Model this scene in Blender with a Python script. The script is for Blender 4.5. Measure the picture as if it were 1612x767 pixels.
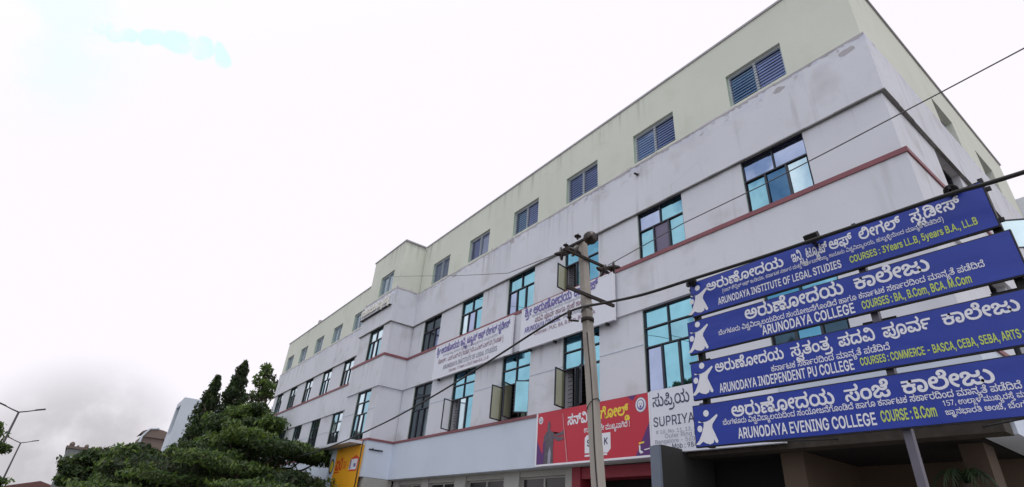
import bpy, bmesh, math, random
from mathutils import Vector, Matrix
R = math.radians
SC = bpy.context.scene
COL = SC.collection
for _o in list(bpy.data.objects):
    bpy.data.objects.remove(_o)

# ------------------------------------------------------------------ camera
_cam = bpy.data.cameras.new('camera')
_cam.sensor_fit = 'HORIZONTAL'; _cam.sensor_width = 36.0
_cam.lens = 36.0 * 846.645 / 1612.0
_cam.clip_start = 0.1; _cam.clip_end = 2000
cam = bpy.data.objects.new('camera', _cam); COL.objects.link(cam)
_right = Vector((0.6050610, 0.7932397, 0.0683516))
_down = Vector((-0.3505738, 0.3425163, -0.8716540))
_fwd = Vector((-0.7148420, 0.5034416, 0.4853323))
_m = Matrix((_right, -_down, -_fwd)).transposed().to_4x4()
_m.translation = Vector((0, 0, 2.5))
cam.matrix_world = _m
SC.camera = cam

# ------------------------------------------------------------------ world: overcast sky
SUN_EL, SUN_AZ = R(64), R(110)      # azimuth measured from +Y clockwise
W = bpy.data.worlds.new('World'); SC.world = W; W.use_nodes = True
nt = W.node_tree; N = nt.nodes; L = nt.links
for n in list(N): N.remove(n)
out = N.new('ShaderNodeOutputWorld'); bg = N.new('ShaderNodeBackground')
bg.inputs['Strength'].default_value = 0.1
L.new(bg.outputs[0], out.inputs[0])
sky = N.new('ShaderNodeTexSky'); sky.sky_type = 'NISHITA'; sky.sun_disc = False
sky.sun_elevation = SUN_EL; sky.sun_rotation = SUN_AZ; sky.air_density = 1.0; sky.dust_density = 1.0
tc = N.new('ShaderNodeTexCoord')
def wmath(op, a, b=None, clamp=False):
    n = N.new('ShaderNodeMath'); n.operation = op; n.use_clamp = clamp
    for i, v in enumerate((a, b)):
        if v is None: continue
        if hasattr(v, 'is_linked') or hasattr(v, 'links'): L.new(v, n.inputs[i])
        else: n.inputs[i].default_value = v
    return n.outputs[0]
def wnoise(scale, detail=5, rough=0.55, stretch=(1, 1, 1)):
    mp = N.new('ShaderNodeMapping'); mp.inputs['Scale'].default_value = stretch
    L.new(tc.outputs['Generated'], mp.inputs[0])
    n = N.new('ShaderNodeTexNoise'); n.inputs['Scale'].default_value = scale
    n.inputs['Detail'].default_value = detail; n.inputs['Roughness'].default_value = rough
    L.new(mp.outputs[0], n.inputs['Vector']); return n.outputs['Fac']
def wwarp(amount, scale):
    n = N.new('ShaderNodeTexNoise'); n.inputs['Scale'].default_value = scale; n.inputs['Detail'].default_value = 5
    L.new(tc.outputs['Generated'], n.inputs['Vector'])
    s = N.new('ShaderNodeVectorMath'); s.operation = 'SUBTRACT'; L.new(n.outputs['Color'], s.inputs[0]); s.inputs[1].default_value = (.5, .5, .5)
    k = N.new('ShaderNodeVectorMath'); k.operation = 'SCALE'; L.new(s.outputs[0], k.inputs[0]); k.inputs['Scale'].default_value = amount
    a = N.new('ShaderNodeVectorMath'); a.operation = 'ADD'; L.new(tc.outputs['Generated'], a.inputs[0]); L.new(k.outputs[0], a.inputs[1])
    return a.outputs[0]
def wlobe(d, r_in, r_out, vec=None):
    """1 inside r_in degrees of direction d, 0 outside r_out."""
    d = Vector(d).normalized()
    dp = N.new('ShaderNodeVectorMath'); dp.operation = 'DOT_PRODUCT'
    nm = N.new('ShaderNodeVectorMath'); nm.operation = 'NORMALIZE'
    L.new(vec or tc.outputs['Generated'], nm.inputs[0]); L.new(nm.outputs[0], dp.inputs[0])
    dp.inputs[1].default_value = d
    mr = N.new('ShaderNodeMapRange'); mr.interpolation_type = 'SMOOTHSTEP'
    mr.inputs['From Min'].default_value = math.cos(R(r_out)); mr.inputs['From Max'].default_value = math.cos(R(r_in))
    L.new(dp.outputs['Value'], mr.inputs['Value']); return mr.outputs[0]
def wramp(v, a, b):
    mr = N.new('ShaderNodeMapRange'); mr.interpolation_type = 'SMOOTHSTEP'
    mr.inputs['From Min'].default_value = a; mr.inputs['From Max'].default_value = b
    L.new(v, mr.inputs['Value']); return mr.outputs[0]
def wmix(f, a, b):
    n = N.new('ShaderNodeMix'); n.data_type = 'RGBA'
    if isinstance(f, float): n.inputs[0].default_value = f
    else: L.new(f, n.inputs[0])
    for i, v in ((6, a), (7, b)):
        if isinstance(v, tuple): n.inputs[i].default_value = v
        else: L.new(v, n.inputs[i])
    return n.outputs[2]
# cloud deck: bright white, slightly pink, with soft grey bodies
CLOUD = (9.95, 9.6, 10.3, 1)
cl = wmix(wmath('MULTIPLY', wramp(wnoise(2.2, 6), 0.50, 0.75), 0.06), CLOUD, (8.6, 8.4, 9.0, 1))
# brighter sky lobe, added overhead and behind the camera to light the front walls
cl = wmix(wlobe((0.35, -0.62, 0.70), 25, 85), cl, (12.2, 12.0, 12.3, 1))
# lower, darker cloud bank far down the road
bank = wmath('MULTIPLY', wlobe((-0.9985, -0.003, 0.045), 0.5, 9.5), wramp(wnoise(7.0, 6), 0.24, 0.58))
cl = wmix(wmath('MULTIPLY', bank, 0.8), cl, (4.7, 4.55, 4.75, 1))
# openings of blue: a pale one and a thin streak high over the road, a wide one behind the camera
gap = wmath('MULTIPLY', wlobe((-0.786, -0.265, 0.56), 2, 10), wramp(wnoise(7, 5, 0.5), 0.40, 0.62))
streak = None; warped = wwarp(0.07, 11.0)
for _p, _r in (((-0.779, -0.185, 0.597), 0.8), ((-0.781, -0.165, 0.602), 1.0), ((-0.781, -0.145, 0.607), 1.0), ((-0.780, -0.12, 0.614), 1.25), ((-0.779, -0.095, 0.619), 1.3), ((-0.778, -0.07, 0.624), 1.05), ((-0.776, -0.045, 0.630), 1.0)):
    _l = wlobe(_p, 0.1, _r, warped); streak = _l if streak is None else wmath('MAXIMUM', streak, _l)
streak = wmath('MULTIPLY', wramp(streak, 0.02, 0.75), wramp(wnoise(16, 5, 0.6), 0.30, 0.56))
gap = wmath('MAXIMUM', wmath('MULTIPLY', gap, 0.5), wmath('MULTIPLY', streak, 1.0), True)
wide = wmath('MULTIPLY', wlobe((-0.36, -0.74, 0.56), 13, 24), wramp(wnoise(4.5, 6), 0.56, 0.44))
blue = wmix(0.35, sky.outputs[0], (2.0, 6.0, 9.8, 1))
cl = wmix(wmath('MULTIPLY', gap, 0.72), cl, (7.0, 10.0, 10.3, 1))
cl = wmix(wmath('MULTIPLY', wide, 0.85), cl, blue)
L.new(cl, bg.inputs['Color'])

_sun = bpy.data.lights.new('sun', 'SUN'); _sun.energy = 0.5; _sun.angle = R(14); _sun.color = (1.0, 0.95, 0.9)
sun = bpy.data.objects.new('sun', _sun); COL.objects.link(sun)
_sd = Vector((math.sin(SUN_AZ) * math.cos(SUN_EL), math.cos(SUN_AZ) * math.cos(SUN_EL), math.sin(SUN_EL)))
sun.rotation_euler = (-_sd).to_track_quat('-Z', 'Y').to_euler()
SC.view_settings.view_transform = 'Standard'; SC.view_settings.look = 'None'
SC.view_settings.gamma = 1; SC.view_settings.use_curve_mapping = False
SC.view_settings.exposure = 0.0

# ------------------------------------------------------------------ materials
def newmat(name):
    m = bpy.data.materials.new(name); m.use_nodes = True
    return m, m.node_tree.nodes, m.node_tree.links, m.node_tree.nodes['Principled BSDF']
def plain(name, col, rough=0.6, metal=0.0, noise=0.0, nscale=6.0, spec=0.4):
    m, n, l, b = newmat(name)
    b.inputs['Roughness'].default_value = rough; b.inputs['Metallic'].default_value = metal
    b.inputs['Specular IOR Level'].default_value = spec
    c = (*col, 1)
    if noise:
        t = n.new('ShaderNodeTexCoord'); tx = n.new('ShaderNodeTexNoise'); tx.inputs['Scale'].default_value = nscale
        tx.inputs['Detail'].default_value = 5
        l.new(t.outputs['Object'], tx.inputs['Vector'])
        mx = n.new('ShaderNodeMix'); mx.data_type = 'RGBA'
        mx.inputs[6].default_value = tuple(x * (1 - noise) for x in col) + (1,)
        mx.inputs[7].default_value = tuple(min(1, x * (1 + noise)) for x in col) + (1,)
        l.new(tx.outputs['Fac'], mx.inputs[0]); l.new(mx.outputs[2], b.inputs['Base Color'])
    else:
        b.inputs['Base Color'].default_value = c
    return m
def plaster(name, col, dirt, amount=0.5, streak=0.4, rough=0.85, ledges=(), salts=None):
    """painted plaster: blotches, faint vertical rain streaks, fine trowel bump."""
    m, n, l, b = newmat(name)
    b.inputs['Roughness'].default_value = rough; b.inputs['Specular IOR Level'].default_value = 0.25
    g = n.new('ShaderNodeTexCoord')
    def noise(scale, detail, st):
        mp = n.new('ShaderNodeMapping'); mp.inputs['Scale'].default_value = st
        l.new(g.outputs['Object'], mp.inputs[0])
        t = n.new('ShaderNodeTexNoise'); t.inputs['Scale'].default_value = scale; t.inputs['Detail'].default_value = detail
        l.new(mp.outputs[0], t.inputs['Vector']); return t.outputs['Fac']
    def ramp(v, a, c):
        r = n.new('ShaderNodeMapRange'); r.inputs['From Min'].default_value = a; r.inputs['From Max'].default_value = c
        l.new(v, r.inputs['Value']); return r.outputs[0]
    def mul(v, k):
        r = n.new('ShaderNodeMath'); r.operation = 'MULTIPLY'; l.new(v, r.inputs[0])
        if isinstance(k, float): r.inputs[1].default_value = k
        else: l.new(k, r.inputs[1])
        return r.outputs[0]
    def mix(f, a, c):
        x = n.new('ShaderNodeMix'); x.data_type = 'RGBA'; l.new(f, x.inputs[0])
        for i, v in ((6, a), (7, c)):
            if isinstance(v, tuple): x.inputs[i].default_value = (*v, 1)
            else: l.new(v, x.inputs[i])
        return x.outputs[2]
    base = mix(ramp(noise(0.45, 4, (1, 1, 1)), 0.35, 0.68), col, tuple(x * 0.93 for x in col))
    blot = mul(ramp(noise(1.1, 6, (1, 1, 1)), 0.56, 0.74), amount)
    stre = mul(mul(ramp(noise(3.0, 4, (1.6, 1.6, 0.10)), 0.58, 0.80), streak), ramp(noise(0.5, 2, (1, 1, 1)), 0.45, 0.6))
    c = mix(stre, mix(blot, base, dirt), tuple(x * 0.8 for x in dirt))
    if ledges or salts:
        sp = n.new('ShaderNodeSeparateXYZ'); l.new(g.outputs['Object'], sp.inputs[0]); zz = sp.outputs['Z']
        for top, reach in ledges:
            r = n.new('ShaderNodeMapRange'); r.inputs['From Min'].default_value = top - reach; r.inputs['From Max'].default_value = top
            l.new(zz, r.inputs['Value'])
            lt = n.new('ShaderNodeMath'); lt.operation = 'LESS_THAN'; lt.inputs[1].default_value = top + 0.01; l.new(zz, lt.inputs[0])
            f = mul(mul(r.outputs[0], lt.outputs[0]), mul(ramp(noise(2.2, 5, (2.6, 2.6, 0.07)), 0.50, 0.72), ramp(noise(0.35, 3, (1, 1, 0.3)), 0.44, 0.60)))
            c = mix(mul(f, 0.62), c, (0.24, 0.24, 0.24))
        v = n.new('ShaderNodeTexVoronoi'); v.feature = 'DISTANCE_TO_EDGE'; v.inputs['Scale'].default_value = 0.55
        wp = n.new('ShaderNodeTexNoise'); wp.inputs['Scale'].default_value = 1.8; wp.inputs['Detail'].default_value = 6; l.new(g.outputs['Object'], wp.inputs['Vector'])
        av = n.new('ShaderNodeMix'); av.data_type = 'RGBA'; av.inputs[0].default_value = 0.35; l.new(g.outputs['Object'], av.inputs[6]); l.new(wp.outputs['Color'], av.inputs[7])
        l.new(av.outputs[2], v.inputs['Vector'])
        c = mix(mul(mul(ramp(v.outputs['Distance'], 0.010, 0.002), ramp(noise(0.4, 2, (1, 1, 1)), 0.54, 0.64)), 0.14), c, (0.33, 0.33, 0.34))
        if salts:
            r = n.new('ShaderNodeMapRange'); r.inputs['From Min'].default_value = salts - 0.45; r.inputs['From Max'].default_value = salts
            l.new(zz, r.inputs['Value'])
            lt = n.new('ShaderNodeMath'); lt.operation = 'LESS_THAN'; lt.inputs[1].default_value = salts + 0.02; l.new(zz, lt.inputs[0])
            c = mix(mul(mul(r.outputs[0], lt.outputs[0]), ramp(noise(3.2, 7, (1, 1, 1.4)), 0.46, 0.62)), c, (0.55, 0.58, 0.72))
            c = mix(mul(mul(r.outputs[0], lt.outputs[0]), ramp(noise(5.0, 6, (1, 1, 1.6)), 0.60, 0.70)), c, (0.30, 0.30, 0.33))
    l.new(c, b.inputs['Base Color'])
    bp = n.new('ShaderNodeBump'); bp.inputs['Strength'].default_value = 0.12; bp.inputs['Distance'].default_value = 0.02
    l.new(noise(14, 5, (1, 1, 1)), bp.inputs['Height']); l.new(bp.outputs[0], b.inputs['Normal'])
    return m
def sheet(name, col):
    m, n, l, b = newmat(name)
    t = n.new('ShaderNodeTexCoord')
    def nz(sc, st, d=4):
        mp = n.new('ShaderNodeMapping'); mp.inputs['Scale'].default_value = st; l.new(t.outputs['Object'], mp.inputs[0])
        q = n.new('ShaderNodeTexNoise'); q.inputs['Scale'].default_value = sc; q.inputs['Detail'].default_value = d; l.new(mp.outputs[0], q.inputs['Vector']); return q.outputs['Fac']
    mx = n.new('ShaderNodeMix'); mx.data_type = 'RGBA'; l.new(nz(1.6, (1, 1, 2), 6), mx.inputs[0])
    mx.inputs[6].default_value = tuple(c * .82 for c in col) + (1,); mx.inputs[7].default_value = tuple(c * 1.22 + .004 for c in col) + (1,)
    l.new(mx.outputs[2], b.inputs['Base Color']); b.inputs['Roughness'].default_value = 0.36; b.inputs['Specular IOR Level'].default_value = 0.4
    bp = n.new('ShaderNodeBump'); bp.inputs['Strength'].default_value = 0.35; bp.inputs['Distance'].default_value = 0.06
    l.new(nz(1.3, (1, 1, 2.2), 2), bp.inputs['Height']); l.new(bp.outputs[0], b.inputs['Normal'])
    return m
def glass(name, tint, rough=0.02):
    """reflective tinted solar glazing."""
    m, n, l, b = newmat(name)
    b.inputs['Metallic'].default_value = 1.0; b.inputs['Roughness'].default_value = rough
    t = n.new('ShaderNodeTexCoord')
    du = n.new('ShaderNodeTexNoise'); du.inputs['Scale'].default_value = 2.3; du.inputs['Detail'].default_value = 6; l.new(t.outputs['Object'], du.inputs['Vector'])
    mx = n.new('ShaderNodeMix'); mx.data_type = 'RGBA'; l.new(du.outputs['Fac'], mx.inputs[0])
    mx.inputs[6].default_value = tuple(c * .72 for c in tint) + (1,); mx.inputs[7].default_value = tuple(min(1, c * 1.22 + .03) for c in tint) + (1,)
    l.new(mx.outputs[2], b.inputs['Base Color']); tx = n.new('ShaderNodeTexNoise'); tx.inputs['Scale'].default_value = 1.7
    l.new(t.outputs['Object'], tx.inputs['Vector'])
    bp = n.new('ShaderNodeBump'); bp.inputs['Strength'].default_value = 0.05; bp.inputs['Distance'].default_value = 0.05
    l.new(tx.outputs['Fac'], bp.inputs['Height']); l.new(bp.outputs[0], b.inputs['Normal'])
    return m
def leafmat(name, col):
    m, n, l, b = newmat(name)
    b.inputs['Roughness'].default_value = 0.5; b.inputs['Specular IOR Level'].default_value = 0.35
    b.inputs['Base Color'].default_value = (*col, 1)
    tr = n.new('ShaderNodeBsdfTranslucent'); tr.inputs[0].default_value = (col[0] * 1.3, col[1] * 1.4, col[2] * 0.8, 1)
    mx = n.new('ShaderNodeMixShader'); mx.inputs[0].default_value = 0.35
    o = n['Material Output']; l.new(b.outputs[0], mx.inputs[1]); l.new(tr.outputs[0], mx.inputs[2]); l.new(mx.outputs[0], o.inputs[0])
    return m
def clearish(name, col, k):
    m, n, l, b = newmat(name)
    b.inputs['Base Color'].default_value = (*col, 1); b.inputs['Roughness'].default_value = 0.12
    tr = n.new('ShaderNodeBsdfTransparent'); tr.inputs[0].default_value = (*[min(1, c * 1.6 + .2) for c in col], 1)
    mx = n.new('ShaderNodeMixShader'); mx.inputs[0].default_value = k
    o = n['Material Output']; l.new(b.outputs[0], mx.inputs[1]); l.new(tr.outputs[0], mx.inputs[2]); l.new(mx.outputs[0], o.inputs[0])
    return m
M = dict(
    white=plaster('white_plaster', (0.655, 0.685, 0.765), (0.47, 0.48, 0.51), 0.65, 0.6, ledges=((11.84, 1.3), (10.33, 0.9), (8.82, 1.1), (7.6, 0.8)), salts=11.86),
    green=plaster('pale_green_plaster', (0.645, 0.685, 0.62), (0.55, 0.58, 0.50), 0.5, 0.35, ledges=((14.2, 1.0), (12.0, 0.3))),
    fascia=plaster('fascia_paint', (0.59, 0.665, 0.79), (0.50, 0.56, 0.66), 0.35, 0.2),
    mortar=plaster('bare_mortar', (0.43, 0.42, 0.46), (0.27, 0.27, 0.29), 0.8, 0.3, 0.95),
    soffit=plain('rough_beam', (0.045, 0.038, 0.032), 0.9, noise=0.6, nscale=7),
    blackpost=plain('black_paint', (0.010, 0.010, 0.011), 0.7),
    maroon=plain('maroon_paint', (0.23, 0.085, 0.105), 0.6, noise=0.25, nscale=3),
    shadeline=plain('painted_shade_edge', (0.20, 0.20, 0.20), 0.9, noise=0.5, nscale=5),  # dark grey stands for the shade line under the band's step
    dark=plain('dark_interior', (0.012, 0.011, 0.012), 0.9),  # near-black colour stands for the unlit depth behind openings
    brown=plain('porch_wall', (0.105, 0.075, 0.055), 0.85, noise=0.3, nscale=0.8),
    shopgrey=plain('shop_pillar_paint', (0.34, 0.34, 0.33), 0.8, noise=0.15, nscale=2),
    shopred=plain('shop_red_paint', (0.22, 0.02, 0.035), 0.6, noise=0.15),
    fin=plain('slate_paint', (0.16, 0.19, 0.25), 0.75, noise=0.15, nscale=2),
    findark=plain('dark_cladding', (0.035, 0.035, 0.035), 0.7, noise=0.2, nscale=2),
    alu=plain('dark_aluminium', (0.045, 0.050, 0.068), 0.45, 0.3),
    paleframe=plain('pale_window_frame', (0.50, 0.55, 0.58), 0.5),
    grillbar=plain('grille_bar', (0.24, 0.29, 0.42), 0.5),
    jamb=plain('green_tinted_jamb', (0.40, 0.50, 0.42), 0.7, noise=0.1),
    cyan=glass('cyan_solar_glass', (0.20, 0.45, 0.55)),
    cyan2=glass('teal_solar_glass', (0.20, 0.41, 0.50)),
    deep=glass('deep_blue_glass', (0.05, 0.13, 0.24), 0.04),
    violet=glass('violet_glass', (0.30, 0.36, 0.52), 0.05),
    smoke=glass('smoky_glass', (0.10, 0.135, 0.15), 0.06),
    shopglass=plain('shop_glass', (0.025, 0.024, 0.026), 0.18),
    mauve=plain('purple_grey_pane', (0.15, 0.13, 0.22), 0.25),  # even purple-grey tone for a single pane
    paleg=glass('pale_glass', (0.55, 0.70, 0.76), 0.10),
    tf=glass('upper_blue_glass', (0.085, 0.12, 0.27), 0.06),
    leafglass=clearish('open_casement_glass', (0.36, 0.36, 0.25), 0.50),
    clearleaf=clearish('clear_casement_glass', (0.5, 0.52, 0.52), 0.80),
    blue=sheet('sign_blue', (0.018, 0.043, 0.33)),
    signwhite=plain('sign_white_print', (0.74, 0.76, 0.84), 0.5),
    yellow=plain('sign_yellow_print', (0.50, 0.62, 0.12), 0.5),
    flex=plain('white_flex_sheet', (0.70, 0.73, 0.84), 0.5, noise=0.04, nscale=0.7),
    purple=plain('purple_print', (0.145, 0.125, 0.38), 0.5),
    brick=plain('reddish_print', (0.25, 0.14, 0.19), 0.5),
    ink=plain('dark_print', (0.05, 0.06, 0.12), 0.5),
    greyink=plain('grey_print', (0.30, 0.31, 0.40), 0.5),
    redflex=plain('red_flex_sheet', (0.50, 0.028, 0.055), 0.5, noise=0.08, nscale=0.8),
    gold=plain('yellow_print', (0.80, 0.62, 0.06), 0.5),
    plum=plain('plum_print', (0.10, 0.03, 0.17), 0.5),
    statue=plain('bronze_print', (0.10, 0.085, 0.115), 0.5, noise=0.6, nscale=9),
    staff=plain('pink_print', (0.55, 0.22, 0.24), 0.5),
    orange=plain('orange_flex_sheet', (0.80, 0.38, 0.015), 0.5, noise=0.06, nscale=0.9),
    vermil=plain('vermilion_print', (0.62, 0.06, 0.02), 0.5),
    steel=plain('dark_steel', (0.03, 0.03, 0.036), 0.5, 0.5, noise=0.3),
    post=plain('grey_painted_steel', (0.13, 0.125, 0.16), 0.55, 0.3, noise=0.2),
    concrete=plaster('pole_concrete', (0.36, 0.335, 0.31), (0.20, 0.185, 0.17), 0.9, 0.9, 0.95),
    rust=plain('rusty_iron', (0.035, 0.028, 0.027), 0.8, 0.1, noise=0.4, nscale=9),
    porcelain=plain('brown_porcelain', (0.022, 0.013, 0.012), 0.28, noise=0.3, nscale=8),
    cable=plain('black_cable', (0.012, 0.012, 0.013), 0.55),
    thinwire=plain('grey_wire', (0.11, 0.11, 0.12), 0.5, 0.6),
    lamp=plain('lamp_pole_steel', (0.06, 0.055, 0.06), 0.5, 0.4),
    bark=plain('bark', (0.075, 0.058, 0.045), 0.9, noise=0.4, nscale=6),
    asphalt=plain('asphalt_surface', (0.06, 0.06, 0.062), 0.9, noise=0.3, nscale=3),
    paving=plain('paving_slabs', (0.34, 0.33, 0.31), 0.9, noise=0.2, nscale=2),
    earth=plain('bare_earth', (0.22, 0.19, 0.15), 0.95, noise=0.3, nscale=0.4),
    paint=plain('road_paint', (0.75, 0.75, 0.72), 0.7, noise=0.1),
    farwhite=plaster('far_white_plaster', (0.56, 0.63, 0.72), (0.45, 0.5, 0.58), 0.4, 0.3),
    farbrown=plaster('far_brown_plaster', (0.17, 0.135, 0.12), (0.10, 0.085, 0.08), 0.6, 0.3),
    fargrey=plaster('far_grey_plaster', (0.20, 0.22, 0.22), (0.13, 0.14, 0.14), 0.6, 0.3),
    tile=plain('clay_tile', (0.13, 0.065, 0.06), 0.9, noise=0.4, nscale=2),
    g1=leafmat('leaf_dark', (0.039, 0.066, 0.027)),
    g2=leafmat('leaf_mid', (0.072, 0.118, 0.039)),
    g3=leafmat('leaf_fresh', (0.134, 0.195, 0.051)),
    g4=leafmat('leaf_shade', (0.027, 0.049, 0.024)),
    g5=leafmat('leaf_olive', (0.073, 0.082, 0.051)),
)

# ------------------------------------------------------------------ mesh helpers
class MB:
    """collects shapes; build() links them as ONE mesh object."""
    def __init__(self): self.v = []; self.f = []; self.mi = []; self.mats = []; self.sm = []
    def _m(self, mat):
        if mat not in self.mats: self.mats.append(mat)
        return self.mats.index(mat)
    def face(self, pts, mat, smooth=False):
        k = len(self.v); self.v += [tuple(p) for p in pts]
        self.f.append(tuple(range(k, k + len(pts)))); self.mi.append(self._m(mat)); self.sm.append(smooth)
    def box(self, x0, x1, y0, y1, z0, z1, mat):
        if x0 > x1: x0, x1 = x1, x0
        if y0 > y1: y0, y1 = y1, y0
        k = len(self.v); i = self._m(mat)
        self.v += [(x, y, z) for z in (z0, z1) for y in (y0, y1) for x in (x0, x1)]
        for q in ((0, 2, 3, 1), (4, 5, 7, 6), (0, 1, 5, 4), (2, 6, 7, 3), (0, 4, 6, 2), (1, 3, 7, 5)):
            self.f.append(tuple(k + a for a in q)); self.mi.append(i); self.sm.append(False)
    def obox(self, p0, ux, uy, uz, mat):
        """box from corner p0 along three edge vectors."""
        p0 = Vector(p0); ux, uy, uz = Vector(ux), Vector(uy), Vector(uz); k = len(self.v); i = self._m(mat)
        self.v += [tuple(p0 + ux * a + uy * b + uz * c) for c in (0, 1) for b in (0, 1) for a in (0, 1)]
        for q in ((0, 2, 3, 1), (4, 5, 7, 6), (0, 1, 5, 4), (2, 6, 7, 3), (0, 4, 6, 2), (1, 3, 7, 5)):
            self.f.append(tuple(k + a for a in q)); self.mi.append(i); self.sm.append(False)
    def tube(self, pts, rad, mat, n=8, cap=True, smooth=True):
        pts = [Vector(p) for p in pts]; rads = rad if isinstance(rad, (list, tuple)) else [rad] * len(pts)
        k = len(self.v); i = self._m(mat)
        for j, p in enumerate(pts):
            d = (pts[min(j + 1, len(pts) - 1)] - pts[max(j - 1, 0)]).normalized()
            a = d.cross(Vector((0, 0, 1)) if abs(d.z) < 0.9 else Vector((1, 0, 0))).normalized(); b = d.cross(a)
            for t in range(n):
                w = 2 * math.pi * t / n; self.v.append(tuple(p + (a * math.cos(w) + b * math.sin(w)) * rads[j]))
        for j in range(len(pts) - 1):
            for t in range(n):
                u = (t + 1) % n
                self.f.append((k + j * n + t, k + j * n + u, k + (j + 1) * n + u, k + (j + 1) * n + t)); self.mi.append(i); self.sm.append(smooth)
        if cap:
            self.f.append(tuple(k + t for t in range(n))); self.mi.append(i); self.sm.append(False)
            self.f.append(tuple(k + (len(pts) - 1) * n + t for t in reversed(range(n)))); self.mi.append(i); self.sm.append(False)
    def lathe(self, base, axis, prof, mat, n=14):
        """prof: (distance along axis, radius)."""
        axis = Vector(axis).normalized()
        self.tube([Vector(base) + axis * (d + 1e-4 * j) for j, (d, r) in enumerate(prof)], [r for d, r in prof], mat, n)
    def poly(self, pts, thick, mat):
        """flat polygon (list of 3-D points) with thickness vector."""
        t = Vector(thick); a = [Vector(p) for p in pts]; b = [p + t for p in a]
        self.face(a, mat); self.face(list(reversed(b)), mat)
        for j in range(len(a)):
            q = (j + 1) % len(a); self.face([a[q], a[j], b[j], b[q]], mat)
    def build(self, name, parent=None):
        me = bpy.data.meshes.new(name); me.from_pydata(self.v, [], self.f)
        for m in self.mats: me.materials.append(M[m] if isinstance(m, str) else m)
        me.polygons.foreach_set('material_index', self.mi); me.polygons.foreach_set('use_smooth', self.sm)
        me.update()
        bm = bmesh.new(); bm.from_mesh(me); bmesh.ops.recalc_face_normals(bm, faces=bm.faces) if len(bm.faces) < 4000 else None
        bm.to_mesh(me); bm.free()
        o = bpy.data.objects.new(name, me); COL.objects.link(o)
        if parent is not None:
            o.parent = parent; o.matrix_parent_inverse = Matrix.Translation(parent.location).inverted() if parent.parent is None and parent.type == 'EMPTY' else Matrix()
        return o
def tag(o, label=None, cat=None, group=None, kind=None):
    if label: o['label'] = label
    if cat: o['category'] = cat
    if group: o['group'] = group
    if kind: o['kind'] = kind
    return o
def empty(name, loc, label, cat, group=None):
    o = bpy.data.objects.new(name, None); COL.objects.link(o); o.location = loc; o.empty_display_size = 0.3
    return tag(o, label, cat, group)

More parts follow.
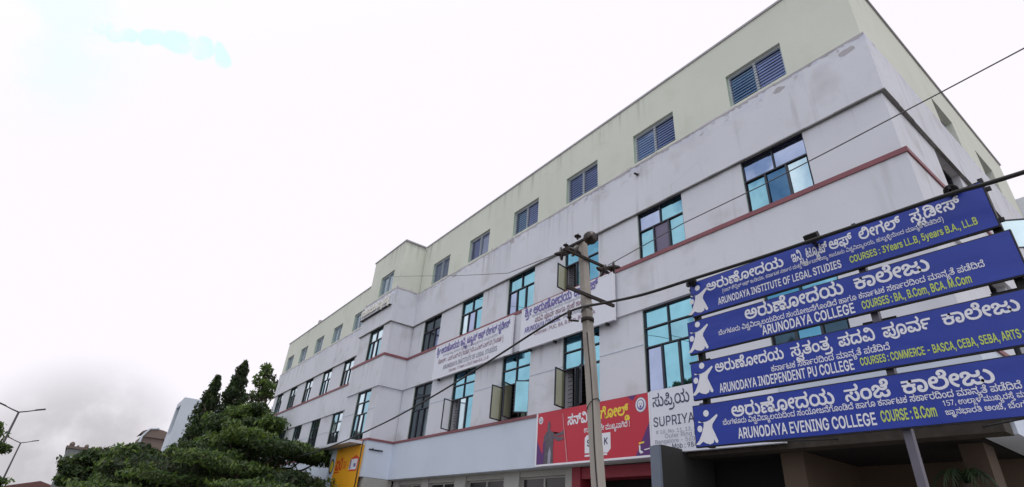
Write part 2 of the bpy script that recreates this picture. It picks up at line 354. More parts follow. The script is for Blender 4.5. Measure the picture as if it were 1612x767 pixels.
# ------------------------------------------------------------------ lettering (outlines filled by slabs)
GLYPHS = {
'k10': '87,-2 70,-1 55,1 43,6 32,12 23,20 16,29 11,39 8,50 7,62 8,72 10,82 13,90 19,99 28,107 37,111 48,113 57,112 64,109 69,106 74,100 76,94 77,86 76,78 73,70 68,64 62,60 53,57 42,56 36,56 29,58 24,60 20,63 16,66 13,70 17,83 20,80 22,77 26,74 30,72 35,70 41,70 50,71 57,74 60,79 61,85 60,91 58,95 54,98 48,99 38,96 30,89 26,82 24,73 23,63 23,62 24,53 27,44 31,36 38,29 47,23 58,18 67,16 77,14 88,14 100,14 110,15 119,17 129,22 136,27 140,34 141,41 141,46 138,50 135,53 130,55 129,56 128,57 127,58 126,58 115,64 106,70 100,78 99,88 101,98 107,106 117,111 129,113 140,112 148,108 154,104 159,98 161,91 162,84 161,76 157,68 152,62 145,57 139,53 131,50 122,49 110,48 70,48 70,63 125,63 130,65 135,67 139,70 143,74 145,79 146,84 145,90 142,94 137,98 129,99 123,98 118,95 115,91 114,86 116,81 120,76 126,71 134,67 137,66 140,65 143,63 146,62 151,58 154,52 157,46 158,39 157,32 154,24 150,17 143,11 134,5 121,1 112,-1 100,-2',
'k189': '45,-2 35,-1 25,2 17,7 11,14 7,23 6,33 7,42 10,49 14,56 20,61 28,64 37,65 46,64 54,60 58,54 60,46 60,43 59,40 59,37 57,34 44,36 44,37 45,39 45,41 45,42 44,46 43,49 40,50 36,51 30,50 26,46 23,41 22,34 23,26 28,19 36,15 47,13 59,15 67,20 72,29 74,39 90,39 92,27 98,20 105,15 114,13 120,14 126,17 129,20 132,26 134,32 134,38 133,47 130,57 125,67 117,77 131,87 140,76 146,65 149,53 150,40 149,26 146,16 140,8 133,2 124,-1 115,-2 106,-2 99,0 93,3 88,8 84,14 79,20 85,21 80,13 74,6 68,2 61,0 54,-2;73,-29 74,3 90,3 91,-29;80,59 76,60 72,63 70,67 69,71 70,76 72,80 76,82 80,83 85,82 89,80 91,76 92,71 91,67 89,63 85,60;6,95 6,110 128,110 128,95;189,59 176,61 166,68 162,75 159,84 158,94 158,96 159,109 163,119 169,128 177,134 187,138 199,139 206,139 212,137 218,135 223,133 214,120 210,122 206,124 201,125 197,125 191,124 185,122 180,119 176,113 174,106 173,96 173,93 174,85 177,78 182,74 189,73 194,73 198,75 200,78 201,83 201,86 200,88 199,90 197,91 195,93 192,94 188,95 183,95 125,95 125,110 180,110 189,110 197,108 203,106 208,102 212,99 214,94 216,89 216,83 214,73 208,65 200,61',
'k9': '84,14 98,14 110,16 120,19 129,23 136,29 142,36 146,44 148,54 149,66 148,74 146,82 143,88 139,94 134,97 127,98 123,97 118,94 115,90 114,84 115,79 117,75 120,71 125,68 130,65 136,62 136,48 75,48 75,63 110,63 107,67 104,70 102,74 100,78 99,82 99,88 99,94 102,100 106,105 111,109 118,112 127,113 138,111 148,107 155,99 161,90 164,79 165,66 164,51 161,38 156,27 148,18 139,10 128,5 115,1 101,-2 85,-2 68,-1 54,1 42,6 31,12 23,20 16,29 11,39 8,50 7,62 8,72 10,82 13,90 19,99 28,107 37,111 48,113 57,112 64,109 69,106 74,100 76,94 77,86 76,78 73,70 68,64 62,60 53,57 42,56 36,56 29,58 24,60 20,63 16,66 13,70 17,83 20,80 22,77 26,74 30,72 35,70 41,70 50,71 57,74 60,79 61,85 60,91 58,95 54,98 48,99 38,96 30,89 26,82 24,73 23,63 23,62 24,53 27,44 31,36 37,29 46,23 56,18 64,16 74,14',
'k49': '65,-2 55,-2 45,0 36,4 28,9 21,15 16,22 12,30 9,40 8,51 9,62 12,71 15,79 20,87 26,93 34,98 37,95 8,95 8,110 80,110 89,110 95,111 99,112 101,114 104,116 105,118 106,121 106,124 105,130 103,136 99,143 93,149 106,158 114,148 119,139 121,131 122,122 122,118 120,113 118,108 114,103 111,101 108,99 104,97 99,96 98,98 105,92 111,86 116,79 119,71 121,62 122,51 121,41 119,32 115,23 110,16 104,10 96,4 87,1 76,-2;65,14 78,15 88,19 96,26 101,34 104,44 106,54 104,66 100,76 94,85 86,90 76,94 66,95 54,94 44,90 36,84 30,76 26,66 25,54 26,42 30,32 36,24 44,19 54,15',
'k63': '23,-2 13,-2 5,1 -3,5 -11,11 -18,17 -24,25 -14,35 -5,26 4,19 13,15 24,13 34,15 42,21 47,30 49,42 48,55 44,67 38,76 30,85 21,92 10,98 18,113 27,108 35,103 43,96 49,89 55,82 59,73 63,64 65,54 65,43 64,31 61,20 55,10 47,4 36,-1',
'k252': '39,-2 25,-1 15,5 10,13 8,22 8,27 10,32 13,37 18,41 23,44 30,46 30,42 24,44 18,48 14,52 11,56 9,61 9,66 10,73 13,80 18,85 25,88 34,91 44,92 54,91 62,90 70,87 76,83 82,77 87,71 80,71 84,76 88,81 92,84 97,87 102,89 107,91 114,92 120,92 131,91 140,88 148,83 154,77 159,70 163,62 165,52 166,42 165,30 161,19 155,10 146,3 135,-1 122,-2 111,-2 103,1 96,5 89,14 86,26 87,32 90,39 94,44 99,48 106,50 114,51 124,50 131,46 135,41 137,33 137,30 136,27 135,24 134,22 121,23 121,25 122,26 122,28 122,29 121,33 120,35 117,37 114,37 109,36 105,34 102,31 102,26 103,21 106,16 112,14 122,13 134,14 142,20 148,29 149,42 149,43 147,57 142,68 132,75 119,78 109,76 100,72 94,66 91,58 76,58 72,66 66,72 58,76 46,78 36,77 30,74 26,70 25,64 25,62 26,59 28,57 30,55 33,54 37,52 42,51 49,51 55,51 55,37 47,37 40,37 35,36 31,35 28,33 26,32 25,30 24,27 24,24 25,20 27,16 32,13 40,13 46,13 51,15 56,17 61,21 71,9 67,6 62,3 57,1 51,-1 45,-2;8,95 8,110 117,110 129,111 137,112 142,114 145,117 147,120 149,123 149,126 150,130 148,138 144,143 138,147 131,148 124,147 118,144 114,139 113,133 113,132 113,131 113,130 113,129 107,138 109,138 111,138 112,139 114,139 118,138 122,136 124,134 125,130 124,126 122,123 118,121 113,120 107,122 103,125 101,130 100,136 101,142 104,148 108,154 114,158 122,161 132,162 142,161 150,158 157,152 162,146 165,137 166,128 165,121 164,115 161,109 156,104 152,101 148,99 142,97 136,96 129,95 121,95',
'k64': '18,-2 6,-1 -5,5 -15,13 -24,23 -14,34 -6,25 2,18 10,15 18,13 26,15 31,18 34,24 35,31 35,38 34,44 34,49 34,54 33,59 33,65 35,79 40,90 47,100 58,107 70,111 83,113 97,111 109,108 119,101 127,94 134,84 138,73 141,61 142,48 141,38 139,29 137,21 130,11 122,4 112,-1 99,-2 89,-1 80,2 74,7 69,14 66,21 65,30 66,38 68,44 72,49 76,53 81,55 87,56 94,55 98,52 101,48 102,42 102,37 99,33 96,31 91,30 87,31 83,33 81,37 80,42 82,42 81,40 80,37 80,34 79,31 81,24 84,18 90,14 99,12 107,13 113,16 118,21 122,28 124,37 125,47 124,60 121,72 115,82 107,90 97,95 84,97 74,96 66,93 59,88 54,81 51,73 50,63 50,57 50,52 50,47 51,42 51,37 51,31 50,20 46,12 41,5 34,1 26,-2',
'k74': '76,86 75,78 72,70 67,64 61,60 52,57 41,56 31,57 23,60 16,65 11,70 16,83 18,80 21,77 25,74 29,72 34,70 40,70 49,71 55,74 59,79 60,85 59,91 57,95 52,98 46,99 41,98 35,95 30,91 26,84 24,76 23,67 23,65 24,52 28,42 34,33 42,25 52,18 63,13 54,-2 45,2 37,8 30,14 23,20 18,28 13,36 10,45 8,54 7,65 8,78 12,90 19,100 27,107 36,111 47,113 56,112 63,109 69,105 73,100 76,93',
'k40': '43,-2 33,-1 25,3 18,9 13,18 9,30 8,44 9,56 12,67 16,77 22,85 30,92 39,97 42,95 8,95 8,110 102,110 111,110 118,111 121,112 124,114 126,116 128,118 128,121 128,124 128,130 125,136 121,143 115,149 128,158 136,148 141,139 144,131 145,122 144,118 143,113 141,108 136,103 134,101 132,100 128,98 125,97 121,96 117,95 117,97 125,91 132,84 137,76 141,66 144,56 145,44 144,30 140,18 135,9 128,3 119,-1 109,-2 101,-2 94,0 88,3 83,7 78,13 73,21 80,22 75,13 69,6 63,2 57,-1 50,-2;45,13 54,15 62,20 66,29 69,39 84,39 87,27 92,20 99,15 107,13 116,15 123,20 127,29 128,43 127,54 125,63 121,72 116,80 109,86 100,91 90,94 79,95 75,95 64,94 53,91 45,87 38,81 32,73 28,64 26,55 25,44 26,30 30,20 37,15',
'k48': '62,-2 48,-1 37,3 27,9 20,17 15,26 11,35 9,46 8,56 9,66 11,76 15,85 20,93 26,100 33,105 42,109 51,112 61,113 75,111 86,107 96,101 103,93 108,84 112,75 114,65 114,55 114,44 111,34 108,25 103,17 97,10 89,5 81,1 72,-2;61,13 72,15 81,18 88,24 93,33 97,43 98,56 97,67 94,77 89,85 81,92 72,96 61,97 51,96 42,92 35,86 29,78 26,68 24,55 26,43 29,32 34,24 42,18 51,15;144,-2 134,-2 126,1 118,5 110,11 103,17 97,25 108,35 116,26 125,19 134,15 144,13 155,15 163,21 168,30 170,42 169,55 165,66 159,76 150,84 140,91 129,95 156,96 165,90 173,82 179,74 183,65 186,55 186,43 186,35 184,27 182,19 177,12 172,6 164,2 155,-1;218,-2 208,-2 199,1 191,5 184,11 177,17 171,25 181,35 189,26 198,19 207,15 218,13 229,15 237,21 242,30 243,42 242,55 238,67 232,76 225,85 215,92 204,98 213,113 222,108 230,103 237,96 244,89 249,82 254,73 257,64 259,54 260,43 259,31 255,20 249,10 241,4 231,-1;185,122 184,118 183,113 181,108 176,103 171,99 164,97 156,95 146,95 120,95 120,110 142,110 152,110 158,111 161,112 164,114 166,116 168,118 168,121 168,124 168,130 165,136 161,143 155,149 168,158 176,148 181,139 184,131',
'k3': '',
'k233': '45,-2 34,-1 25,2 17,7 11,14 7,23 6,33 7,42 9,49 14,56 20,61 27,64 36,65 46,64 53,60 58,54 60,46 59,43 59,40 58,37 57,34 43,36 44,37 44,39 44,40 45,42 44,46 42,49 39,50 36,51 30,50 25,46 22,41 21,34 23,26 27,19 35,15 46,13 58,15 67,20 72,29 74,39 89,39 92,27 97,20 104,15 113,13 120,14 125,16 130,20 133,24 136,30 137,36 138,43 139,51 138,63 136,74 133,85 129,95 124,104 118,113 111,120 104,127 96,132 83,137 70,139 64,138 60,136 58,132 57,128 58,124 60,121 64,118 69,118 75,119 81,122 86,128 88,136 103,135 100,125 96,117 91,111 85,107 77,105 69,104 61,104 54,107 49,110 45,115 42,121 41,128 42,135 45,141 49,146 55,149 62,152 70,153 82,152 93,149 103,145 113,139 122,132 130,123 138,113 144,102 149,91 152,78 154,65 155,51 155,41 153,31 151,23 148,16 144,10 139,6 133,2 127,0 121,-2 113,-2 105,-2 98,0 92,3 88,8 83,14 79,20 85,21 80,13 74,6 68,2 61,0 53,-2',
'k149': '43,-2 33,-1 25,3 18,9 13,18 9,30 8,44 9,56 12,67 16,77 22,85 30,92 39,97 42,95 8,95 8,110 123,110 123,95 114,95 117,96 125,91 132,84 137,76 141,66 144,56 145,44 144,30 140,18 135,9 128,3 119,-1 109,-2 101,-2 94,0 88,3 83,7 78,13 73,21 80,22 75,13 69,6 63,2 57,-1 50,-2;45,13 54,15 62,20 66,29 69,39 84,39 87,27 92,20 99,15 107,13 116,15 123,20 127,30 128,43 127,54 125,63 121,72 116,80 109,86 100,91 90,94 79,95 75,95 64,94 53,91 45,87 38,81 32,73 28,64 26,55 25,44 26,30 30,20 37,15',
'k60': '81,48 81,38 79,29 76,21 70,11 62,4 52,-1 39,-2 29,-1 20,2 14,7 9,14 6,21 5,30 6,38 8,44 11,49 16,53 21,55 27,56 34,55 38,52 41,48 42,42 41,37 39,33 36,31 31,30 26,31 23,33 21,37 20,42 22,42 20,40 20,37 19,34 19,31 20,24 24,18 30,14 39,12 47,13 53,16 58,21 62,28 64,37 65,48 64,59 62,68 59,76 54,82 50,86 45,89 39,92 32,93 23,94 12,95 -50,95 -50,110 16,110 28,110 39,108 48,106 55,102 62,98 67,92 73,84 78,74 80,62',
'k121': '-1,-82 -13,-81 -22,-78 -28,-74 -32,-69 -35,-64 -35,-58 -35,-54 -34,-50 -31,-47 -28,-44 -24,-41 -19,-38 -14,-35 -11,-33 -9,-30 -8,-28 -9,-26 -10,-24 -13,-23 -16,-23 -21,-23 -24,-25 -26,-27 -27,-29 -27,-30 -26,-31 -26,-32 -25,-34 -38,-38 -39,-35 -40,-33 -40,-30 -41,-27 -39,-21 -34,-16 -27,-12 -16,-11 -9,-12 -3,-13 1,-16 4,-19 5,-23 6,-28 5,-31 4,-35 3,-38 0,-41 -4,-44 -10,-47 -15,-50 -19,-53 -21,-55 -21,-58 -21,-61 -19,-64 -15,-66 -11,-67 -6,-68 0,-68 9,-67 17,-65 23,-61 27,-57 30,-51 30,-46 30,-39 28,-34 24,-28 21,-24 17,-19 12,-14 9,-10 6,-5 4,1 3,7 4,13 6,18 10,22 15,24 20,26 26,27 35,26 43,22 48,16 51,6 37,4 36,7 35,10 33,12 31,13 29,14 26,14 23,14 20,12 18,10 18,6 18,2 20,-1 24,-5 27,-9 32,-14 36,-19 40,-24 43,-30 45,-38 46,-46 45,-55 42,-62 37,-69 31,-73 24,-77 16,-80 8,-81',
'k56': '97,-2 87,-1 79,2 73,6 68,12 63,18 59,25 54,33 50,38 47,42 44,44 40,45 36,46 30,45 26,42 23,36 22,30 23,23 25,16 28,10 32,3 17,-3 13,4 9,12 7,21 6,29 7,38 10,46 15,52 21,57 28,60 36,61 44,60 50,58 56,55 61,51 65,45 70,37 74,30 78,24 82,19 87,16 92,14 98,13 107,15 113,21 116,29 118,39 117,48 114,57 109,67 101,77 114,87 123,76 129,65 133,54 134,41 133,28 130,17 124,9 117,3 108,-1;68,63 64,64 60,66 57,70 57,75 57,79 60,83 64,86 68,87 73,86 76,83 79,79 80,75 79,70 76,66 73,64;6,95 6,110 92,110 101,110 107,111 111,112 113,114 116,116 117,118 118,121 118,124 117,130 115,136 111,143 105,149 118,158 126,148 131,139 133,131 134,122 134,118 132,113 130,108 126,103 120,99 114,97 106,95 95,95',
'k6': '54,-2 41,-1 30,4 20,11 13,21 10,29 8,38 7,49 8,58 10,67 13,75 20,86 30,94 41,98 55,100 65,99 74,97 82,93 91,85 98,75 101,63 103,49 101,35 97,22 90,12 81,4 73,1 64,-2;55,13 65,14 73,17 79,23 83,30 85,39 86,49 85,59 83,68 78,75 68,83 55,85 45,84 37,80 31,75 27,68 25,59 24,49 25,39 27,30 32,22 42,15',
'k270': '97,-2 87,-1 79,2 73,6 68,12 63,18 59,25 54,33 50,38 47,42 44,44 40,45 36,46 30,45 26,42 23,36 22,30 23,23 25,16 28,10 32,3 17,-3 13,4 9,12 7,21 6,29 7,38 10,46 15,52 21,57 28,60 36,61 44,60 50,58 56,55 61,51 65,45 70,37 74,30 78,24 82,19 87,16 92,14 98,13 107,15 113,21 116,29 118,39 117,48 114,57 109,67 101,77 114,87 123,76 129,65 133,54 134,41 133,28 130,17 124,9 117,3 108,-1;68,63 64,64 60,66 57,70 57,75 57,79 60,83 64,86 68,87 73,86 76,83 79,79 80,75 79,70 76,66 73,64;6,95 6,110 85,110 97,111 105,112 110,114 114,117 116,120 117,123 118,126 118,130 116,138 113,143 107,147 99,148 92,147 86,144 82,139 81,133 81,132 81,131 81,130 81,129 75,138 77,138 79,138 81,139 82,139 87,138 90,136 92,134 93,130 92,126 90,123 86,121 82,120 75,122 71,125 69,130 68,136 69,142 72,148 76,154 83,158 91,161 100,162 110,161 118,158 125,152 130,146 133,137 134,128 133,121 132,115 129,109 125,104 121,101 116,99 110,97 104,96 97,95 89,95',
'k112': '-45,-74 -52,-73 -57,-70 -62,-66 -65,-60 -67,-54 -67,-48 -66,-37 -62,-28 -55,-21 -46,-16 -35,-12 -23,-11 -10,-12 1,-16 10,-21 16,-28 20,-37 22,-47 21,-54 20,-60 17,-65 12,-70 7,-73 -1,-74 -6,-73 -11,-72 -15,-70 -19,-67 -22,-62 -26,-57 -20,-57 -23,-62 -26,-66 -30,-70 -34,-72 -39,-73;-42,-61 -38,-60 -34,-58 -31,-54 -29,-50 -16,-50 -14,-54 -11,-58 -7,-60 -3,-61 2,-60 5,-58 7,-54 8,-48 7,-41 4,-35 0,-31 -6,-27 -13,-25 -21,-24 -24,-24 -32,-25 -39,-27 -45,-30 -49,-35 -52,-41 -53,-48 -52,-54 -50,-58 -47,-60;-23,-47 -26,-47 -29,-45 -30,-42 -31,-39 -30,-36 -29,-33 -26,-31 -23,-31 -19,-31 -17,-33 -15,-36 -14,-39 -15,-42 -17,-45 -19,-47;-30,-92 -29,-71 -16,-71 -15,-92',
'k242': '65,95 57,94 50,91 44,86 40,80 36,73 33,65 31,60 30,54 29,47 29,40 28,31 28,22 28,0 10,0 10,25 10,36 11,46 12,55 16,68 21,80 29,90 40,98 43,95 9,95 9,110 71,110 83,111 90,112 96,114 99,117 101,120 102,123 103,126 103,130 102,138 98,143 92,147 85,148 78,147 72,144 68,139 66,133 66,132 66,131 66,130 67,129 61,138 63,138 65,138 66,139 68,139 72,138 76,136 78,134 78,130 78,126 75,123 72,121 67,120 61,122 57,125 55,130 54,136 55,142 58,148 62,154 68,158 76,161 86,162 96,161 104,158 111,152 116,146 119,137 120,128 119,120 117,113 113,107 107,102 100,98 91,96 92,98 99,91 105,85 110,77 115,65 118,53 119,40 120,26 120,0 101,0 101,22 101,32 101,40 100,48 99,55 98,62 96,67 91,79 84,88 76,93',
'k196': '76,-2 62,-1 50,1 39,6 29,12 22,20 15,28 11,39 8,50 7,62 8,72 10,81 12,89 19,99 27,106 37,111 48,113 57,112 64,109 69,106 74,100 76,94 77,86 76,78 73,70 68,64 62,60 53,57 42,56 38,56 34,56 31,57 27,59 24,60 22,62 24,76 26,75 28,73 31,72 34,71 38,70 41,70 50,71 57,74 60,79 61,85 60,91 58,95 54,98 48,99 42,98 36,95 31,90 27,83 24,74 23,61 25,49 29,37 37,28 47,20 56,17 66,15 77,14 87,14 97,16 106,19 116,25 124,33 128,44 130,56 128,70 122,82 116,88 109,94 101,99 111,109 121,103 130,95 137,87 142,78 145,68 146,56 146,46 143,36 139,27 133,19 126,12 116,6 105,1 92,-2;88,95 88,110 124,110 124,95;186,59 174,61 164,68 159,75 156,84 155,94 155,96 157,109 160,119 167,128 175,134 185,138 196,139 203,139 210,137 216,135 220,133 212,120 207,122 203,124 199,125 194,125 188,124 182,122 177,119 174,113 171,106 170,96 170,93 171,85 174,78 180,74 187,73 191,73 195,75 197,78 198,83 198,86 197,88 196,90 195,91 192,93 189,94 185,95 180,95 123,95 123,110 178,110 187,110 194,108 200,106 206,102 209,99 211,94 213,89 213,83 211,73 206,65 197,61',
'k108': '-46,-74 -52,-73 -58,-70 -62,-66 -65,-61 -67,-55 -68,-48 -66,-36 -61,-26 -54,-20 -45,-15 -34,-12 -24,-11 -11,-12 -1,-14 8,-19 16,-27 19,-38 18,-36 20,-39 22,-42 23,-46 23,-51 23,-57 20,-63 16,-67 12,-71 6,-73 -1,-74 -9,-73 -15,-71 -20,-67 -24,-61 -23,-61 -27,-67 -33,-71 -39,-73;-43,-61 -38,-60 -35,-57 -32,-54 -30,-50 -17,-50 -15,-54 -12,-58 -7,-60 -2,-61 1,-61 4,-60 7,-58 9,-56 10,-53 11,-50 11,-49 10,-48 10,-47 12,-50 9,-52 6,-54 3,-54 -1,-55 -7,-54 -13,-51 -17,-47 -18,-40 -17,-36 -15,-33 -12,-30 -9,-29 -5,-28 -1,-27 0,-27 1,-27 2,-27 3,-28 0,-28 -4,-26 -9,-25 -14,-24 -20,-24 -23,-24 -36,-25 -46,-30 -52,-38 -54,-47 -53,-54 -51,-58 -48,-60;0,-44 2,-44 4,-43 6,-42 8,-40 6,-39 4,-38 2,-37 0,-37 -3,-37 -4,-38 -5,-39 -5,-40 -5,-42 -4,-43 -3,-44',
'k231': '76,-2 62,-1 49,1 38,6 29,12 21,20 15,28 11,39 8,50 7,62 8,72 10,81 12,89 19,99 27,106 37,111 48,113 57,112 64,109 69,106 74,100 76,94 77,86 76,78 73,70 68,64 61,60 53,57 42,56 38,56 34,56 31,57 27,59 24,60 22,62 24,76 26,75 28,73 31,72 34,71 38,70 41,70 50,71 57,74 60,79 61,85 60,91 58,95 54,98 48,99 42,98 36,95 31,90 27,83 24,74 23,61 24,49 29,37 36,28 47,20 56,17 66,15 77,14 88,15 99,17 108,21 116,26 122,33 128,41 131,51 134,62 134,74 134,85 132,96 129,107 125,117 119,126 112,133 104,137 94,139 88,138 84,136 82,132 81,128 82,124 84,121 88,118 93,118 100,119 106,122 110,128 112,136 126,135 124,125 120,117 115,111 109,107 102,105 94,104 87,104 82,105 77,107 73,110 70,114 67,118 66,123 65,128 67,138 73,146 83,151 95,153 108,151 119,146 128,139 136,129 143,118 147,104 149,95 151,85 151,74 151,64 149,53 147,44 143,35 139,27 133,19 126,13 119,8 110,3 100,0 88,-2',
'k25': '65,95 57,94 50,91 44,86 40,80 36,73 33,65 31,60 30,54 29,47 29,40 28,31 28,22 28,0 10,0 10,25 10,36 11,46 12,55 16,68 21,80 29,90 40,98 43,95 9,95 9,110 77,110 86,110 92,111 96,112 99,114 101,116 102,118 103,121 103,124 103,130 100,136 96,143 90,149 103,158 111,148 116,139 119,131 120,122 119,115 116,109 112,104 106,100 100,97 92,95 93,96 103,87 110,77 115,65 118,53 119,40 120,26 120,0 101,0 101,22 101,32 101,40 100,48 99,55 98,62 96,67 91,79 84,88 76,93',
'k134': '57,-2 44,-1 32,2 24,8 17,15 13,24 12,34 12,41 14,46 16,52 20,56 25,61 30,64 33,61 7,61 7,75 49,75 51,77 52,79 54,82 54,85 54,88 53,90 52,93 51,95 60,97 67,95 68,92 69,90 70,87 70,85 70,82 69,79 68,77 67,75 108,75 108,61 81,62 84,64 89,61 94,57 98,53 101,47 103,41 103,35 102,24 98,15 92,8 82,2 71,-1;57,13 71,15 80,20 85,28 87,37 86,44 84,50 80,55 74,58 66,60 57,61 48,60 41,58 35,54 31,50 28,44 28,37 29,27 35,20 44,15;7,95 7,110 85,110 85,95',
'k265': '76,-2 62,-1 50,1 39,6 29,12 22,20 15,28 11,39 8,50 7,62 8,72 10,81 12,89 19,99 27,106 37,111 48,113 57,112 64,109 69,106 74,100 76,94 77,86 76,78 73,70 68,64 62,60 53,57 42,56 38,56 34,56 31,57 27,59 24,60 22,62 24,76 26,75 28,73 31,72 34,71 38,70 41,70 50,71 57,74 60,79 61,85 60,91 58,95 54,98 48,99 42,98 36,95 31,90 27,83 24,74 23,61 25,49 29,37 37,28 47,20 56,17 66,15 77,14 87,14 97,16 106,19 116,25 124,33 128,44 130,56 128,70 122,82 116,88 109,94 101,99 111,109 121,103 130,96 137,87 142,78 145,68 146,56 146,46 143,36 139,27 133,19 126,12 116,6 105,1 92,-2;88,95 88,110 98,110 109,111 117,112 122,114 126,117 128,120 129,123 130,126 130,130 129,138 125,143 119,147 112,148 104,147 98,144 95,139 93,133 93,132 93,131 93,130 93,129 88,138 90,138 91,138 93,139 95,139 99,138 102,136 104,134 105,130 104,126 102,123 99,121 94,120 88,122 84,125 81,130 81,136 82,142 84,148 89,154 95,158 103,161 113,162 122,161 131,158 137,152 142,146 145,137 146,128 146,121 144,115 141,109 137,104 133,101 128,99 123,97 116,96 109,95 102,95',
'k30': '112,-2 101,-1 92,3 83,10 76,21 82,21 77,13 72,7 66,3 60,0 52,-2 44,-2 33,-1 25,2 18,7 14,13 11,20 10,27 11,35 13,42 17,48 23,54 29,59 37,64 44,69 50,74 53,78 54,84 54,88 53,92 51,94 48,96 43,98 38,98 31,97 25,94 22,90 21,84 22,81 22,78 24,75 25,73 11,66 9,71 7,76 6,81 5,86 6,93 9,99 13,105 20,109 28,112 38,113 49,112 58,108 64,104 67,98 70,91 70,85 69,78 67,72 64,66 58,61 52,56 45,51 37,45 31,40 27,35 26,28 28,21 31,17 37,14 45,13 56,15 64,20 69,29 72,39 87,39 89,27 95,20 103,15 112,13 122,15 128,19 131,24 133,31 132,37 130,42 128,47 124,51 138,61 143,54 146,47 148,39 149,30 148,21 145,13 140,7 133,2 124,-1;103,62 93,63 83,66 75,70 69,76 63,82 59,88 56,94 63,102 70,94 77,87 83,82 93,78 102,77 110,78 116,81 120,86 121,93 121,97 120,101 119,105 117,108 133,113 135,109 136,104 137,99 137,94 136,84 133,77 129,70 122,66 114,63',
'k11': '64,-2 52,-1 42,2 35,6 30,12 27,20 26,28 28,40 36,49 43,53 52,56 63,56 74,56 84,53 93,49 101,44 108,37 115,29 120,21 125,12 128,2 131,-8 114,-11 112,-1 109,8 105,16 97,27 88,35 77,40 63,42 54,41 47,38 43,34 42,28 43,22 48,17 55,14 65,13 79,14 90,17 99,22 106,28 112,36 116,45 118,55 118,65 117,79 112,89 105,95 96,97 88,95 82,90 77,83 75,74 59,74 56,84 52,91 45,95 37,97 30,96 25,93 23,88 22,83 22,79 23,75 24,71 25,69 10,64 8,68 7,72 6,78 5,84 6,92 9,99 14,105 21,109 28,112 36,113 44,112 50,110 56,107 61,103 65,97 70,89 64,88 68,97 74,104 79,108 85,111 92,112 98,113 110,111 119,106 126,98 131,88 134,76 135,65 134,57 133,49 131,40 127,32 122,24 116,17 112,14 103,8 92,2 84,0 74,-2',
'k223': '96,-2 87,-1 79,2 73,6 67,12 63,18 58,25 54,33 50,38 46,42 43,44 40,45 36,46 30,45 26,42 23,36 22,30 22,23 25,16 28,10 32,3 16,-3 12,4 9,12 7,20 6,29 7,38 10,46 14,52 21,57 28,60 36,61 47,60 55,55 62,48 69,37 74,30 78,24 82,19 86,16 92,14 98,13 106,15 113,18 117,24 121,32 123,41 123,51 123,63 121,74 118,85 114,95 109,104 103,113 96,120 89,127 81,132 69,137 56,139 50,138 46,136 43,132 43,128 43,124 46,121 49,118 54,118 61,119 67,122 71,128 73,136 89,135 86,125 82,117 77,111 70,107 63,105 55,104 47,104 40,107 35,110 30,115 28,121 27,128 28,135 31,141 35,146 41,149 48,152 56,153 68,152 79,149 89,145 99,139 108,132 116,123 123,113 129,102 134,91 137,78 139,65 140,51 139,39 138,29 134,21 128,10 119,3 109,-1',
'k129': '1,-66 -7,-65 -14,-63 -19,-60 -23,-56 -27,-51 -30,-46 -36,-39 -40,-35 -43,-33 -47,-32 -52,-33 -55,-35 -57,-39 -58,-43 -57,-48 -56,-52 -53,-57 -50,-62 -64,-66 -68,-61 -70,-56 -72,-49 -73,-43 -71,-34 -66,-26 -58,-21 -48,-19 -39,-21 -31,-24 -26,-30 -20,-36 -17,-41 -13,-46 -10,-49 -7,-51 -3,-53 1,-53 7,-52 11,-50 14,-46 15,-41 16,-36 16,-32 15,-23 12,-12 8,-2 2,7 15,14 20,7 24,0 27,-8 29,-16 31,-23 31,-32 30,-43 27,-52 22,-58 16,-62 9,-65',
'k320': '29,-105 21,-104 14,-102 8,-97 4,-91 1,-84 0,-74 1,-66 4,-58 8,-52 14,-47 22,-43 30,-42 39,-44 45,-48 49,-53 50,-60 49,-68 44,-74 37,-77 27,-78 21,-78 16,-76 11,-74 8,-71 10,-60 13,-62 17,-65 21,-66 26,-67 31,-66 34,-65 36,-63 37,-60 36,-58 35,-56 32,-55 29,-54 24,-56 18,-59 15,-65 14,-74 14,-81 16,-86 18,-89 22,-91 26,-92 30,-92 37,-91 42,-88 46,-83 47,-78 61,-78 63,-84 66,-89 71,-91 76,-92 82,-91 87,-89 89,-85 90,-80 89,-73 85,-68 79,-64 72,-63 77,-52 84,-54 90,-57 96,-60 101,-65 104,-72 105,-80 104,-88 101,-94 97,-99 91,-102 85,-104 78,-105 68,-104 61,-101 56,-96 52,-89 57,-89 54,-94 50,-98 45,-101 41,-103 35,-105;63,-64 63,-51 71,-51 76,-51 80,-50 82,-50 84,-48 85,-47 86,-45 86,-43 86,-40 86,-35 85,-29 82,-23 79,-16 94,-12 97,-20 100,-27 101,-34 102,-41 101,-49 98,-54 94,-59 89,-62 84,-63 78,-64',
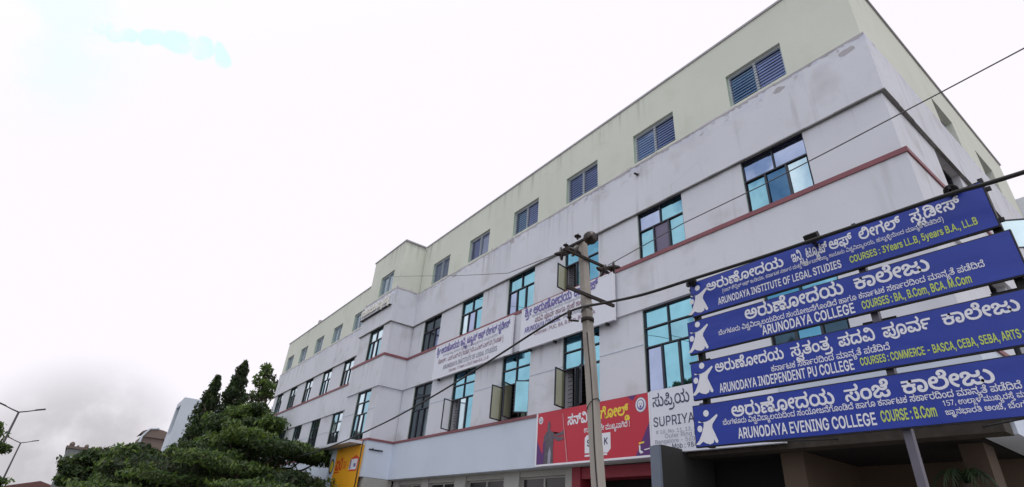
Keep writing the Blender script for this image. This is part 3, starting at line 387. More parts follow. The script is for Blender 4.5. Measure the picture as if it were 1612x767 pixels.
'k33': '49,-2 40,-2 32,0 25,4 19,9 14,16 11,24 9,33 8,43 9,57 13,69 19,79 27,86 37,91 49,93 56,92 63,90 68,86 72,81 75,75 76,68 75,61 72,55 68,49 61,45 53,43 43,42 33,43 26,46 19,50 15,55 19,68 22,64 27,60 33,57 42,56 50,57 56,59 59,63 60,68 59,72 57,76 53,78 48,79 41,78 34,74 30,68 26,61 25,52 24,43 24,41 25,34 26,28 29,23 32,19 36,17 40,15 45,14 51,13 62,15 70,21 76,29 79,39 94,39 97,27 103,20 110,15 119,13 129,15 135,19 139,25 140,32 139,40 136,46 132,52 126,56 120,59 113,61 127,70 136,66 143,61 149,54 153,47 155,40 156,31 154,18 148,7 141,2 132,-1 120,-2 112,-2 105,0 99,3 93,8 88,13 83,20 90,21 84,13 78,7 72,3 65,0 57,-2;38,82 28,87 22,93 18,100 17,107 18,113 20,118 24,123 30,127 39,129 50,131 51,115 43,114 37,112 34,109 33,105 34,101 37,97 42,94 49,92;100,61 100,76 111,76 119,76 124,77 129,79 132,81 134,84 135,86 136,89 136,92 135,98 132,104 125,109 114,112 120,127 130,124 138,120 144,115 150,105 152,94 151,85 147,77 141,69 131,64 128,63 126,62 124,62 122,62 119,61 115,61',
'k178': '49,-2 40,-2 32,0 25,4 19,9 14,16 11,24 9,33 8,43 9,57 13,69 19,79 27,86 37,91 49,93 56,92 63,90 68,86 72,81 75,75 76,68 75,61 72,55 68,49 61,45 53,43 43,42 33,43 26,46 19,50 15,55 19,68 22,64 27,60 33,57 42,56 50,57 56,59 59,63 60,68 59,72 57,76 53,78 48,79 41,78 34,74 30,68 26,61 25,52 24,43 24,41 25,34 26,28 29,23 32,19 36,17 40,15 45,14 51,13 62,15 70,21 76,29 79,39 94,39 97,27 103,20 110,15 119,13 129,15 135,19 139,25 140,32 139,40 136,46 132,52 126,56 120,59 113,61 127,70 136,66 143,61 149,54 153,47 155,40 156,31 154,18 148,7 141,2 132,-1 120,-2 112,-2 105,0 99,3 93,8 88,13 83,20 90,21 84,13 78,7 72,3 65,0 57,-2;38,82 28,87 22,93 18,100 17,107 18,113 20,118 24,123 30,127 39,129 50,131 51,115 43,114 37,112 34,109 33,105 34,101 37,97 42,94 49,92;100,61 100,76 115,76 121,77 127,78 130,81 132,86 131,90 129,93 127,95 124,97 139,104 141,102 142,100 144,99 145,97 146,94 147,92 148,89 148,87 148,82 146,78 144,73 141,70 137,67 132,64 129,63 125,62 122,61 118,61;85,95 85,110 139,110 139,95;194,59 181,61 171,68 167,75 164,84 163,94 163,96 164,109 168,119 174,128 182,134 192,138 203,139 211,139 217,137 223,135 228,133 219,120 215,122 210,124 206,125 202,125 195,124 190,122 185,119 181,113 179,106 178,96 178,93 179,85 182,78 187,74 194,73 199,73 202,75 205,78 206,83 205,86 205,88 203,90 202,91 199,93 196,94 193,95 187,95 130,95 130,110 185,110 194,110 202,108 208,106 213,102 216,99 219,94 220,89 221,83 219,73 213,65 204,61',
'k420': '71,0 54,0 54,96 54,102 54,106 54,110 54,114 54,117 55,121 52,118 49,116 46,113 42,110 27,98 18,109 56,139 71,139',
'k424': '50,-2 39,-2 29,0 20,2 13,5 13,22 21,18 30,15 40,13 50,13 60,13 68,16 75,20 81,26 84,33 85,42 83,54 76,63 70,67 60,70 49,71 43,70 36,70 30,69 25,68 16,73 21,138 93,138 93,122 36,122 33,83 37,84 42,85 48,85 55,85 69,84 80,80 90,75 97,66 102,56 103,44 101,31 97,19 89,10 78,3 70,0 60,-2',
'k426': '28,0 86,122 9,122 9,138 105,138 105,125 48,0',
'k415': '39,24 40,21 38,14 36,6 33,-2 30,-10 26,-18 23,-25 10,-25 12,-17 14,-9 16,0 18,8 19,16 20,24',
'k13': '193,-2 183,-2 174,1 166,4 160,9 157,14 154,19 151,25 150,32 149,41 148,52 148,67 148,76 147,83 145,88 143,92 140,94 137,96 134,97 129,97 123,96 118,94 114,91 112,86 110,81 110,74 110,68 110,62 111,57 111,53 112,48 112,42 110,29 106,18 99,9 89,3 77,-1 63,-2 52,-1 42,1 33,6 25,12 19,20 14,28 10,39 8,50 7,62 8,72 10,81 13,90 19,99 28,107 37,111 48,113 57,112 64,109 69,106 74,100 76,94 77,86 76,78 73,70 68,64 62,60 53,57 42,56 36,56 29,58 24,60 20,63 16,66 13,70 17,83 20,80 22,77 26,74 30,72 35,70 41,70 50,71 57,74 60,79 61,85 60,91 58,95 54,98 48,99 38,96 30,89 26,82 24,73 23,63 23,62 24,52 25,43 28,35 32,28 38,22 45,17 54,14 64,13 75,14 83,18 89,22 93,29 95,36 95,43 95,49 95,55 94,60 94,65 94,70 93,75 94,86 98,95 103,103 110,108 119,112 130,113 137,112 143,111 148,108 153,105 157,101 160,97 162,91 163,85 164,77 165,67 165,51 165,40 167,31 170,25 173,20 177,17 182,15 187,14 193,13 201,14 208,17 213,21 217,27 220,35 221,44 220,55 217,66 213,75 206,84 199,92 189,100 200,113 208,106 215,100 221,92 228,82 233,70 236,58 237,44 236,31 232,19 225,10 217,3 206,-1',
'k159': '76,-2 62,-1 50,1 39,6 29,12 22,20 15,28 11,39 8,50 7,62 8,72 10,81 12,89 19,99 27,106 37,111 48,113 57,112 64,109 69,106 74,100 76,94 77,86 76,78 73,70 68,64 62,60 53,57 42,56 38,56 34,56 31,57 27,59 24,60 22,62 24,76 26,75 28,73 31,72 34,71 38,70 41,70 50,71 57,74 60,79 61,85 60,91 58,95 54,98 48,99 42,98 36,95 31,90 27,83 24,74 23,61 25,49 29,37 37,28 47,20 56,17 66,15 77,14 87,14 97,16 106,19 116,25 124,33 128,44 130,56 128,70 122,82 116,88 109,94 101,99 111,109 121,103 130,95 137,87 142,78 145,68 146,56 146,46 143,36 139,27 133,19 126,12 116,6 105,1 92,-2;88,95 88,110 124,110 124,95',
'k124': '-48,-13 -42,-14 -37,-15 -33,-18 -30,-21 -26,-26 -22,-32 -29,-31 -24,-24 -19,-18 -12,-15 -3,-13 4,-14 10,-17 15,-21 19,-26 21,-32 22,-39 21,-46 19,-53 16,-59 12,-64 7,-68 3,-72 -7,-61 -1,-57 4,-52 7,-46 8,-40 7,-35 5,-31 1,-28 -4,-27 -10,-28 -14,-32 -18,-37 -19,-44 -33,-44 -34,-37 -38,-32 -42,-28 -48,-27 -53,-28 -56,-31 -59,-35 -59,-40 -58,-46 -55,-51 -51,-56 -45,-61 -54,-72 -61,-65 -67,-58 -72,-49 -73,-38 -73,-32 -70,-26 -67,-21 -62,-17 -56,-14',
'k52': '72,-2 65,-2 58,0 51,3 46,7 43,13 42,21 42,26 44,30 48,34 52,38 51,34 38,37 28,42 19,48 12,57 7,66 6,77 7,87 10,96 15,103 22,108 31,111 41,113 49,112 55,110 61,107 65,102 68,96 69,89 68,82 66,76 61,70 55,66 47,63 36,62 31,63 25,64 20,65 16,67 17,80 21,78 25,77 30,76 34,76 43,77 49,79 52,83 53,88 52,93 50,96 45,98 40,99 32,97 26,93 22,87 21,79 21,72 23,66 27,61 32,57 39,53 48,50 59,48 73,47 87,48 98,50 107,54 116,62 118,73 117,81 114,87 108,92 102,95 83,95 83,110 93,110 102,110 108,111 112,112 115,114 117,116 118,118 119,121 119,124 118,130 116,136 112,143 106,149 119,158 127,148 132,139 135,131 135,122 134,114 130,107 125,101 117,97 114,103 120,100 125,96 129,91 132,86 134,80 135,73 134,64 131,56 127,50 122,45 116,41 109,38 102,35 95,34 94,39 98,35 101,31 103,27 104,21 102,12 96,4 86,-1;73,12 79,12 84,14 87,18 88,22 87,27 84,31 79,33 73,34 66,33 61,31 58,27 57,22 58,18 61,15 66,13',
'k47': '45,-2 35,-1 25,2 17,7 11,14 7,23 6,33 7,42 10,49 14,56 20,61 28,64 37,65 46,64 54,60 58,54 60,46 60,43 59,40 59,37 57,34 44,36 44,37 45,39 45,40 45,42 44,46 43,49 40,50 36,51 30,50 26,46 22,41 21,34 23,26 28,19 36,15 47,13 59,15 67,20 72,29 74,39 90,39 92,27 98,20 105,15 114,13 124,15 130,21 133,29 134,38 133,50 130,60 125,69 119,77 112,84 104,90 96,93 88,95 118,97 128,90 136,81 142,72 147,62 149,51 150,40 149,26 146,16 140,8 133,2 124,-1 115,-2 106,-2 99,0 93,3 88,8 84,14 79,20 85,21 80,13 74,6 68,2 61,0 54,-2;6,95 6,110 108,110 117,110 123,111 127,112 130,114 132,116 133,118 134,121 134,124 133,130 131,136 127,143 121,149 134,158 142,148 147,139 150,131 150,122 150,118 149,113 146,108 142,103 137,99 130,97 122,95 112,95;182,-2 172,-2 163,1 155,5 148,11 141,17 135,25 145,35 153,26 162,19 171,15 182,13 193,15 201,21 206,30 207,42 206,55 202,67 196,76 189,85 179,92 168,98 177,113 186,108 194,103 201,96 208,89 213,82 218,73 221,64 223,54 224,43 223,31 219,20 213,10 205,4 195,-1',
'k24': '119,-2 110,-2 102,1 94,4 87,9 80,13 74,18 73,19 73,20 72,20 71,21 63,27 55,32 46,36 36,37 29,36 24,34 22,30 21,26 22,21 24,17 30,14 38,13 48,14 56,16 63,21 68,26 72,34 75,42 77,50 77,60 76,71 74,80 70,88 64,94 57,97 50,98 43,97 37,95 33,90 32,83 32,81 32,78 34,75 36,73 32,71 33,77 35,81 38,84 43,85 47,84 51,82 53,78 54,73 53,68 50,64 45,61 39,60 31,61 24,66 19,73 17,83 18,92 22,99 27,105 33,109 41,112 49,113 63,111 74,106 83,98 89,87 92,75 94,61 93,50 91,39 88,30 83,22 77,14 71,8 64,4 51,-1 38,-2 24,-1 14,5 7,14 5,26 6,32 8,38 12,43 18,48 26,50 36,51 44,51 52,49 58,47 65,44 71,40 76,36 80,33 88,27 95,22 101,18 107,16 113,14 119,13 131,16 139,22 144,33 146,47 145,57 143,66 139,74 134,82 128,89 121,95 113,101 104,106 94,110 103,126 114,121 124,114 134,107 142,100 149,91 155,81 159,71 162,59 162,47 161,34 158,22 152,12 143,4 132,-1',
'k111': '20,-35 20,-42 18,-47 15,-51 11,-55 5,-58 -3,-61 -12,-62 -24,-62 -89,-62 -89,-47 -25,-47 -30,-51 -32,-47 -33,-44 -34,-40 -34,-35 -33,-29 -31,-23 -28,-18 -22,-14 -15,-11 -7,-10 5,-12 13,-17 18,-25;-20,-37 -19,-41 -18,-44 -17,-48 -15,-52 -22,-47 -13,-47 -5,-47 1,-44 4,-41 5,-35 5,-31 2,-27 -2,-25 -7,-24 -12,-25 -16,-28 -19,-32',
'k230': '65,-2 55,-2 45,0 36,4 28,8 21,15 16,22 12,32 9,43 8,55 10,66 13,77 18,86 25,94 33,101 43,106 53,109 64,110 72,110 80,108 86,106 93,102 99,97 104,91 105,91 101,99 97,107 92,114 86,120 79,126 71,130 63,132 55,133 43,132 36,128 32,123 31,116 31,112 32,108 35,104 38,100 27,89 22,95 18,102 15,110 14,117 16,128 20,136 26,141 34,146 43,148 53,149 63,148 72,146 80,143 91,136 100,128 108,117 114,106 118,94 120,82 122,70 122,57 121,45 119,34 115,25 110,17 104,10 96,4 87,1 76,-2;65,14 78,15 88,19 96,26 101,34 104,44 106,54 104,66 100,76 94,84 86,90 76,94 66,95 54,94 44,90 36,84 30,76 26,66 25,54 26,42 30,32 36,24 44,19 54,15',
'k43': '45,-2 35,-1 25,2 17,7 11,14 7,23 6,33 7,42 10,49 14,56 20,61 28,64 37,65 46,64 54,60 58,54 60,46 60,43 59,40 59,37 57,34 44,36 44,37 45,39 45,41 45,42 44,46 43,49 40,50 36,51 30,50 26,46 23,41 22,34 23,26 28,19 36,15 47,13 59,15 67,20 72,29 74,39 90,39 92,27 98,20 105,15 114,13 120,14 126,17 129,20 132,26 134,32 134,38 133,47 130,57 125,67 117,77 131,87 140,76 146,65 149,53 150,40 149,26 146,16 140,8 133,2 124,-1 115,-2 106,-2 99,0 93,3 88,8 84,14 79,20 85,21 80,13 74,6 68,2 61,0 54,-2;80,59 76,60 72,63 70,67 69,71 70,76 72,80 76,82 80,83 85,82 89,80 91,76 92,71 91,67 89,63 85,60;6,95 6,110 108,110 117,110 123,111 127,112 130,114 132,116 133,118 134,121 134,124 133,130 131,136 127,143 121,149 134,158 142,148 147,139 150,131 150,122 150,118 149,113 146,108 142,103 137,99 130,97 122,95 112,95',
'k116': '-48,-66 -59,-64 -68,-59 -74,-51 -76,-41 -74,-32 -70,-25 -63,-21 -54,-19 -46,-20 -41,-23 -37,-28 -36,-34 -36,-36 -36,-38 -37,-41 -38,-42 -49,-41 -49,-40 -49,-39 -49,-38 -49,-37 -49,-35 -50,-33 -52,-32 -55,-32 -57,-32 -60,-34 -62,-36 -62,-41 -61,-46 -58,-50 -53,-52 -47,-53 -41,-53 -37,-51 -33,-49 -31,-46 -29,-42 -28,-37 -15,-37 -13,-44 -10,-49 -6,-52 0,-53 7,-52 11,-50 14,-46 15,-41 16,-36 16,-32 15,-23 12,-12 8,-2 2,7 15,14 20,7 24,0 27,-8 29,-16 31,-23 31,-32 30,-43 27,-52 22,-58 16,-62 9,-65 1,-66 -5,-65 -10,-64 -14,-62 -17,-60 -20,-57 -22,-53 -20,-53 -24,-57 -28,-60 -33,-63 -37,-65 -42,-66',
'k42': '97,-2 87,-1 79,2 73,6 68,12 63,18 59,25 54,33 50,38 47,42 44,44 40,45 36,46 30,45 26,42 23,36 22,30 23,23 25,16 28,10 32,3 17,-3 13,4 9,12 7,20 6,29 7,38 10,46 15,52 21,57 28,60 36,61 47,60 56,55 63,48 70,37 74,30 78,24 82,19 87,16 92,14 98,13 107,15 113,21 116,29 117,38 116,52 112,64 105,75 96,84 85,91 73,95 7,95 7,110 92,110 101,110 107,111 110,112 113,114 115,116 117,118 117,121 118,124 117,130 114,136 110,143 105,149 118,158 126,148 130,139 133,131 134,122 133,118 132,113 130,108 126,103 120,99 114,97 105,95 95,95 90,95 102,97 111,90 119,81 125,72 130,62 133,51 134,40 133,27 129,17 124,9 117,3 108,-1',
'k152': '45,-2 35,-1 25,2 17,7 11,14 7,23 6,33 7,42 10,49 14,56 20,61 28,64 37,65 46,64 54,60 58,54 60,46 60,43 59,40 59,37 57,34 44,36 44,37 45,39 45,41 45,42 44,46 43,49 40,50 36,51 30,50 26,46 23,41 22,34 23,26 28,19 36,15 47,13 59,15 67,20 72,29 74,39 90,39 92,27 98,20 105,15 114,13 120,14 126,17 129,20 132,26 134,32 134,38 133,47 130,57 125,67 117,77 131,87 140,76 146,65 149,53 150,40 149,26 146,16 140,8 133,2 124,-1 115,-2 106,-2 99,0 93,3 88,8 84,14 79,20 85,21 80,13 74,6 68,2 61,0 54,-2;80,59 76,60 72,63 70,67 69,71 70,76 72,80 76,82 80,83 85,82 89,80 91,76 92,71 91,67 89,63 85,60;6,95 6,110 128,110 128,95',
'k126': '-50,-74 -61,-72 -70,-67 -76,-59 -78,-49 -76,-40 -72,-33 -65,-29 -56,-27 -48,-28 -43,-31 -39,-36 -38,-41 -38,-44 -38,-46 -39,-48 -40,-50 -51,-49 -51,-48 -51,-47 -51,-46 -51,-45 -51,-43 -52,-41 -54,-40 -57,-39 -59,-40 -62,-41 -64,-44 -64,-49 -63,-54 -60,-58 -55,-60 -49,-61 -43,-60 -39,-59 -36,-57 -33,-54 -31,-50 -30,-45 -17,-45 -15,-52 -12,-57 -7,-60 -1,-61 5,-60 9,-57 11,-53 12,-47 10,-40 6,-33 -2,-27 -11,-23 -2,-16 6,-19 12,-23 18,-28 22,-34 25,-41 26,-49 24,-60 18,-67 10,-72 -1,-74 -6,-73 -11,-72 -15,-70 -19,-68 -22,-65 -24,-61 -22,-60 -26,-65 -30,-68 -34,-71 -39,-72 -44,-73;-31,-25 -31,-12 -6,-12 -1,-12 3,-11 5,-10 7,-8 8,-7 9,-6 9,-4 9,-2 9,2 7,6 5,11 2,16 15,21 20,13 23,7 24,1 25,-4 24,-10 21,-15 17,-19 11,-22 4,-24 -4,-25',
'k38': '62,-2 49,-2 37,1 28,5 20,10 14,16 10,24 7,32 7,40 7,43 7,46 7,49 8,52 24,50 23,48 23,46 23,44 23,42 23,37 24,32 27,27 30,22 36,19 42,16 51,14 61,13 73,14 82,16 89,19 95,23 98,27 101,32 102,36 102,41 102,46 101,50 100,54 97,57 97,58 96,59 95,59 94,60 90,63 85,65 79,67 72,67 65,66 60,65 58,62 57,59 58,55 60,53 64,51 70,51 76,51 81,54 85,57 88,61 90,66 90,72 89,79 86,85 82,90 77,93 72,96 68,97 91,98 97,94 101,87 104,80 105,71 105,69 105,68 105,67 105,66 103,60 100,52 96,46 90,42 83,39 76,37 68,36 57,38 48,42 43,49 41,59 42,64 44,70 48,74 53,78 61,80 70,80 77,80 84,79 90,77 95,75 96,75 96,74 97,74 98,74 99,73 107,67 112,59 116,51 117,41 116,32 114,23 109,16 103,9 96,4 86,1 75,-2;8,95 8,110 75,110 84,110 90,111 94,112 96,114 98,116 100,118 100,121 101,124 100,130 97,136 93,143 88,149 101,158 108,148 113,139 116,131 117,122 116,118 115,113 113,108 109,103 103,99 97,97 89,95 78,95',
'k122': '25,-11 24,-22 22,-31 17,-38 11,-45 3,-50 -7,-54 -17,-57 -29,-59 -42,-59 -50,-59 -58,-58 -66,-57 -75,-55 -71,-41 -64,-43 -57,-44 -49,-45 -42,-45 -26,-44 -13,-41 -3,-36 4,-29 8,-20 9,-11 9,-4 7,2 5,7 2,12 16,19 20,11 23,3 25,-4',
'k240': '57,-2 44,-1 32,2 24,8 17,15 13,24 12,34 12,41 14,46 16,52 20,56 25,61 30,64 33,61 7,61 7,75 49,75 51,77 52,79 54,82 54,85 54,88 53,90 52,93 51,95 60,97 67,95 68,92 69,90 70,87 70,85 70,82 69,79 68,77 67,75 108,75 108,61 81,62 84,64 89,61 94,57 98,53 101,47 103,41 103,35 102,24 98,15 92,8 82,2 71,-1;57,13 71,15 80,20 85,28 87,37 86,44 84,50 80,55 74,58 66,60 57,61 48,60 41,58 35,54 31,50 28,44 28,37 29,27 35,20 44,15;7,95 7,110 60,110 71,111 79,112 84,114 88,117 90,120 91,123 92,126 92,130 91,138 87,143 81,147 74,148 66,147 60,144 57,139 55,133 55,132 55,131 55,130 55,129 50,138 52,138 53,138 55,139 57,139 61,138 64,136 66,134 67,130 66,126 64,123 61,121 56,120 50,122 46,125 43,130 43,136 44,142 46,148 51,154 57,158 65,161 75,162 84,161 93,158 99,152 104,146 107,137 108,128 108,121 106,115 103,109 99,104 95,101 90,99 85,97 79,96 72,95 64,95',
'k201': '97,-2 87,-1 79,2 73,6 68,12 63,18 59,25 54,33 50,38 47,42 44,44 40,45 36,46 30,45 26,42 23,36 22,30 23,23 25,16 28,10 32,3 17,-3 13,4 9,12 7,21 6,29 7,38 10,46 15,52 21,57 28,60 36,61 44,60 50,58 56,55 61,51 65,45 70,37 74,30 78,24 82,19 87,16 92,14 98,13 107,15 113,21 116,29 118,39 117,48 114,57 109,67 101,77 114,87 123,76 129,65 133,54 134,41 133,28 130,17 124,9 117,3 108,-1;68,63 64,64 60,66 57,70 57,75 57,79 60,83 64,86 68,87 73,86 76,83 79,79 80,75 79,70 76,66 73,64;6,95 6,110 112,110 112,95;172,59 160,61 150,68 145,75 142,84 141,94 141,96 143,109 146,119 153,128 161,134 171,138 182,139 189,139 196,137 202,135 206,133 198,120 193,122 189,124 185,125 180,125 174,124 168,122 163,119 160,113 157,106 156,96 156,93 157,85 160,78 166,74 173,73 177,73 181,75 183,78 184,83 184,86 183,88 182,90 181,91 178,93 175,94 171,95 166,95 109,95 109,110 164,110 173,110 180,108 186,106 192,102 195,99 197,94 199,89 199,83 197,73 192,65 183,61',
'k93': '110,95 56,95 46,95 38,94 33,93 29,91 26,89 24,86 23,83 23,79 23,75 25,71 27,69 30,66 34,65 38,64 45,63 53,63 76,63 76,48 57,48 50,48 45,47 41,47 38,47 36,46 34,45 30,43 27,40 25,37 24,32 25,26 28,22 31,19 36,17 42,16 48,16 50,16 50,0 47,0 39,0 32,2 25,4 19,7 15,11 11,16 9,23 8,30 8,36 10,40 12,45 15,49 19,52 24,55 25,54 18,58 12,64 8,72 6,81 7,87 9,92 12,97 15,101 20,104 25,106 30,108 37,109 45,110 55,110 110,110',
'k429': '14,11 15,18 18,22 22,24 27,25 31,24 36,22 38,18 39,11 38,5 36,1 31,-2 27,-2 22,-2 18,1 15,5;14,77 15,83 18,87 22,90 27,90 31,90 36,87 38,83 39,77 38,71 36,66 31,64 27,63 22,64 18,66 15,71',
'k17': '115,-2 106,-2 98,0 92,3 88,8 83,14 79,20 85,21 80,13 74,6 68,2 61,0 53,-2 45,-2 34,-1 25,2 17,7 11,14 7,23 6,33 7,42 9,49 14,56 20,61 27,64 36,65 46,64 53,60 58,54 60,46 59,43 59,40 58,37 57,34 43,36 44,37 44,39 44,41 45,42 44,46 42,49 39,50 36,51 30,50 25,46 22,41 21,34 23,26 27,19 35,15 46,13 58,15 67,20 72,29 74,39 89,39 92,27 97,20 105,15 114,13 123,15 129,21 132,30 134,41 132,55 127,67 119,77 108,85 100,90 91,93 81,96 70,98 59,100 47,100 49,117 62,116 74,115 86,112 96,109 106,106 114,101 125,94 134,85 141,75 146,65 149,53 150,41 149,27 145,16 139,8 132,2 124,-1',
'k417': '14,11 15,18 18,22 22,24 27,25 31,24 36,22 38,18 39,11 38,5 36,1 31,-2 27,-2 22,-2 18,1 15,5',
'k226': '44,-2 33,-1 25,2 18,7 14,13 11,20 10,27 11,35 13,42 17,48 23,54 29,59 37,64 44,69 50,74 53,78 54,84 54,88 53,92 51,94 48,96 43,98 38,98 31,97 25,94 22,90 21,84 22,81 22,78 24,75 25,73 11,66 9,71 7,76 6,81 5,86 6,93 9,99 13,105 20,109 28,112 38,113 49,112 58,108 64,103 68,98 70,91 70,85 70,78 67,72 64,66 58,61 52,56 45,51 37,45 31,40 27,35 26,28 28,21 31,17 37,14 45,13 56,15 64,20 69,29 71,39 87,39 89,27 95,20 103,15 112,13 121,15 128,18 133,25 136,34 138,45 139,59 139,69 138,78 136,88 132,101 126,113 120,123 111,132 102,137 92,139 86,138 82,136 80,132 79,128 80,124 82,121 86,118 91,118 97,119 103,122 108,128 110,136 124,135 122,125 118,117 113,111 103,106 91,104 85,104 80,105 75,107 71,110 67,114 65,118 64,123 63,128 65,138 71,146 81,151 93,153 102,152 111,149 119,145 126,139 133,133 139,125 144,116 148,106 151,95 154,83 155,72 156,60 155,45 153,33 150,23 143,11 134,3 124,-1 112,-2 104,-2 97,0 91,3 86,7 81,13 76,21 82,21 77,13 72,7 66,3 60,0 52,-2',
'k411': '10,44 10,58 12,72 14,85 17,99 21,112 26,124 32,136 39,148 46,159 63,159 56,146 49,134 43,122 38,109 35,96 32,84 29,70 28,57 28,43 29,23 31,3 36,-17 43,-36 52,-55 64,-74 46,-74 35,-57 26,-39 19,-19 14,1 11,22',
'k422': '99,106 98,97 95,90 91,84 85,79 77,75 69,73 69,72 79,70 88,67 95,62 101,52 103,39 102,28 97,18 90,9 79,3 70,0 60,-2 48,-2 37,-2 27,-1 18,2 9,5 9,22 18,18 28,15 39,13 48,12 60,13 69,16 76,20 82,28 85,40 83,47 80,54 74,58 66,61 56,63 45,64 31,64 31,79 45,79 56,80 64,82 71,86 76,91 80,97 81,105 79,113 74,120 65,124 55,126 44,125 35,122 27,118 19,114 10,126 18,131 29,136 41,139 54,140 68,139 79,136 88,131 94,124 97,115',
'k53': '45,-2 35,-1 25,2 17,7 11,14 7,23 6,33 7,42 10,49 14,56 20,61 28,64 37,65 46,64 54,60 58,54 60,46 60,43 59,40 59,37 57,34 44,36 44,37 45,39 45,40 45,42 44,46 43,49 40,50 36,51 30,50 26,46 23,41 22,34 23,26 28,19 36,15 47,13 59,15 67,20 72,29 74,39 90,39 92,27 98,20 105,15 114,13 124,15 130,21 133,29 134,38 133,50 130,60 125,69 119,77 112,84 104,90 96,93 88,95 118,97 128,90 136,81 142,72 147,62 149,51 150,40 149,26 146,16 140,8 133,2 124,-1 115,-2 106,-2 99,0 93,3 88,8 84,14 79,20 85,21 80,13 74,6 68,2 61,0 54,-2;6,95 6,110 108,110 117,110 123,111 127,112 130,114 132,116 133,118 134,121 134,124 133,130 131,136 127,143 121,149 134,158 142,148 147,139 150,131 150,122 150,118 149,113 146,108 142,103 137,99 130,97 122,95 112,95',
'k55': '45,-2 35,-1 25,2 17,7 11,14 7,23 6,33 7,42 10,49 14,56 20,61 28,64 37,65 46,64 54,60 58,54 60,46 60,43 59,40 59,37 57,34 44,36 44,37 45,39 45,41 45,42 44,46 43,49 40,50 36,51 30,50 26,46 23,41 22,34 23,26 28,19 36,15 47,13 59,15 67,20 72,29 74,39 90,39 92,27 98,19 105,15 115,13 122,14 128,16 132,20 134,25 136,31 136,38 135,48 132,57 127,67 119,77 133,87 141,76 147,65 151,53 152,40 151,27 148,17 143,9 136,4 133,2 130,0 127,-1 123,-2 120,-2 116,-2 107,-2 99,0 93,3 88,8 84,13 79,20 85,21 80,13 74,6 68,2 61,0 54,-2;80,59 76,60 72,63 70,67 69,71 70,76 72,80 76,82 80,83 85,82 89,80 91,76 92,71 91,67 89,63 85,60;138,-11 127,5 125,9 95,53 108,61 139,16 141,13 152,-2;6,95 6,110 110,110 119,110 125,111 129,112 132,114 134,116 135,118 136,121 136,124 135,130 133,136 129,143 123,149 136,158 144,148 149,139 152,131 152,122 152,118 151,113 148,108 144,103 139,99 132,97 124,95 114,95',
'k412': '67,41 66,27 65,13 63,0 60,-14 55,-27 50,-39 45,-51 38,-63 30,-74 13,-74 21,-61 28,-49 33,-37 38,-24 42,-11 45,2 47,15 49,28 49,42 48,62 45,82 40,102 34,121 24,140 13,159 30,159 41,142 51,124 58,104 63,84 66,63',
'k140': '112,-2 101,-1 92,3 83,10 76,21 82,21 77,13 72,7 66,3 60,0 52,-2 44,-2 33,-1 25,2 18,7 14,13 11,20 10,27 11,35 13,42 17,48 23,54 29,59 37,64 44,69 50,74 53,78 54,84 54,88 53,92 51,94 48,96 43,98 38,98 31,97 25,94 22,90 21,84 22,81 22,78 24,75 25,73 11,66 9,71 7,76 6,81 5,86 6,93 9,99 13,105 20,109 28,112 38,113 49,112 58,108 64,104 67,98 70,91 70,85 69,78 67,72 64,66 58,61 52,56 45,51 37,45 31,40 27,35 26,28 28,21 31,17 37,14 45,13 56,15 64,20 69,29 72,39 87,39 89,27 95,20 103,15 112,13 122,15 128,19 131,24 133,31 132,37 130,42 128,47 124,51 138,61 143,54 146,47 148,39 149,30 148,21 145,13 140,7 133,2 124,-1;103,62 92,63 82,66 75,70 68,76 63,82 59,88 56,94 63,102 70,94 76,87 82,82 92,78 101,77 108,78 113,80 116,84 118,90 117,94 116,98 113,102 110,104 125,110 128,107 131,102 133,96 134,90 133,82 130,75 126,70 120,66 112,63;84,95 84,110 125,110 125,95',
'k105': '-47,-78 -59,-77 -67,-73 -72,-67 -74,-59 -72,-52 -67,-46 -59,-43 -48,-42 -41,-42 -34,-44 -28,-46 -22,-49 -17,-53 -13,-58 -9,-64 -6,-69 -4,-75 -2,-81 -16,-84 -18,-76 -22,-68 -26,-62 -32,-58 -39,-55 -48,-54 -53,-54 -57,-55 -59,-57 -60,-59 -59,-62 -57,-64 -52,-66 -45,-66 -34,-65 -26,-62 -20,-58 -15,-53 -13,-47 -12,-41 -13,-33 -16,-28 -20,-25 -26,-24 -29,-24 -32,-26 -35,-27 -37,-30 -38,-33 -39,-36 -52,-36 -54,-31 -57,-27 -61,-25 -66,-24 -69,-25 -72,-26 -74,-29 -75,-33 -74,-35 -74,-37 -74,-39 -73,-41 -86,-44 -87,-41 -88,-37 -89,-33 -89,-30 -87,-22 -82,-16 -76,-12 -67,-11 -59,-12 -53,-15 -47,-19 -42,-26 -49,-27 -44,-19 -38,-14 -31,-12 -24,-11 -17,-12 -11,-14 -6,-18 -2,-24 -1,-24 -1,-25 -1,-26 0,-26 0,-29 1,-33 2,-36 2,-40 1,-46 -1,-54 -5,-61 -11,-67 -14,-69 -20,-72 -28,-76 -37,-78;22,-41 23,-39 23,-37 24,-35 24,-33 23,-29 22,-26 19,-25 15,-24 10,-25 6,-27 3,-31 0,-36 -5,-22 -1,-17 4,-14 10,-12 17,-11 25,-12 32,-16 36,-22 38,-30 38,-34 37,-38 36,-41 35,-44',
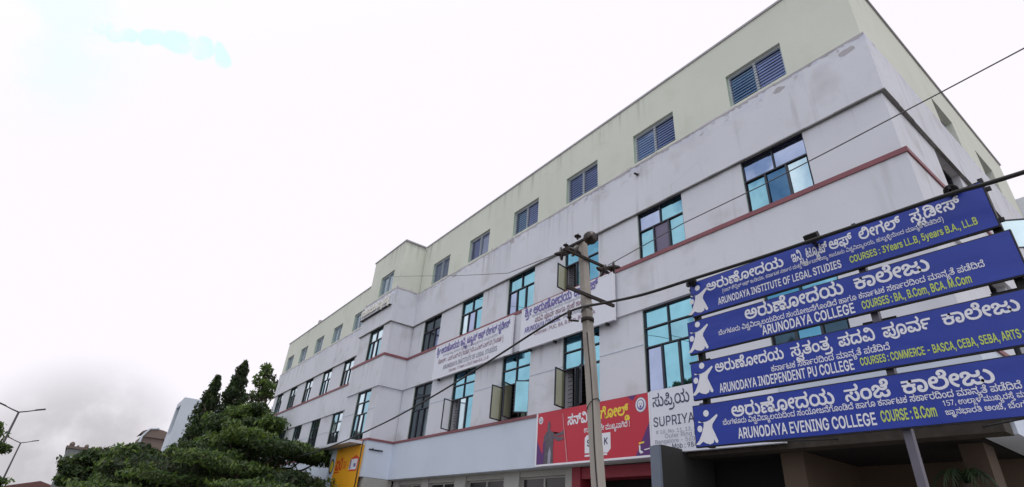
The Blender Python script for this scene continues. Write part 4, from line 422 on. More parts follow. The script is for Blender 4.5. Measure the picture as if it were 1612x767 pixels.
'k155': '44,-2 33,-1 25,2 18,7 14,13 11,20 10,27 11,35 13,42 17,48 23,54 29,59 37,64 44,69 50,74 53,78 54,84 54,88 53,92 51,94 48,96 43,98 38,98 31,97 25,94 22,90 21,84 22,81 22,78 24,75 25,73 11,66 9,71 7,76 6,81 5,86 6,93 9,99 13,105 20,109 28,112 38,113 49,112 58,108 64,103 68,98 70,91 70,85 70,78 67,72 64,66 58,61 52,56 45,51 37,45 31,40 27,35 26,28 28,21 31,17 37,14 45,13 56,15 64,20 69,29 71,39 87,39 89,27 95,20 103,15 112,13 122,15 130,21 135,30 136,42 135,55 131,66 125,76 117,84 107,91 95,95 123,96 131,90 139,82 145,74 149,65 152,55 153,43 152,30 148,19 142,10 134,3 124,-1 111,-2 104,-2 97,0 91,3 86,7 81,13 76,21 82,21 77,13 72,7 66,3 60,0 52,-2;70,-29 71,3 87,3 88,-29;86,95 86,110 131,110 131,95',
'k219': '61,-2 48,-2 37,1 27,5 19,10 13,16 9,24 7,32 6,40 6,43 6,46 6,49 7,52 23,50 22,48 22,46 22,44 22,42 22,37 24,32 26,27 30,22 35,19 42,16 50,14 61,13 72,14 81,16 88,19 94,23 98,27 100,32 101,36 102,41 101,46 100,50 99,54 96,58 96,59 95,59 94,59 93,60 89,63 84,65 78,67 72,67 64,66 60,65 57,62 56,59 57,55 59,53 63,51 69,51 76,52 81,54 85,58 88,63 90,71 91,81 90,91 87,100 83,108 78,116 72,122 65,126 57,129 48,130 42,129 38,127 35,124 34,119 35,115 38,112 41,110 46,109 53,110 59,113 63,119 65,128 80,126 78,116 74,108 69,102 62,98 55,96 47,95 39,96 32,98 26,101 22,106 20,112 19,120 21,129 27,137 36,142 48,144 61,142 72,138 82,132 91,124 98,115 102,104 106,92 107,81 106,75 106,70 105,66 104,61 103,60 103,59 103,58 102,58 102,57 96,48 88,41 79,38 68,36 56,38 47,42 42,49 40,59 41,65 43,70 47,75 53,78 60,80 70,81 78,81 85,79 92,76 98,73 99,72 107,66 112,59 115,50 116,41 115,32 113,23 109,16 103,9 95,4 85,1 74,-2',
'k244': '112,-2 104,-2 98,0 91,3 86,7 81,13 76,21 82,21 77,13 72,7 66,3 60,0 52,-2 44,-2 33,-1 25,2 18,7 14,13 11,20 10,27 11,35 13,42 17,48 23,54 29,59 37,64 44,69 50,74 53,78 54,84 54,88 53,92 51,94 48,96 43,98 38,98 31,97 25,94 22,90 21,84 22,81 22,78 24,75 25,73 11,66 9,71 7,76 6,81 5,86 6,93 9,99 13,105 20,109 28,112 38,113 49,112 58,108 64,103 68,98 70,91 70,85 70,78 67,72 64,66 58,61 52,56 45,51 37,45 31,40 27,35 26,28 28,21 31,17 37,14 45,13 56,15 64,20 69,29 71,39 87,39 89,27 95,20 103,15 112,13 122,15 128,19 131,25 133,32 132,39 130,45 127,50 122,55 116,59 110,63 121,70 129,65 136,60 141,54 146,47 148,40 149,31 148,22 145,14 140,7 133,2 124,-1;88,61 88,75 113,75 115,77 117,79 118,82 118,85 118,88 117,90 116,93 114,95 124,97 129,97 131,95 133,92 134,88 134,85 134,82 133,79 132,77 131,75 153,75 153,61 144,61 140,61 136,61 132,62 128,62 124,61;88,95 88,110 105,110 116,111 124,112 129,114 133,117 135,120 136,123 137,126 137,130 136,138 132,143 126,147 118,148 111,147 105,144 101,139 100,133 100,132 100,131 100,130 100,129 94,138 96,138 98,138 100,139 101,139 106,138 109,136 111,134 112,130 111,126 109,123 105,121 101,120 95,122 90,125 88,130 87,136 88,142 91,148 96,154 102,158 110,161 119,162 129,161 138,158 144,152 149,146 152,137 153,128 153,121 151,115 148,109 144,104 140,101 135,99 129,97 123,96 116,95 108,95',
'k260': '44,-2 33,-1 25,2 18,7 14,13 11,20 10,27 11,35 13,42 17,48 23,54 29,59 37,64 44,69 50,74 53,78 54,84 54,88 53,92 51,94 48,96 43,98 38,98 31,97 25,94 22,90 21,84 22,81 22,78 24,75 25,73 11,66 9,71 7,76 6,81 5,86 6,93 9,99 13,105 20,109 28,112 38,113 49,112 58,108 64,103 68,98 70,91 70,85 70,78 67,72 64,66 58,61 52,56 45,51 37,45 31,40 27,35 26,28 28,21 31,17 37,14 45,13 56,15 64,20 69,29 71,39 87,39 89,27 95,20 103,15 112,13 122,15 130,21 135,30 136,42 135,55 131,66 125,76 117,84 107,91 95,95 122,97 131,90 139,83 145,74 149,65 152,55 153,43 152,30 148,19 142,10 134,3 124,-1 111,-2 104,-2 97,0 91,3 86,7 81,13 76,21 82,21 77,13 72,7 66,3 60,0 52,-2;86,95 86,110 102,110 114,111 122,112 127,114 131,117 133,120 134,123 135,126 135,130 134,138 130,143 124,147 116,148 109,147 103,144 99,139 98,133 98,132 98,131 98,130 98,129 92,138 94,138 96,138 98,139 99,139 104,138 107,136 109,134 110,130 109,126 107,123 103,121 99,120 92,122 88,125 86,130 85,136 86,142 89,148 93,154 100,158 108,161 117,162 127,161 135,158 142,152 147,146 150,137 151,128 150,121 149,115 146,109 142,104 138,101 133,99 127,97 121,96 114,95 106,95',
'k281': '20,-2 11,-2 3,1 -4,5 -11,10 -18,16 -24,24 -30,32 -35,41 -20,50 -14,38 -7,29 -1,22 6,17 13,14 20,13 27,15 32,18 34,24 35,31 35,38 34,44 34,49 34,54 33,59 33,65 35,79 40,90 47,100 58,107 70,111 83,113 97,111 109,108 119,101 127,94 134,84 138,73 141,61 142,48 140,33 137,21 130,11 122,4 112,-1 99,-2 89,-1 80,2 74,7 69,14 66,21 65,30 66,38 68,44 72,49 76,53 81,55 87,56 94,55 98,52 101,48 102,42 102,37 99,33 96,31 92,30 87,31 83,33 81,36 80,40 82,42 81,40 80,37 80,34 79,31 81,24 84,18 90,14 99,12 107,13 113,16 118,22 122,28 124,37 125,47 124,60 121,72 115,82 107,90 97,95 84,97 74,96 66,93 59,88 54,81 51,73 50,63 50,57 50,52 50,47 51,42 51,37 51,31 50,20 47,12 42,5 36,1 28,-2',
'k416': '8,49 8,64 56,64 56,49',
'k425': '11,59 11,71 13,83 15,94 19,105 24,115 30,123 39,130 49,136 57,138 66,140 76,140 81,140 86,140 90,139 94,139 94,124 90,125 86,125 81,126 77,126 64,125 54,122 46,116 39,110 35,101 32,92 30,82 29,71 30,71 33,75 37,79 42,83 48,85 56,87 64,87 75,86 85,82 94,76 100,68 104,57 105,45 104,31 99,20 93,10 84,4 73,-1 60,-2 50,-1 41,2 32,6 25,13 19,21 15,32 12,44;59,13 71,15 80,20 86,31 88,45 86,57 81,66 72,72 60,74 51,73 44,70 37,66 33,60 30,54 29,48 29,42 31,36 33,29 36,24 41,19 46,16 52,13',
'k246': '112,-2 101,-1 92,3 83,10 76,21 82,21 77,13 72,7 66,3 60,0 52,-2 44,-2 33,-1 25,2 18,7 14,13 11,20 10,27 11,35 13,42 17,48 23,54 29,59 37,64 44,69 50,74 53,78 54,84 54,88 53,92 51,94 48,96 43,98 38,98 31,97 25,94 22,90 21,84 22,81 22,78 24,75 25,73 11,66 9,71 7,76 6,81 5,86 6,93 9,99 13,105 20,109 28,112 38,113 49,112 58,108 64,104 67,98 70,91 70,85 69,78 67,72 64,66 58,61 52,56 45,51 37,45 31,40 27,35 26,28 28,21 31,17 37,14 45,13 56,15 64,20 69,29 71,39 87,39 89,27 95,20 103,15 112,13 122,15 128,19 131,24 133,31 132,37 130,42 128,47 124,51 138,61 143,54 146,47 148,39 149,30 148,21 145,13 140,7 133,2 124,-1;103,62 92,63 82,66 75,70 68,76 63,82 59,88 56,94 63,102 70,94 76,87 82,82 92,78 101,77 108,78 113,80 116,84 118,90 117,94 116,98 113,102 110,104 125,110 128,107 131,102 133,96 134,90 133,82 130,75 126,70 120,66 112,63;84,95 84,110 100,110 112,111 120,112 125,114 129,117 131,120 132,123 133,126 133,130 132,138 128,143 122,147 114,148 107,147 101,144 97,139 96,133 96,132 96,131 96,130 96,129 90,138 92,138 94,138 96,139 97,139 102,138 105,136 107,134 108,130 107,126 105,123 101,121 97,120 90,122 86,125 84,130 83,136 84,142 87,148 91,154 98,158 106,161 115,162 125,161 133,158 140,152 145,146 148,137 149,128 148,121 147,115 144,109 140,104 136,101 131,99 125,97 119,96 112,95 104,95',
'k234': '53,-2 40,-1 28,1 19,6 12,13 7,21 6,32 7,41 11,49 17,54 25,58 34,61 44,62 55,65 64,67 69,71 73,77 74,84 75,93 75,96 74,104 73,113 70,121 66,129 61,136 54,141 47,145 37,146 32,145 28,143 25,140 24,135 25,131 28,128 31,126 36,125 43,126 49,129 53,135 55,144 70,142 68,132 64,124 59,118 49,113 37,111 29,112 22,114 16,117 12,122 10,128 9,136 11,145 17,153 26,158 38,160 51,158 61,154 70,148 78,139 83,129 87,118 90,107 91,95 91,93 90,91 90,90 90,88 90,87 90,85 88,73 83,64 77,58 69,53 60,50 50,48 41,47 34,46 29,43 25,40 23,36 22,32 23,27 25,22 29,18 35,16 43,14 53,13 68,14 80,18 90,23 97,30 101,39 102,50 101,60 98,70 92,78 85,85 83,85 82,86 80,87 78,87 73,90 67,91 60,92 53,92 45,92 39,90 34,87 33,82 33,80 34,78 34,76 36,73 21,67 19,72 17,76 16,80 16,84 16,88 18,93 20,97 24,100 29,103 35,106 43,107 53,108 60,108 67,107 73,105 79,103 80,103 81,103 82,103 83,103 84,103 85,102 94,97 102,90 109,83 114,73 118,62 119,50 118,40 116,30 112,22 106,15 99,9 90,4 79,0 67,-2',
'k175': '112,-2 101,-1 92,3 83,10 76,21 82,21 77,13 72,7 66,3 60,0 52,-2 44,-2 33,-1 25,2 18,7 14,13 11,20 10,27 11,35 13,42 17,48 23,54 29,59 37,64 44,69 50,74 53,78 54,84 54,88 53,92 51,94 48,96 43,98 38,98 31,97 25,94 22,90 21,84 22,81 22,78 24,75 25,73 11,66 9,71 7,76 6,81 5,86 6,93 9,99 13,105 20,109 28,112 38,113 49,112 58,108 64,104 67,98 70,91 70,85 69,78 67,72 64,66 58,61 52,56 45,51 37,45 31,40 27,35 26,28 28,21 31,17 37,14 45,13 56,15 64,20 69,29 72,39 87,39 89,27 95,20 103,15 112,13 122,15 128,19 131,24 133,31 132,37 130,42 128,47 124,51 138,61 143,54 146,47 148,39 149,30 148,21 145,13 140,7 133,2 124,-1;103,62 92,63 82,66 75,70 68,76 63,82 59,88 56,94 63,102 70,94 76,87 82,82 92,78 101,77 108,78 113,80 116,84 118,90 117,94 116,98 113,102 110,104 125,110 128,107 131,102 133,96 134,90 133,82 130,75 126,70 120,66 112,63;84,95 84,110 125,110 125,95;186,59 173,61 163,68 159,75 156,84 155,94 155,96 156,109 160,119 166,128 174,134 184,138 195,139 203,139 209,137 215,135 220,133 211,120 207,122 202,124 198,125 194,125 187,124 182,122 177,119 173,113 171,106 170,96 170,93 171,85 174,78 179,74 186,73 191,73 194,75 197,78 198,83 197,86 197,88 195,90 194,91 191,93 188,94 185,95 179,95 122,95 122,110 177,110 186,110 194,108 200,106 205,102 208,99 211,94 212,89 213,83 211,73 205,65 196,61',
'k54': '54,-2 40,-1 28,1 19,6 12,13 8,21 6,32 8,41 11,49 17,54 25,58 34,61 44,62 53,64 59,66 64,68 68,71 69,75 70,81 69,85 68,89 65,92 61,94 57,95 52,95 46,95 41,94 37,92 35,89 34,86 33,82 34,80 34,78 35,76 36,73 21,67 19,72 18,75 17,79 17,83 18,89 20,94 25,98 32,102 41,104 53,105 61,104 68,102 75,98 80,93 83,86 84,79 83,70 80,62 75,57 68,53 60,50 50,48 41,47 34,45 29,43 26,40 23,36 23,32 23,27 26,22 30,18 36,16 44,14 54,13 68,15 80,18 89,24 96,31 100,41 102,53 101,65 98,74 94,82 88,88 83,92 78,96 79,100 92,100 100,94 107,87 112,79 115,71 118,62 118,53 117,42 115,32 111,23 105,16 98,9 89,4 79,1 67,-2;6,95 6,110 77,110 86,110 91,111 95,112 98,114 100,116 101,118 102,121 102,124 101,130 99,136 95,143 89,149 102,158 110,148 115,139 117,131 118,122 118,118 117,113 114,108 110,103 107,101 104,99 100,97 94,96 87,95 78,95 72,95 50,97 30,95',
'k51': '75,-2 61,-1 49,1 38,6 29,12 21,20 15,28 11,39 8,50 7,62 8,72 10,81 12,89 19,99 27,106 37,111 48,113 57,112 64,109 69,106 74,100 76,94 77,86 76,78 73,70 68,64 62,60 53,57 42,56 38,56 34,56 31,57 27,59 24,60 22,62 24,76 26,75 28,73 31,72 34,71 38,70 41,70 50,71 57,74 60,79 61,85 60,91 58,95 54,98 48,99 42,98 36,95 31,90 27,83 24,74 23,61 24,49 29,37 36,28 47,20 55,17 65,15 76,14 86,14 96,16 104,19 114,25 122,33 126,44 128,56 126,69 120,81 114,87 107,93 98,98 108,113 118,106 127,98 135,90 140,80 143,69 144,56 144,46 141,36 137,27 132,19 124,12 115,6 104,1 90,-2',
'k221': '43,-2 33,-1 25,3 18,9 13,19 10,27 9,36 8,46 9,57 12,68 17,79 25,89 34,98 46,104 55,108 65,110 76,110 90,109 101,106 110,101 118,95 123,89 128,83 129,83 124,93 118,102 111,111 102,118 93,124 82,129 71,132 58,133 45,132 37,128 32,123 31,116 31,112 32,108 35,104 38,100 27,89 24,93 20,97 18,102 16,107 15,112 14,117 16,128 20,136 27,141 36,146 46,148 57,149 67,148 77,146 86,144 95,141 102,137 109,132 117,126 124,119 130,111 135,102 138,93 141,82 143,72 144,60 145,47 144,36 143,27 140,18 135,9 128,3 119,-1 109,-2 101,-2 94,0 88,3 83,7 78,13 73,21 80,22 75,13 69,6 63,2 57,-1 50,-2;45,13 54,15 62,20 66,29 69,39 84,39 87,27 92,20 99,15 107,13 116,15 123,20 127,29 128,43 127,53 125,63 121,72 116,79 109,86 100,91 90,94 79,95 75,95 64,94 53,91 45,86 38,80 32,73 28,64 26,54 25,44 26,30 30,20 37,15',
'k284': '62,-2 48,-1 37,3 27,9 20,17 15,26 11,35 9,46 8,56 9,66 11,76 15,85 20,93 26,99 33,105 42,109 51,112 61,112 75,111 86,107 96,101 103,93 108,84 112,75 114,65 114,55 114,44 111,34 108,25 103,17 97,10 89,5 81,1 72,-2;61,13 72,15 81,18 88,24 93,33 97,43 98,56 97,67 94,77 89,85 81,92 72,95 61,97 51,95 42,92 35,86 29,78 26,68 24,55 26,43 29,32 34,24 42,18 51,15;144,-2 134,-2 126,1 118,5 110,11 103,17 97,25 108,35 116,26 125,19 134,15 144,13 155,15 163,21 168,30 170,42 169,55 165,66 159,76 150,84 140,91 129,95 156,97 165,90 173,83 179,74 183,65 186,55 186,43 186,35 184,27 182,19 177,12 172,6 164,2 155,-1;120,95 120,110 136,110 148,111 156,112 161,114 164,117 166,120 168,123 168,126 168,130 167,138 163,143 157,147 150,148 143,147 137,144 133,139 131,133 131,132 131,131 131,130 132,129 126,138 128,138 130,138 131,139 133,139 137,138 141,136 143,134 143,130 143,126 140,123 137,121 132,120 126,122 122,125 120,130 119,136 120,142 122,148 127,154 133,158 141,161 151,162 161,161 169,158 176,152 180,146 184,137 185,128 184,121 182,115 180,109 175,104 171,101 166,99 161,97 155,96 148,95 140,95;212,-2 200,-1 189,5 179,13 170,23 180,34 188,25 196,18 203,15 212,13 220,15 225,18 228,24 229,31 228,38 228,44 228,49 227,54 227,59 227,65 229,79 234,90 241,100 251,107 263,111 277,113 291,111 303,108 313,101 321,94 327,84 332,73 334,61 335,48 335,38 333,29 330,21 324,11 316,4 306,-1 293,-2 283,-1 274,2 268,7 263,14 260,21 259,30 260,38 262,44 265,49 270,53 275,55 281,56 288,55 292,52 295,48 296,42 295,37 293,33 290,31 285,30 280,31 277,33 275,37 274,42 276,42 274,40 274,37 273,34 273,31 274,24 278,18 284,14 293,12 301,13 307,16 312,21 316,28 318,37 319,47 318,60 315,72 309,82 301,90 291,95 278,97 268,96 259,93 252,88 248,81 244,73 243,63 244,57 244,52 244,47 245,42 245,37 245,31 244,20 240,12 235,5 228,1 220,-2',
'k257': '97,-2 87,-1 79,2 73,6 68,12 63,18 59,25 54,33 50,38 47,42 44,44 40,45 36,46 30,45 26,42 23,36 22,30 23,23 25,16 28,10 32,3 17,-3 13,4 9,12 7,20 6,29 7,38 10,46 15,52 21,57 28,60 36,61 47,60 56,55 63,48 70,37 74,30 78,24 82,19 87,16 92,14 98,13 107,15 113,21 116,29 117,38 116,52 112,64 105,75 96,84 85,91 73,95 7,95 7,110 85,110 97,111 105,112 110,114 113,117 115,120 117,123 117,126 118,130 116,138 112,143 106,147 99,148 92,147 86,144 82,139 81,133 81,132 81,131 81,130 81,129 75,138 77,138 79,138 80,139 82,139 86,138 90,136 92,134 93,130 92,126 90,123 86,121 81,120 75,122 71,125 69,130 68,136 69,142 72,148 76,154 82,158 90,161 100,162 110,161 118,158 125,152 130,146 133,137 134,128 133,121 132,115 129,109 125,104 120,101 116,99 110,97 104,96 97,95 89,95 84,95 102,97 111,90 119,81 125,72 130,62 133,51 134,40 133,27 129,17 124,9 117,3 108,-1',
'k216': '43,-2 33,-1 25,3 18,9 13,19 10,27 9,36 8,46 10,59 13,71 19,82 27,92 37,100 49,106 58,108 67,110 76,110 86,110 96,108 105,105 114,101 122,95 129,87 136,66 133,52 129,47 123,43 117,40 108,39 102,39 96,41 91,44 87,48 85,54 84,60 86,69 91,76 98,79 107,80 113,80 118,79 123,77 127,74 135,68 141,59 145,49 146,37 145,26 141,16 136,8 128,2 120,-1 110,-2 98,-1 88,3 80,10 73,21 80,22 75,13 69,6 63,2 57,-1 50,-2;45,13 54,15 61,20 66,28 69,37 84,37 87,26 93,19 100,15 108,13 114,14 120,16 124,19 128,23 130,29 131,37 130,44 128,52 125,58 121,64 116,67 109,68 105,68 102,66 100,64 99,60 100,56 102,54 105,52 109,51 113,52 116,53 119,55 122,58 124,62 124,67 124,73 121,78 118,83 112,87 106,90 99,93 91,94 82,95 75,95 64,94 53,91 45,86 38,80 32,73 28,64 26,54 25,44 26,30 30,20 37,15;57,149 68,148 79,147 88,144 101,139 112,132 121,125 129,116 134,106 138,96 141,86 142,75 142,70 141,66 140,62 138,58 122,85 129,87 124,98 117,107 109,115 99,122 90,126 81,130 70,132 58,133 49,132 42,131 37,128 33,125 31,121 31,116 31,112 32,108 35,103 38,99 26,90 23,94 20,98 18,103 16,108 15,112 14,117 16,128 20,136 27,141 36,146 46,148',
'k255': '43,-2 33,-1 25,3 18,9 13,18 9,30 8,44 9,56 12,67 16,77 22,85 30,92 39,97 42,95 8,95 8,110 96,110 108,111 116,112 121,114 124,117 126,120 128,123 128,126 128,130 127,138 123,143 117,147 110,148 103,147 97,144 93,139 91,133 91,132 91,131 91,130 92,129 86,138 88,138 90,138 91,139 93,139 97,138 101,136 103,134 103,130 103,126 100,123 97,121 92,120 86,122 82,125 80,130 79,136 80,142 82,148 87,154 93,158 101,161 111,162 121,161 129,158 136,152 140,146 144,137 145,128 144,121 142,115 139,109 135,104 131,101 126,99 120,97 113,96 115,98 123,93 131,86 137,77 141,67 144,56 145,44 144,30 140,18 135,9 128,3 119,-1 109,-2 101,-2 94,0 88,3 83,7 78,13 73,21 80,22 75,13 69,6 63,2 57,-1 50,-2;45,13 54,15 62,20 66,29 69,39 84,39 87,27 92,20 99,15 107,13 116,15 123,20 127,30 128,44 127,54 125,63 121,72 116,80 109,86 100,91 90,94 79,95 75,95 64,94 53,91 45,87 38,81 32,73 28,64 26,55 25,44 26,30 30,20 37,15',
'k106': '-48,-74 -55,-73 -62,-70 -68,-66 -73,-60 -76,-52 -77,-43 -76,-34 -73,-27 -68,-20 -62,-15 -55,-12 -47,-11 -38,-12 -32,-16 -28,-22 -27,-29 -28,-36 -32,-42 -40,-46 -49,-47 -56,-46 -61,-45 -65,-42 -68,-40 -66,-28 -64,-31 -60,-33 -56,-35 -51,-35 -46,-35 -42,-34 -41,-32 -40,-29 -40,-26 -42,-24 -44,-23 -47,-23 -53,-24 -58,-27 -62,-34 -63,-43 -62,-49 -61,-54 -58,-57 -55,-59 -51,-60 -47,-61 -40,-60 -34,-56 -31,-52 -29,-46 -16,-46 -14,-53 -10,-57 -6,-60 0,-61 6,-60 10,-58 13,-54 14,-48 12,-41 8,-36 2,-33 -4,-32 1,-21 7,-23 14,-25 19,-29 24,-34 27,-40 28,-48 27,-56 24,-63 20,-68 14,-71 8,-73 1,-74 -8,-73 -16,-69 -21,-64 -25,-58 -19,-58 -23,-63 -27,-67 -31,-70 -36,-72 -41,-73;-14,-33 -14,-20 -5,-20 -1,-20 3,-19 5,-18 7,-17 8,-15 9,-14 10,-11 10,-9 9,-4 8,2 6,9 3,15 18,19 21,12 23,4 25,-3 25,-10 24,-17 22,-23 18,-27 13,-30 7,-32 2,-33',
'k18': '115,-2 106,-2 98,0 92,3 88,8 83,14 79,20 85,21 80,13 74,6 68,2 61,0 53,-2 45,-2 34,-1 25,2 17,7 11,14 7,23 6,33 7,42 9,49 14,56 20,61 27,64 36,65 46,64 53,60 58,54 60,46 59,43 59,40 58,37 57,34 43,36 44,37 44,39 44,41 45,42 44,46 42,49 39,50 36,51 30,50 25,46 22,41 21,34 23,26 27,19 35,15 46,13 58,15 67,20 72,29 74,39 89,39 92,27 97,20 105,15 114,13 123,15 129,21 132,30 134,41 133,54 129,64 124,73 118,80 110,86 102,91 93,95 84,98 86,99 80,88 72,82 63,78 53,77 48,77 42,78 36,81 31,84 26,89 23,96 21,105 20,115 35,117 37,104 41,97 46,93 53,92 61,93 67,97 72,105 75,117 88,114 100,110 110,106 119,100 127,94 134,88 141,77 146,66 149,54 150,41 149,27 145,16 139,8 132,2 124,-1',
'k419': '105,69 104,58 103,48 102,39 99,27 94,16 87,8 79,2 69,-1 57,-2 47,-1 38,1 30,6 24,13 19,21 15,31 12,42 10,55 10,69 10,83 12,96 14,108 18,117 23,125 30,132 37,137 46,139 57,140 67,139 76,137 84,132 90,126 95,117 99,108 102,96 104,83;27,69 28,57 29,47 30,38 34,27 40,19 47,14 57,13 67,14 74,19 80,27 84,38 85,47 86,57 87,69 86,81 85,91 84,100 80,111 74,119 67,124 57,125 47,124 40,119 34,111 30,100 29,91 28,81',
'k23': '57,-2 44,-1 32,2 24,8 17,15 13,24 12,34 12,41 14,46 16,52 20,56 25,61 30,64 33,61 7,61 7,75 49,75 51,77 52,79 54,82 54,85 54,88 53,90 52,93 51,95 60,97 67,95 68,92 69,90 70,87 70,85 70,82 69,79 68,77 67,75 108,75 108,61 81,62 84,64 89,61 94,57 98,53 101,47 103,41 103,35 102,24 98,15 92,8 82,2 71,-1;57,13 71,15 80,20 85,28 87,37 86,44 84,50 80,55 74,58 66,60 57,61 48,60 41,58 35,54 31,50 28,44 28,37 29,27 35,20 44,15;7,95 7,110 67,110 76,110 82,111 86,112 88,114 91,116 92,118 93,121 93,124 92,130 90,136 86,143 80,149 93,158 101,148 106,139 108,131 109,122 109,118 108,113 105,108 101,103 95,99 89,97 81,95 70,95',
'k151': '97,-2 87,-1 79,2 73,6 68,12 63,18 59,25 54,33 50,38 47,42 44,44 40,45 36,46 30,45 26,42 23,36 22,30 23,23 25,16 28,10 32,3 17,-3 13,4 9,12 7,20 6,29 7,38 10,46 15,52 21,57 28,60 36,61 47,60 56,55 63,48 70,37 74,30 78,24 82,19 87,16 92,14 98,13 107,15 113,21 116,29 117,38 116,52 112,64 105,75 96,84 85,91 73,95 7,95 7,110 112,110 112,95 100,95 102,96 111,89 119,81 125,72 130,62 133,51 134,40 133,27 129,17 124,9 117,3 108,-1',
'k156': '45,-2 35,-1 25,2 17,7 11,14 7,23 6,33 7,42 10,49 14,56 20,61 28,64 37,65 46,64 54,60 58,54 60,46 60,43 59,40 59,37 57,34 44,36 44,37 45,39 45,40 45,42 44,46 43,49 40,50 36,51 30,50 26,46 23,41 22,34 23,26 28,19 36,15 47,13 59,15 67,20 72,29 74,39 90,39 92,27 98,20 105,15 114,13 124,15 130,21 133,29 134,38 133,50 130,60 125,69 119,77 112,84 104,90 96,93 88,95 118,97 128,90 136,81 142,72 147,62 149,51 150,40 149,26 146,16 140,8 133,2 124,-1 115,-2 106,-2 99,0 93,3 88,8 84,14 79,20 85,21 80,13 74,6 68,2 61,0 54,-2;6,95 6,110 108,110 117,110 123,111 127,112 130,114 132,116 133,118 134,121 134,124 133,130 131,136 127,143 121,149 134,158 142,148 147,139 150,131 150,122 150,118 149,113 146,108 142,103 137,99 130,97 122,95 112,95;182,-2 172,-2 163,1 155,5 148,11 141,17 135,25 145,35 153,26 162,19 171,15 182,13 193,15 201,21 206,30 207,42 206,55 202,66 196,76 188,84 178,91 166,95 194,96 203,90 210,82 216,74 220,65 223,55 224,43 223,35 222,27 219,19 215,12 209,6 202,2 193,-1;160,95 160,110 201,110 201,95',
'k253': '62,-2 49,-2 37,1 28,5 20,10 14,16 10,24 7,32 7,40 7,43 7,46 7,49 8,52 24,50 23,48 23,46 23,44 23,42 23,37 24,32 27,27 30,22 36,19 42,16 51,14 61,13 73,14 82,16 89,19 95,23 98,27 101,32 102,36 102,41 102,46 101,50 100,54 97,57 97,58 96,59 95,59 94,60 90,63 85,65 79,67 72,67 65,66 60,65 58,62 57,59 58,55 60,53 64,51 70,51 76,51 81,54 85,57 88,61 90,66 90,72 89,79 86,85 82,90 77,93 72,96 68,97 91,98 97,94 101,87 104,80 105,71 105,69 105,68 105,67 105,66 103,60 100,52 96,46 90,42 83,39 76,37 68,36 57,38 48,42 43,49 41,59 42,64 44,70 48,74 53,78 61,80 70,80 77,80 84,79 90,77 95,75 96,75 96,74 97,74 98,74 99,73 107,67 112,59 116,51 117,41 116,32 114,23 109,16 103,9 96,4 86,1 75,-2;8,95 8,110 68,110 80,111 88,112 93,114 96,117 98,120 100,123 100,126 101,130 99,138 95,143 89,147 82,148 75,147 69,144 65,139 64,133 64,132 64,131 64,130 64,129 58,138 60,138 62,138 64,139 65,139 69,138 73,136 75,134 76,130 75,126 72,123 69,121 64,120 58,122 54,125 52,130 51,136 52,142 55,148 59,154 66,158 73,161 83,162 93,161 101,158 108,152 113,146 116,137 117,128 116,121 115,115 112,109 108,104 103,101 99,99 93,97 87,96 80,95 72,95',
'k250': '43,-2 33,-1 25,3 18,9 13,18 9,30 8,44 9,56 12,67 16,77 22,85 30,92 39,97 42,95 8,95 8,110 97,110 109,111 117,112 122,114 125,117 127,120 129,123 129,126 130,130 128,138 124,143 118,147 111,148 104,147 98,144 94,139 93,133 93,132 93,131 93,130 93,129 87,138 89,138 91,138 92,139 94,139 98,138 102,136 104,134 105,130 104,126 102,123 98,121 93,120 87,122 83,125 81,130 80,136 81,142 84,148 88,154 94,158 102,161 112,162 122,161 130,158 137,152 142,146 145,137 146,128 145,121 144,115 141,109 136,104 132,101 128,99 122,97 116,96 109,95 101,95 112,101 118,98 125,95 130,90 134,85 136,80 138,74 138,67 138,64 138,61 137,58 136,55 135,54 134,54 134,53 133,52 129,47 123,43 117,40 108,39 102,39 96,41 91,44 87,48 85,54 84,60 86,69 91,76 98,79 107,80 113,80 118,79 123,77 127,74 135,68 141,59 145,49 146,37 145,26 141,16 136,8 128,2 120,-1 110,-2 98,-1 88,3 81,10 73,21 80,22 75,13 69,6 63,2 57,-1 50,-2;45,13 54,15 61,20 66,28 69,37 84,37 87,26 93,19 100,15 108,13 114,14 120,16 124,19 128,23 130,29 131,37 130,44 128,52 125,58 121,64 116,67 109,68 105,68 102,66 100,64 99,60 100,56 102,54 105,52 109,51 113,52 116,53 119,55 122,58 124,62 124,67 124,73 121,78 118,83 112,87 106,91 99,93 91,95 82,95 75,95 64,94 53,91 45,87 38,81 32,73 28,64 26,55 25,44 26,30 30,20 37,15',
'k158': '65,-2 55,-2 45,0 36,4 28,9 21,15 16,22 12,30 9,40 8,51 9,62 12,71 15,79 20,87 26,93 34,98 37,95 8,95 8,110 100,110 100,95 99,95 99,97 106,91 111,85 116,78 119,70 121,61 122,51 121,41 119,32 115,23 110,16 104,10 96,4 87,1 76,-2;65,14 78,15 88,19 96,26 101,34 104,44 106,54 104,66 100,76 94,85 86,90 76,94 66,95 54,94 44,90 36,84 30,76 26,66 25,54 26,42 30,32 36,24 44,19 54,15',
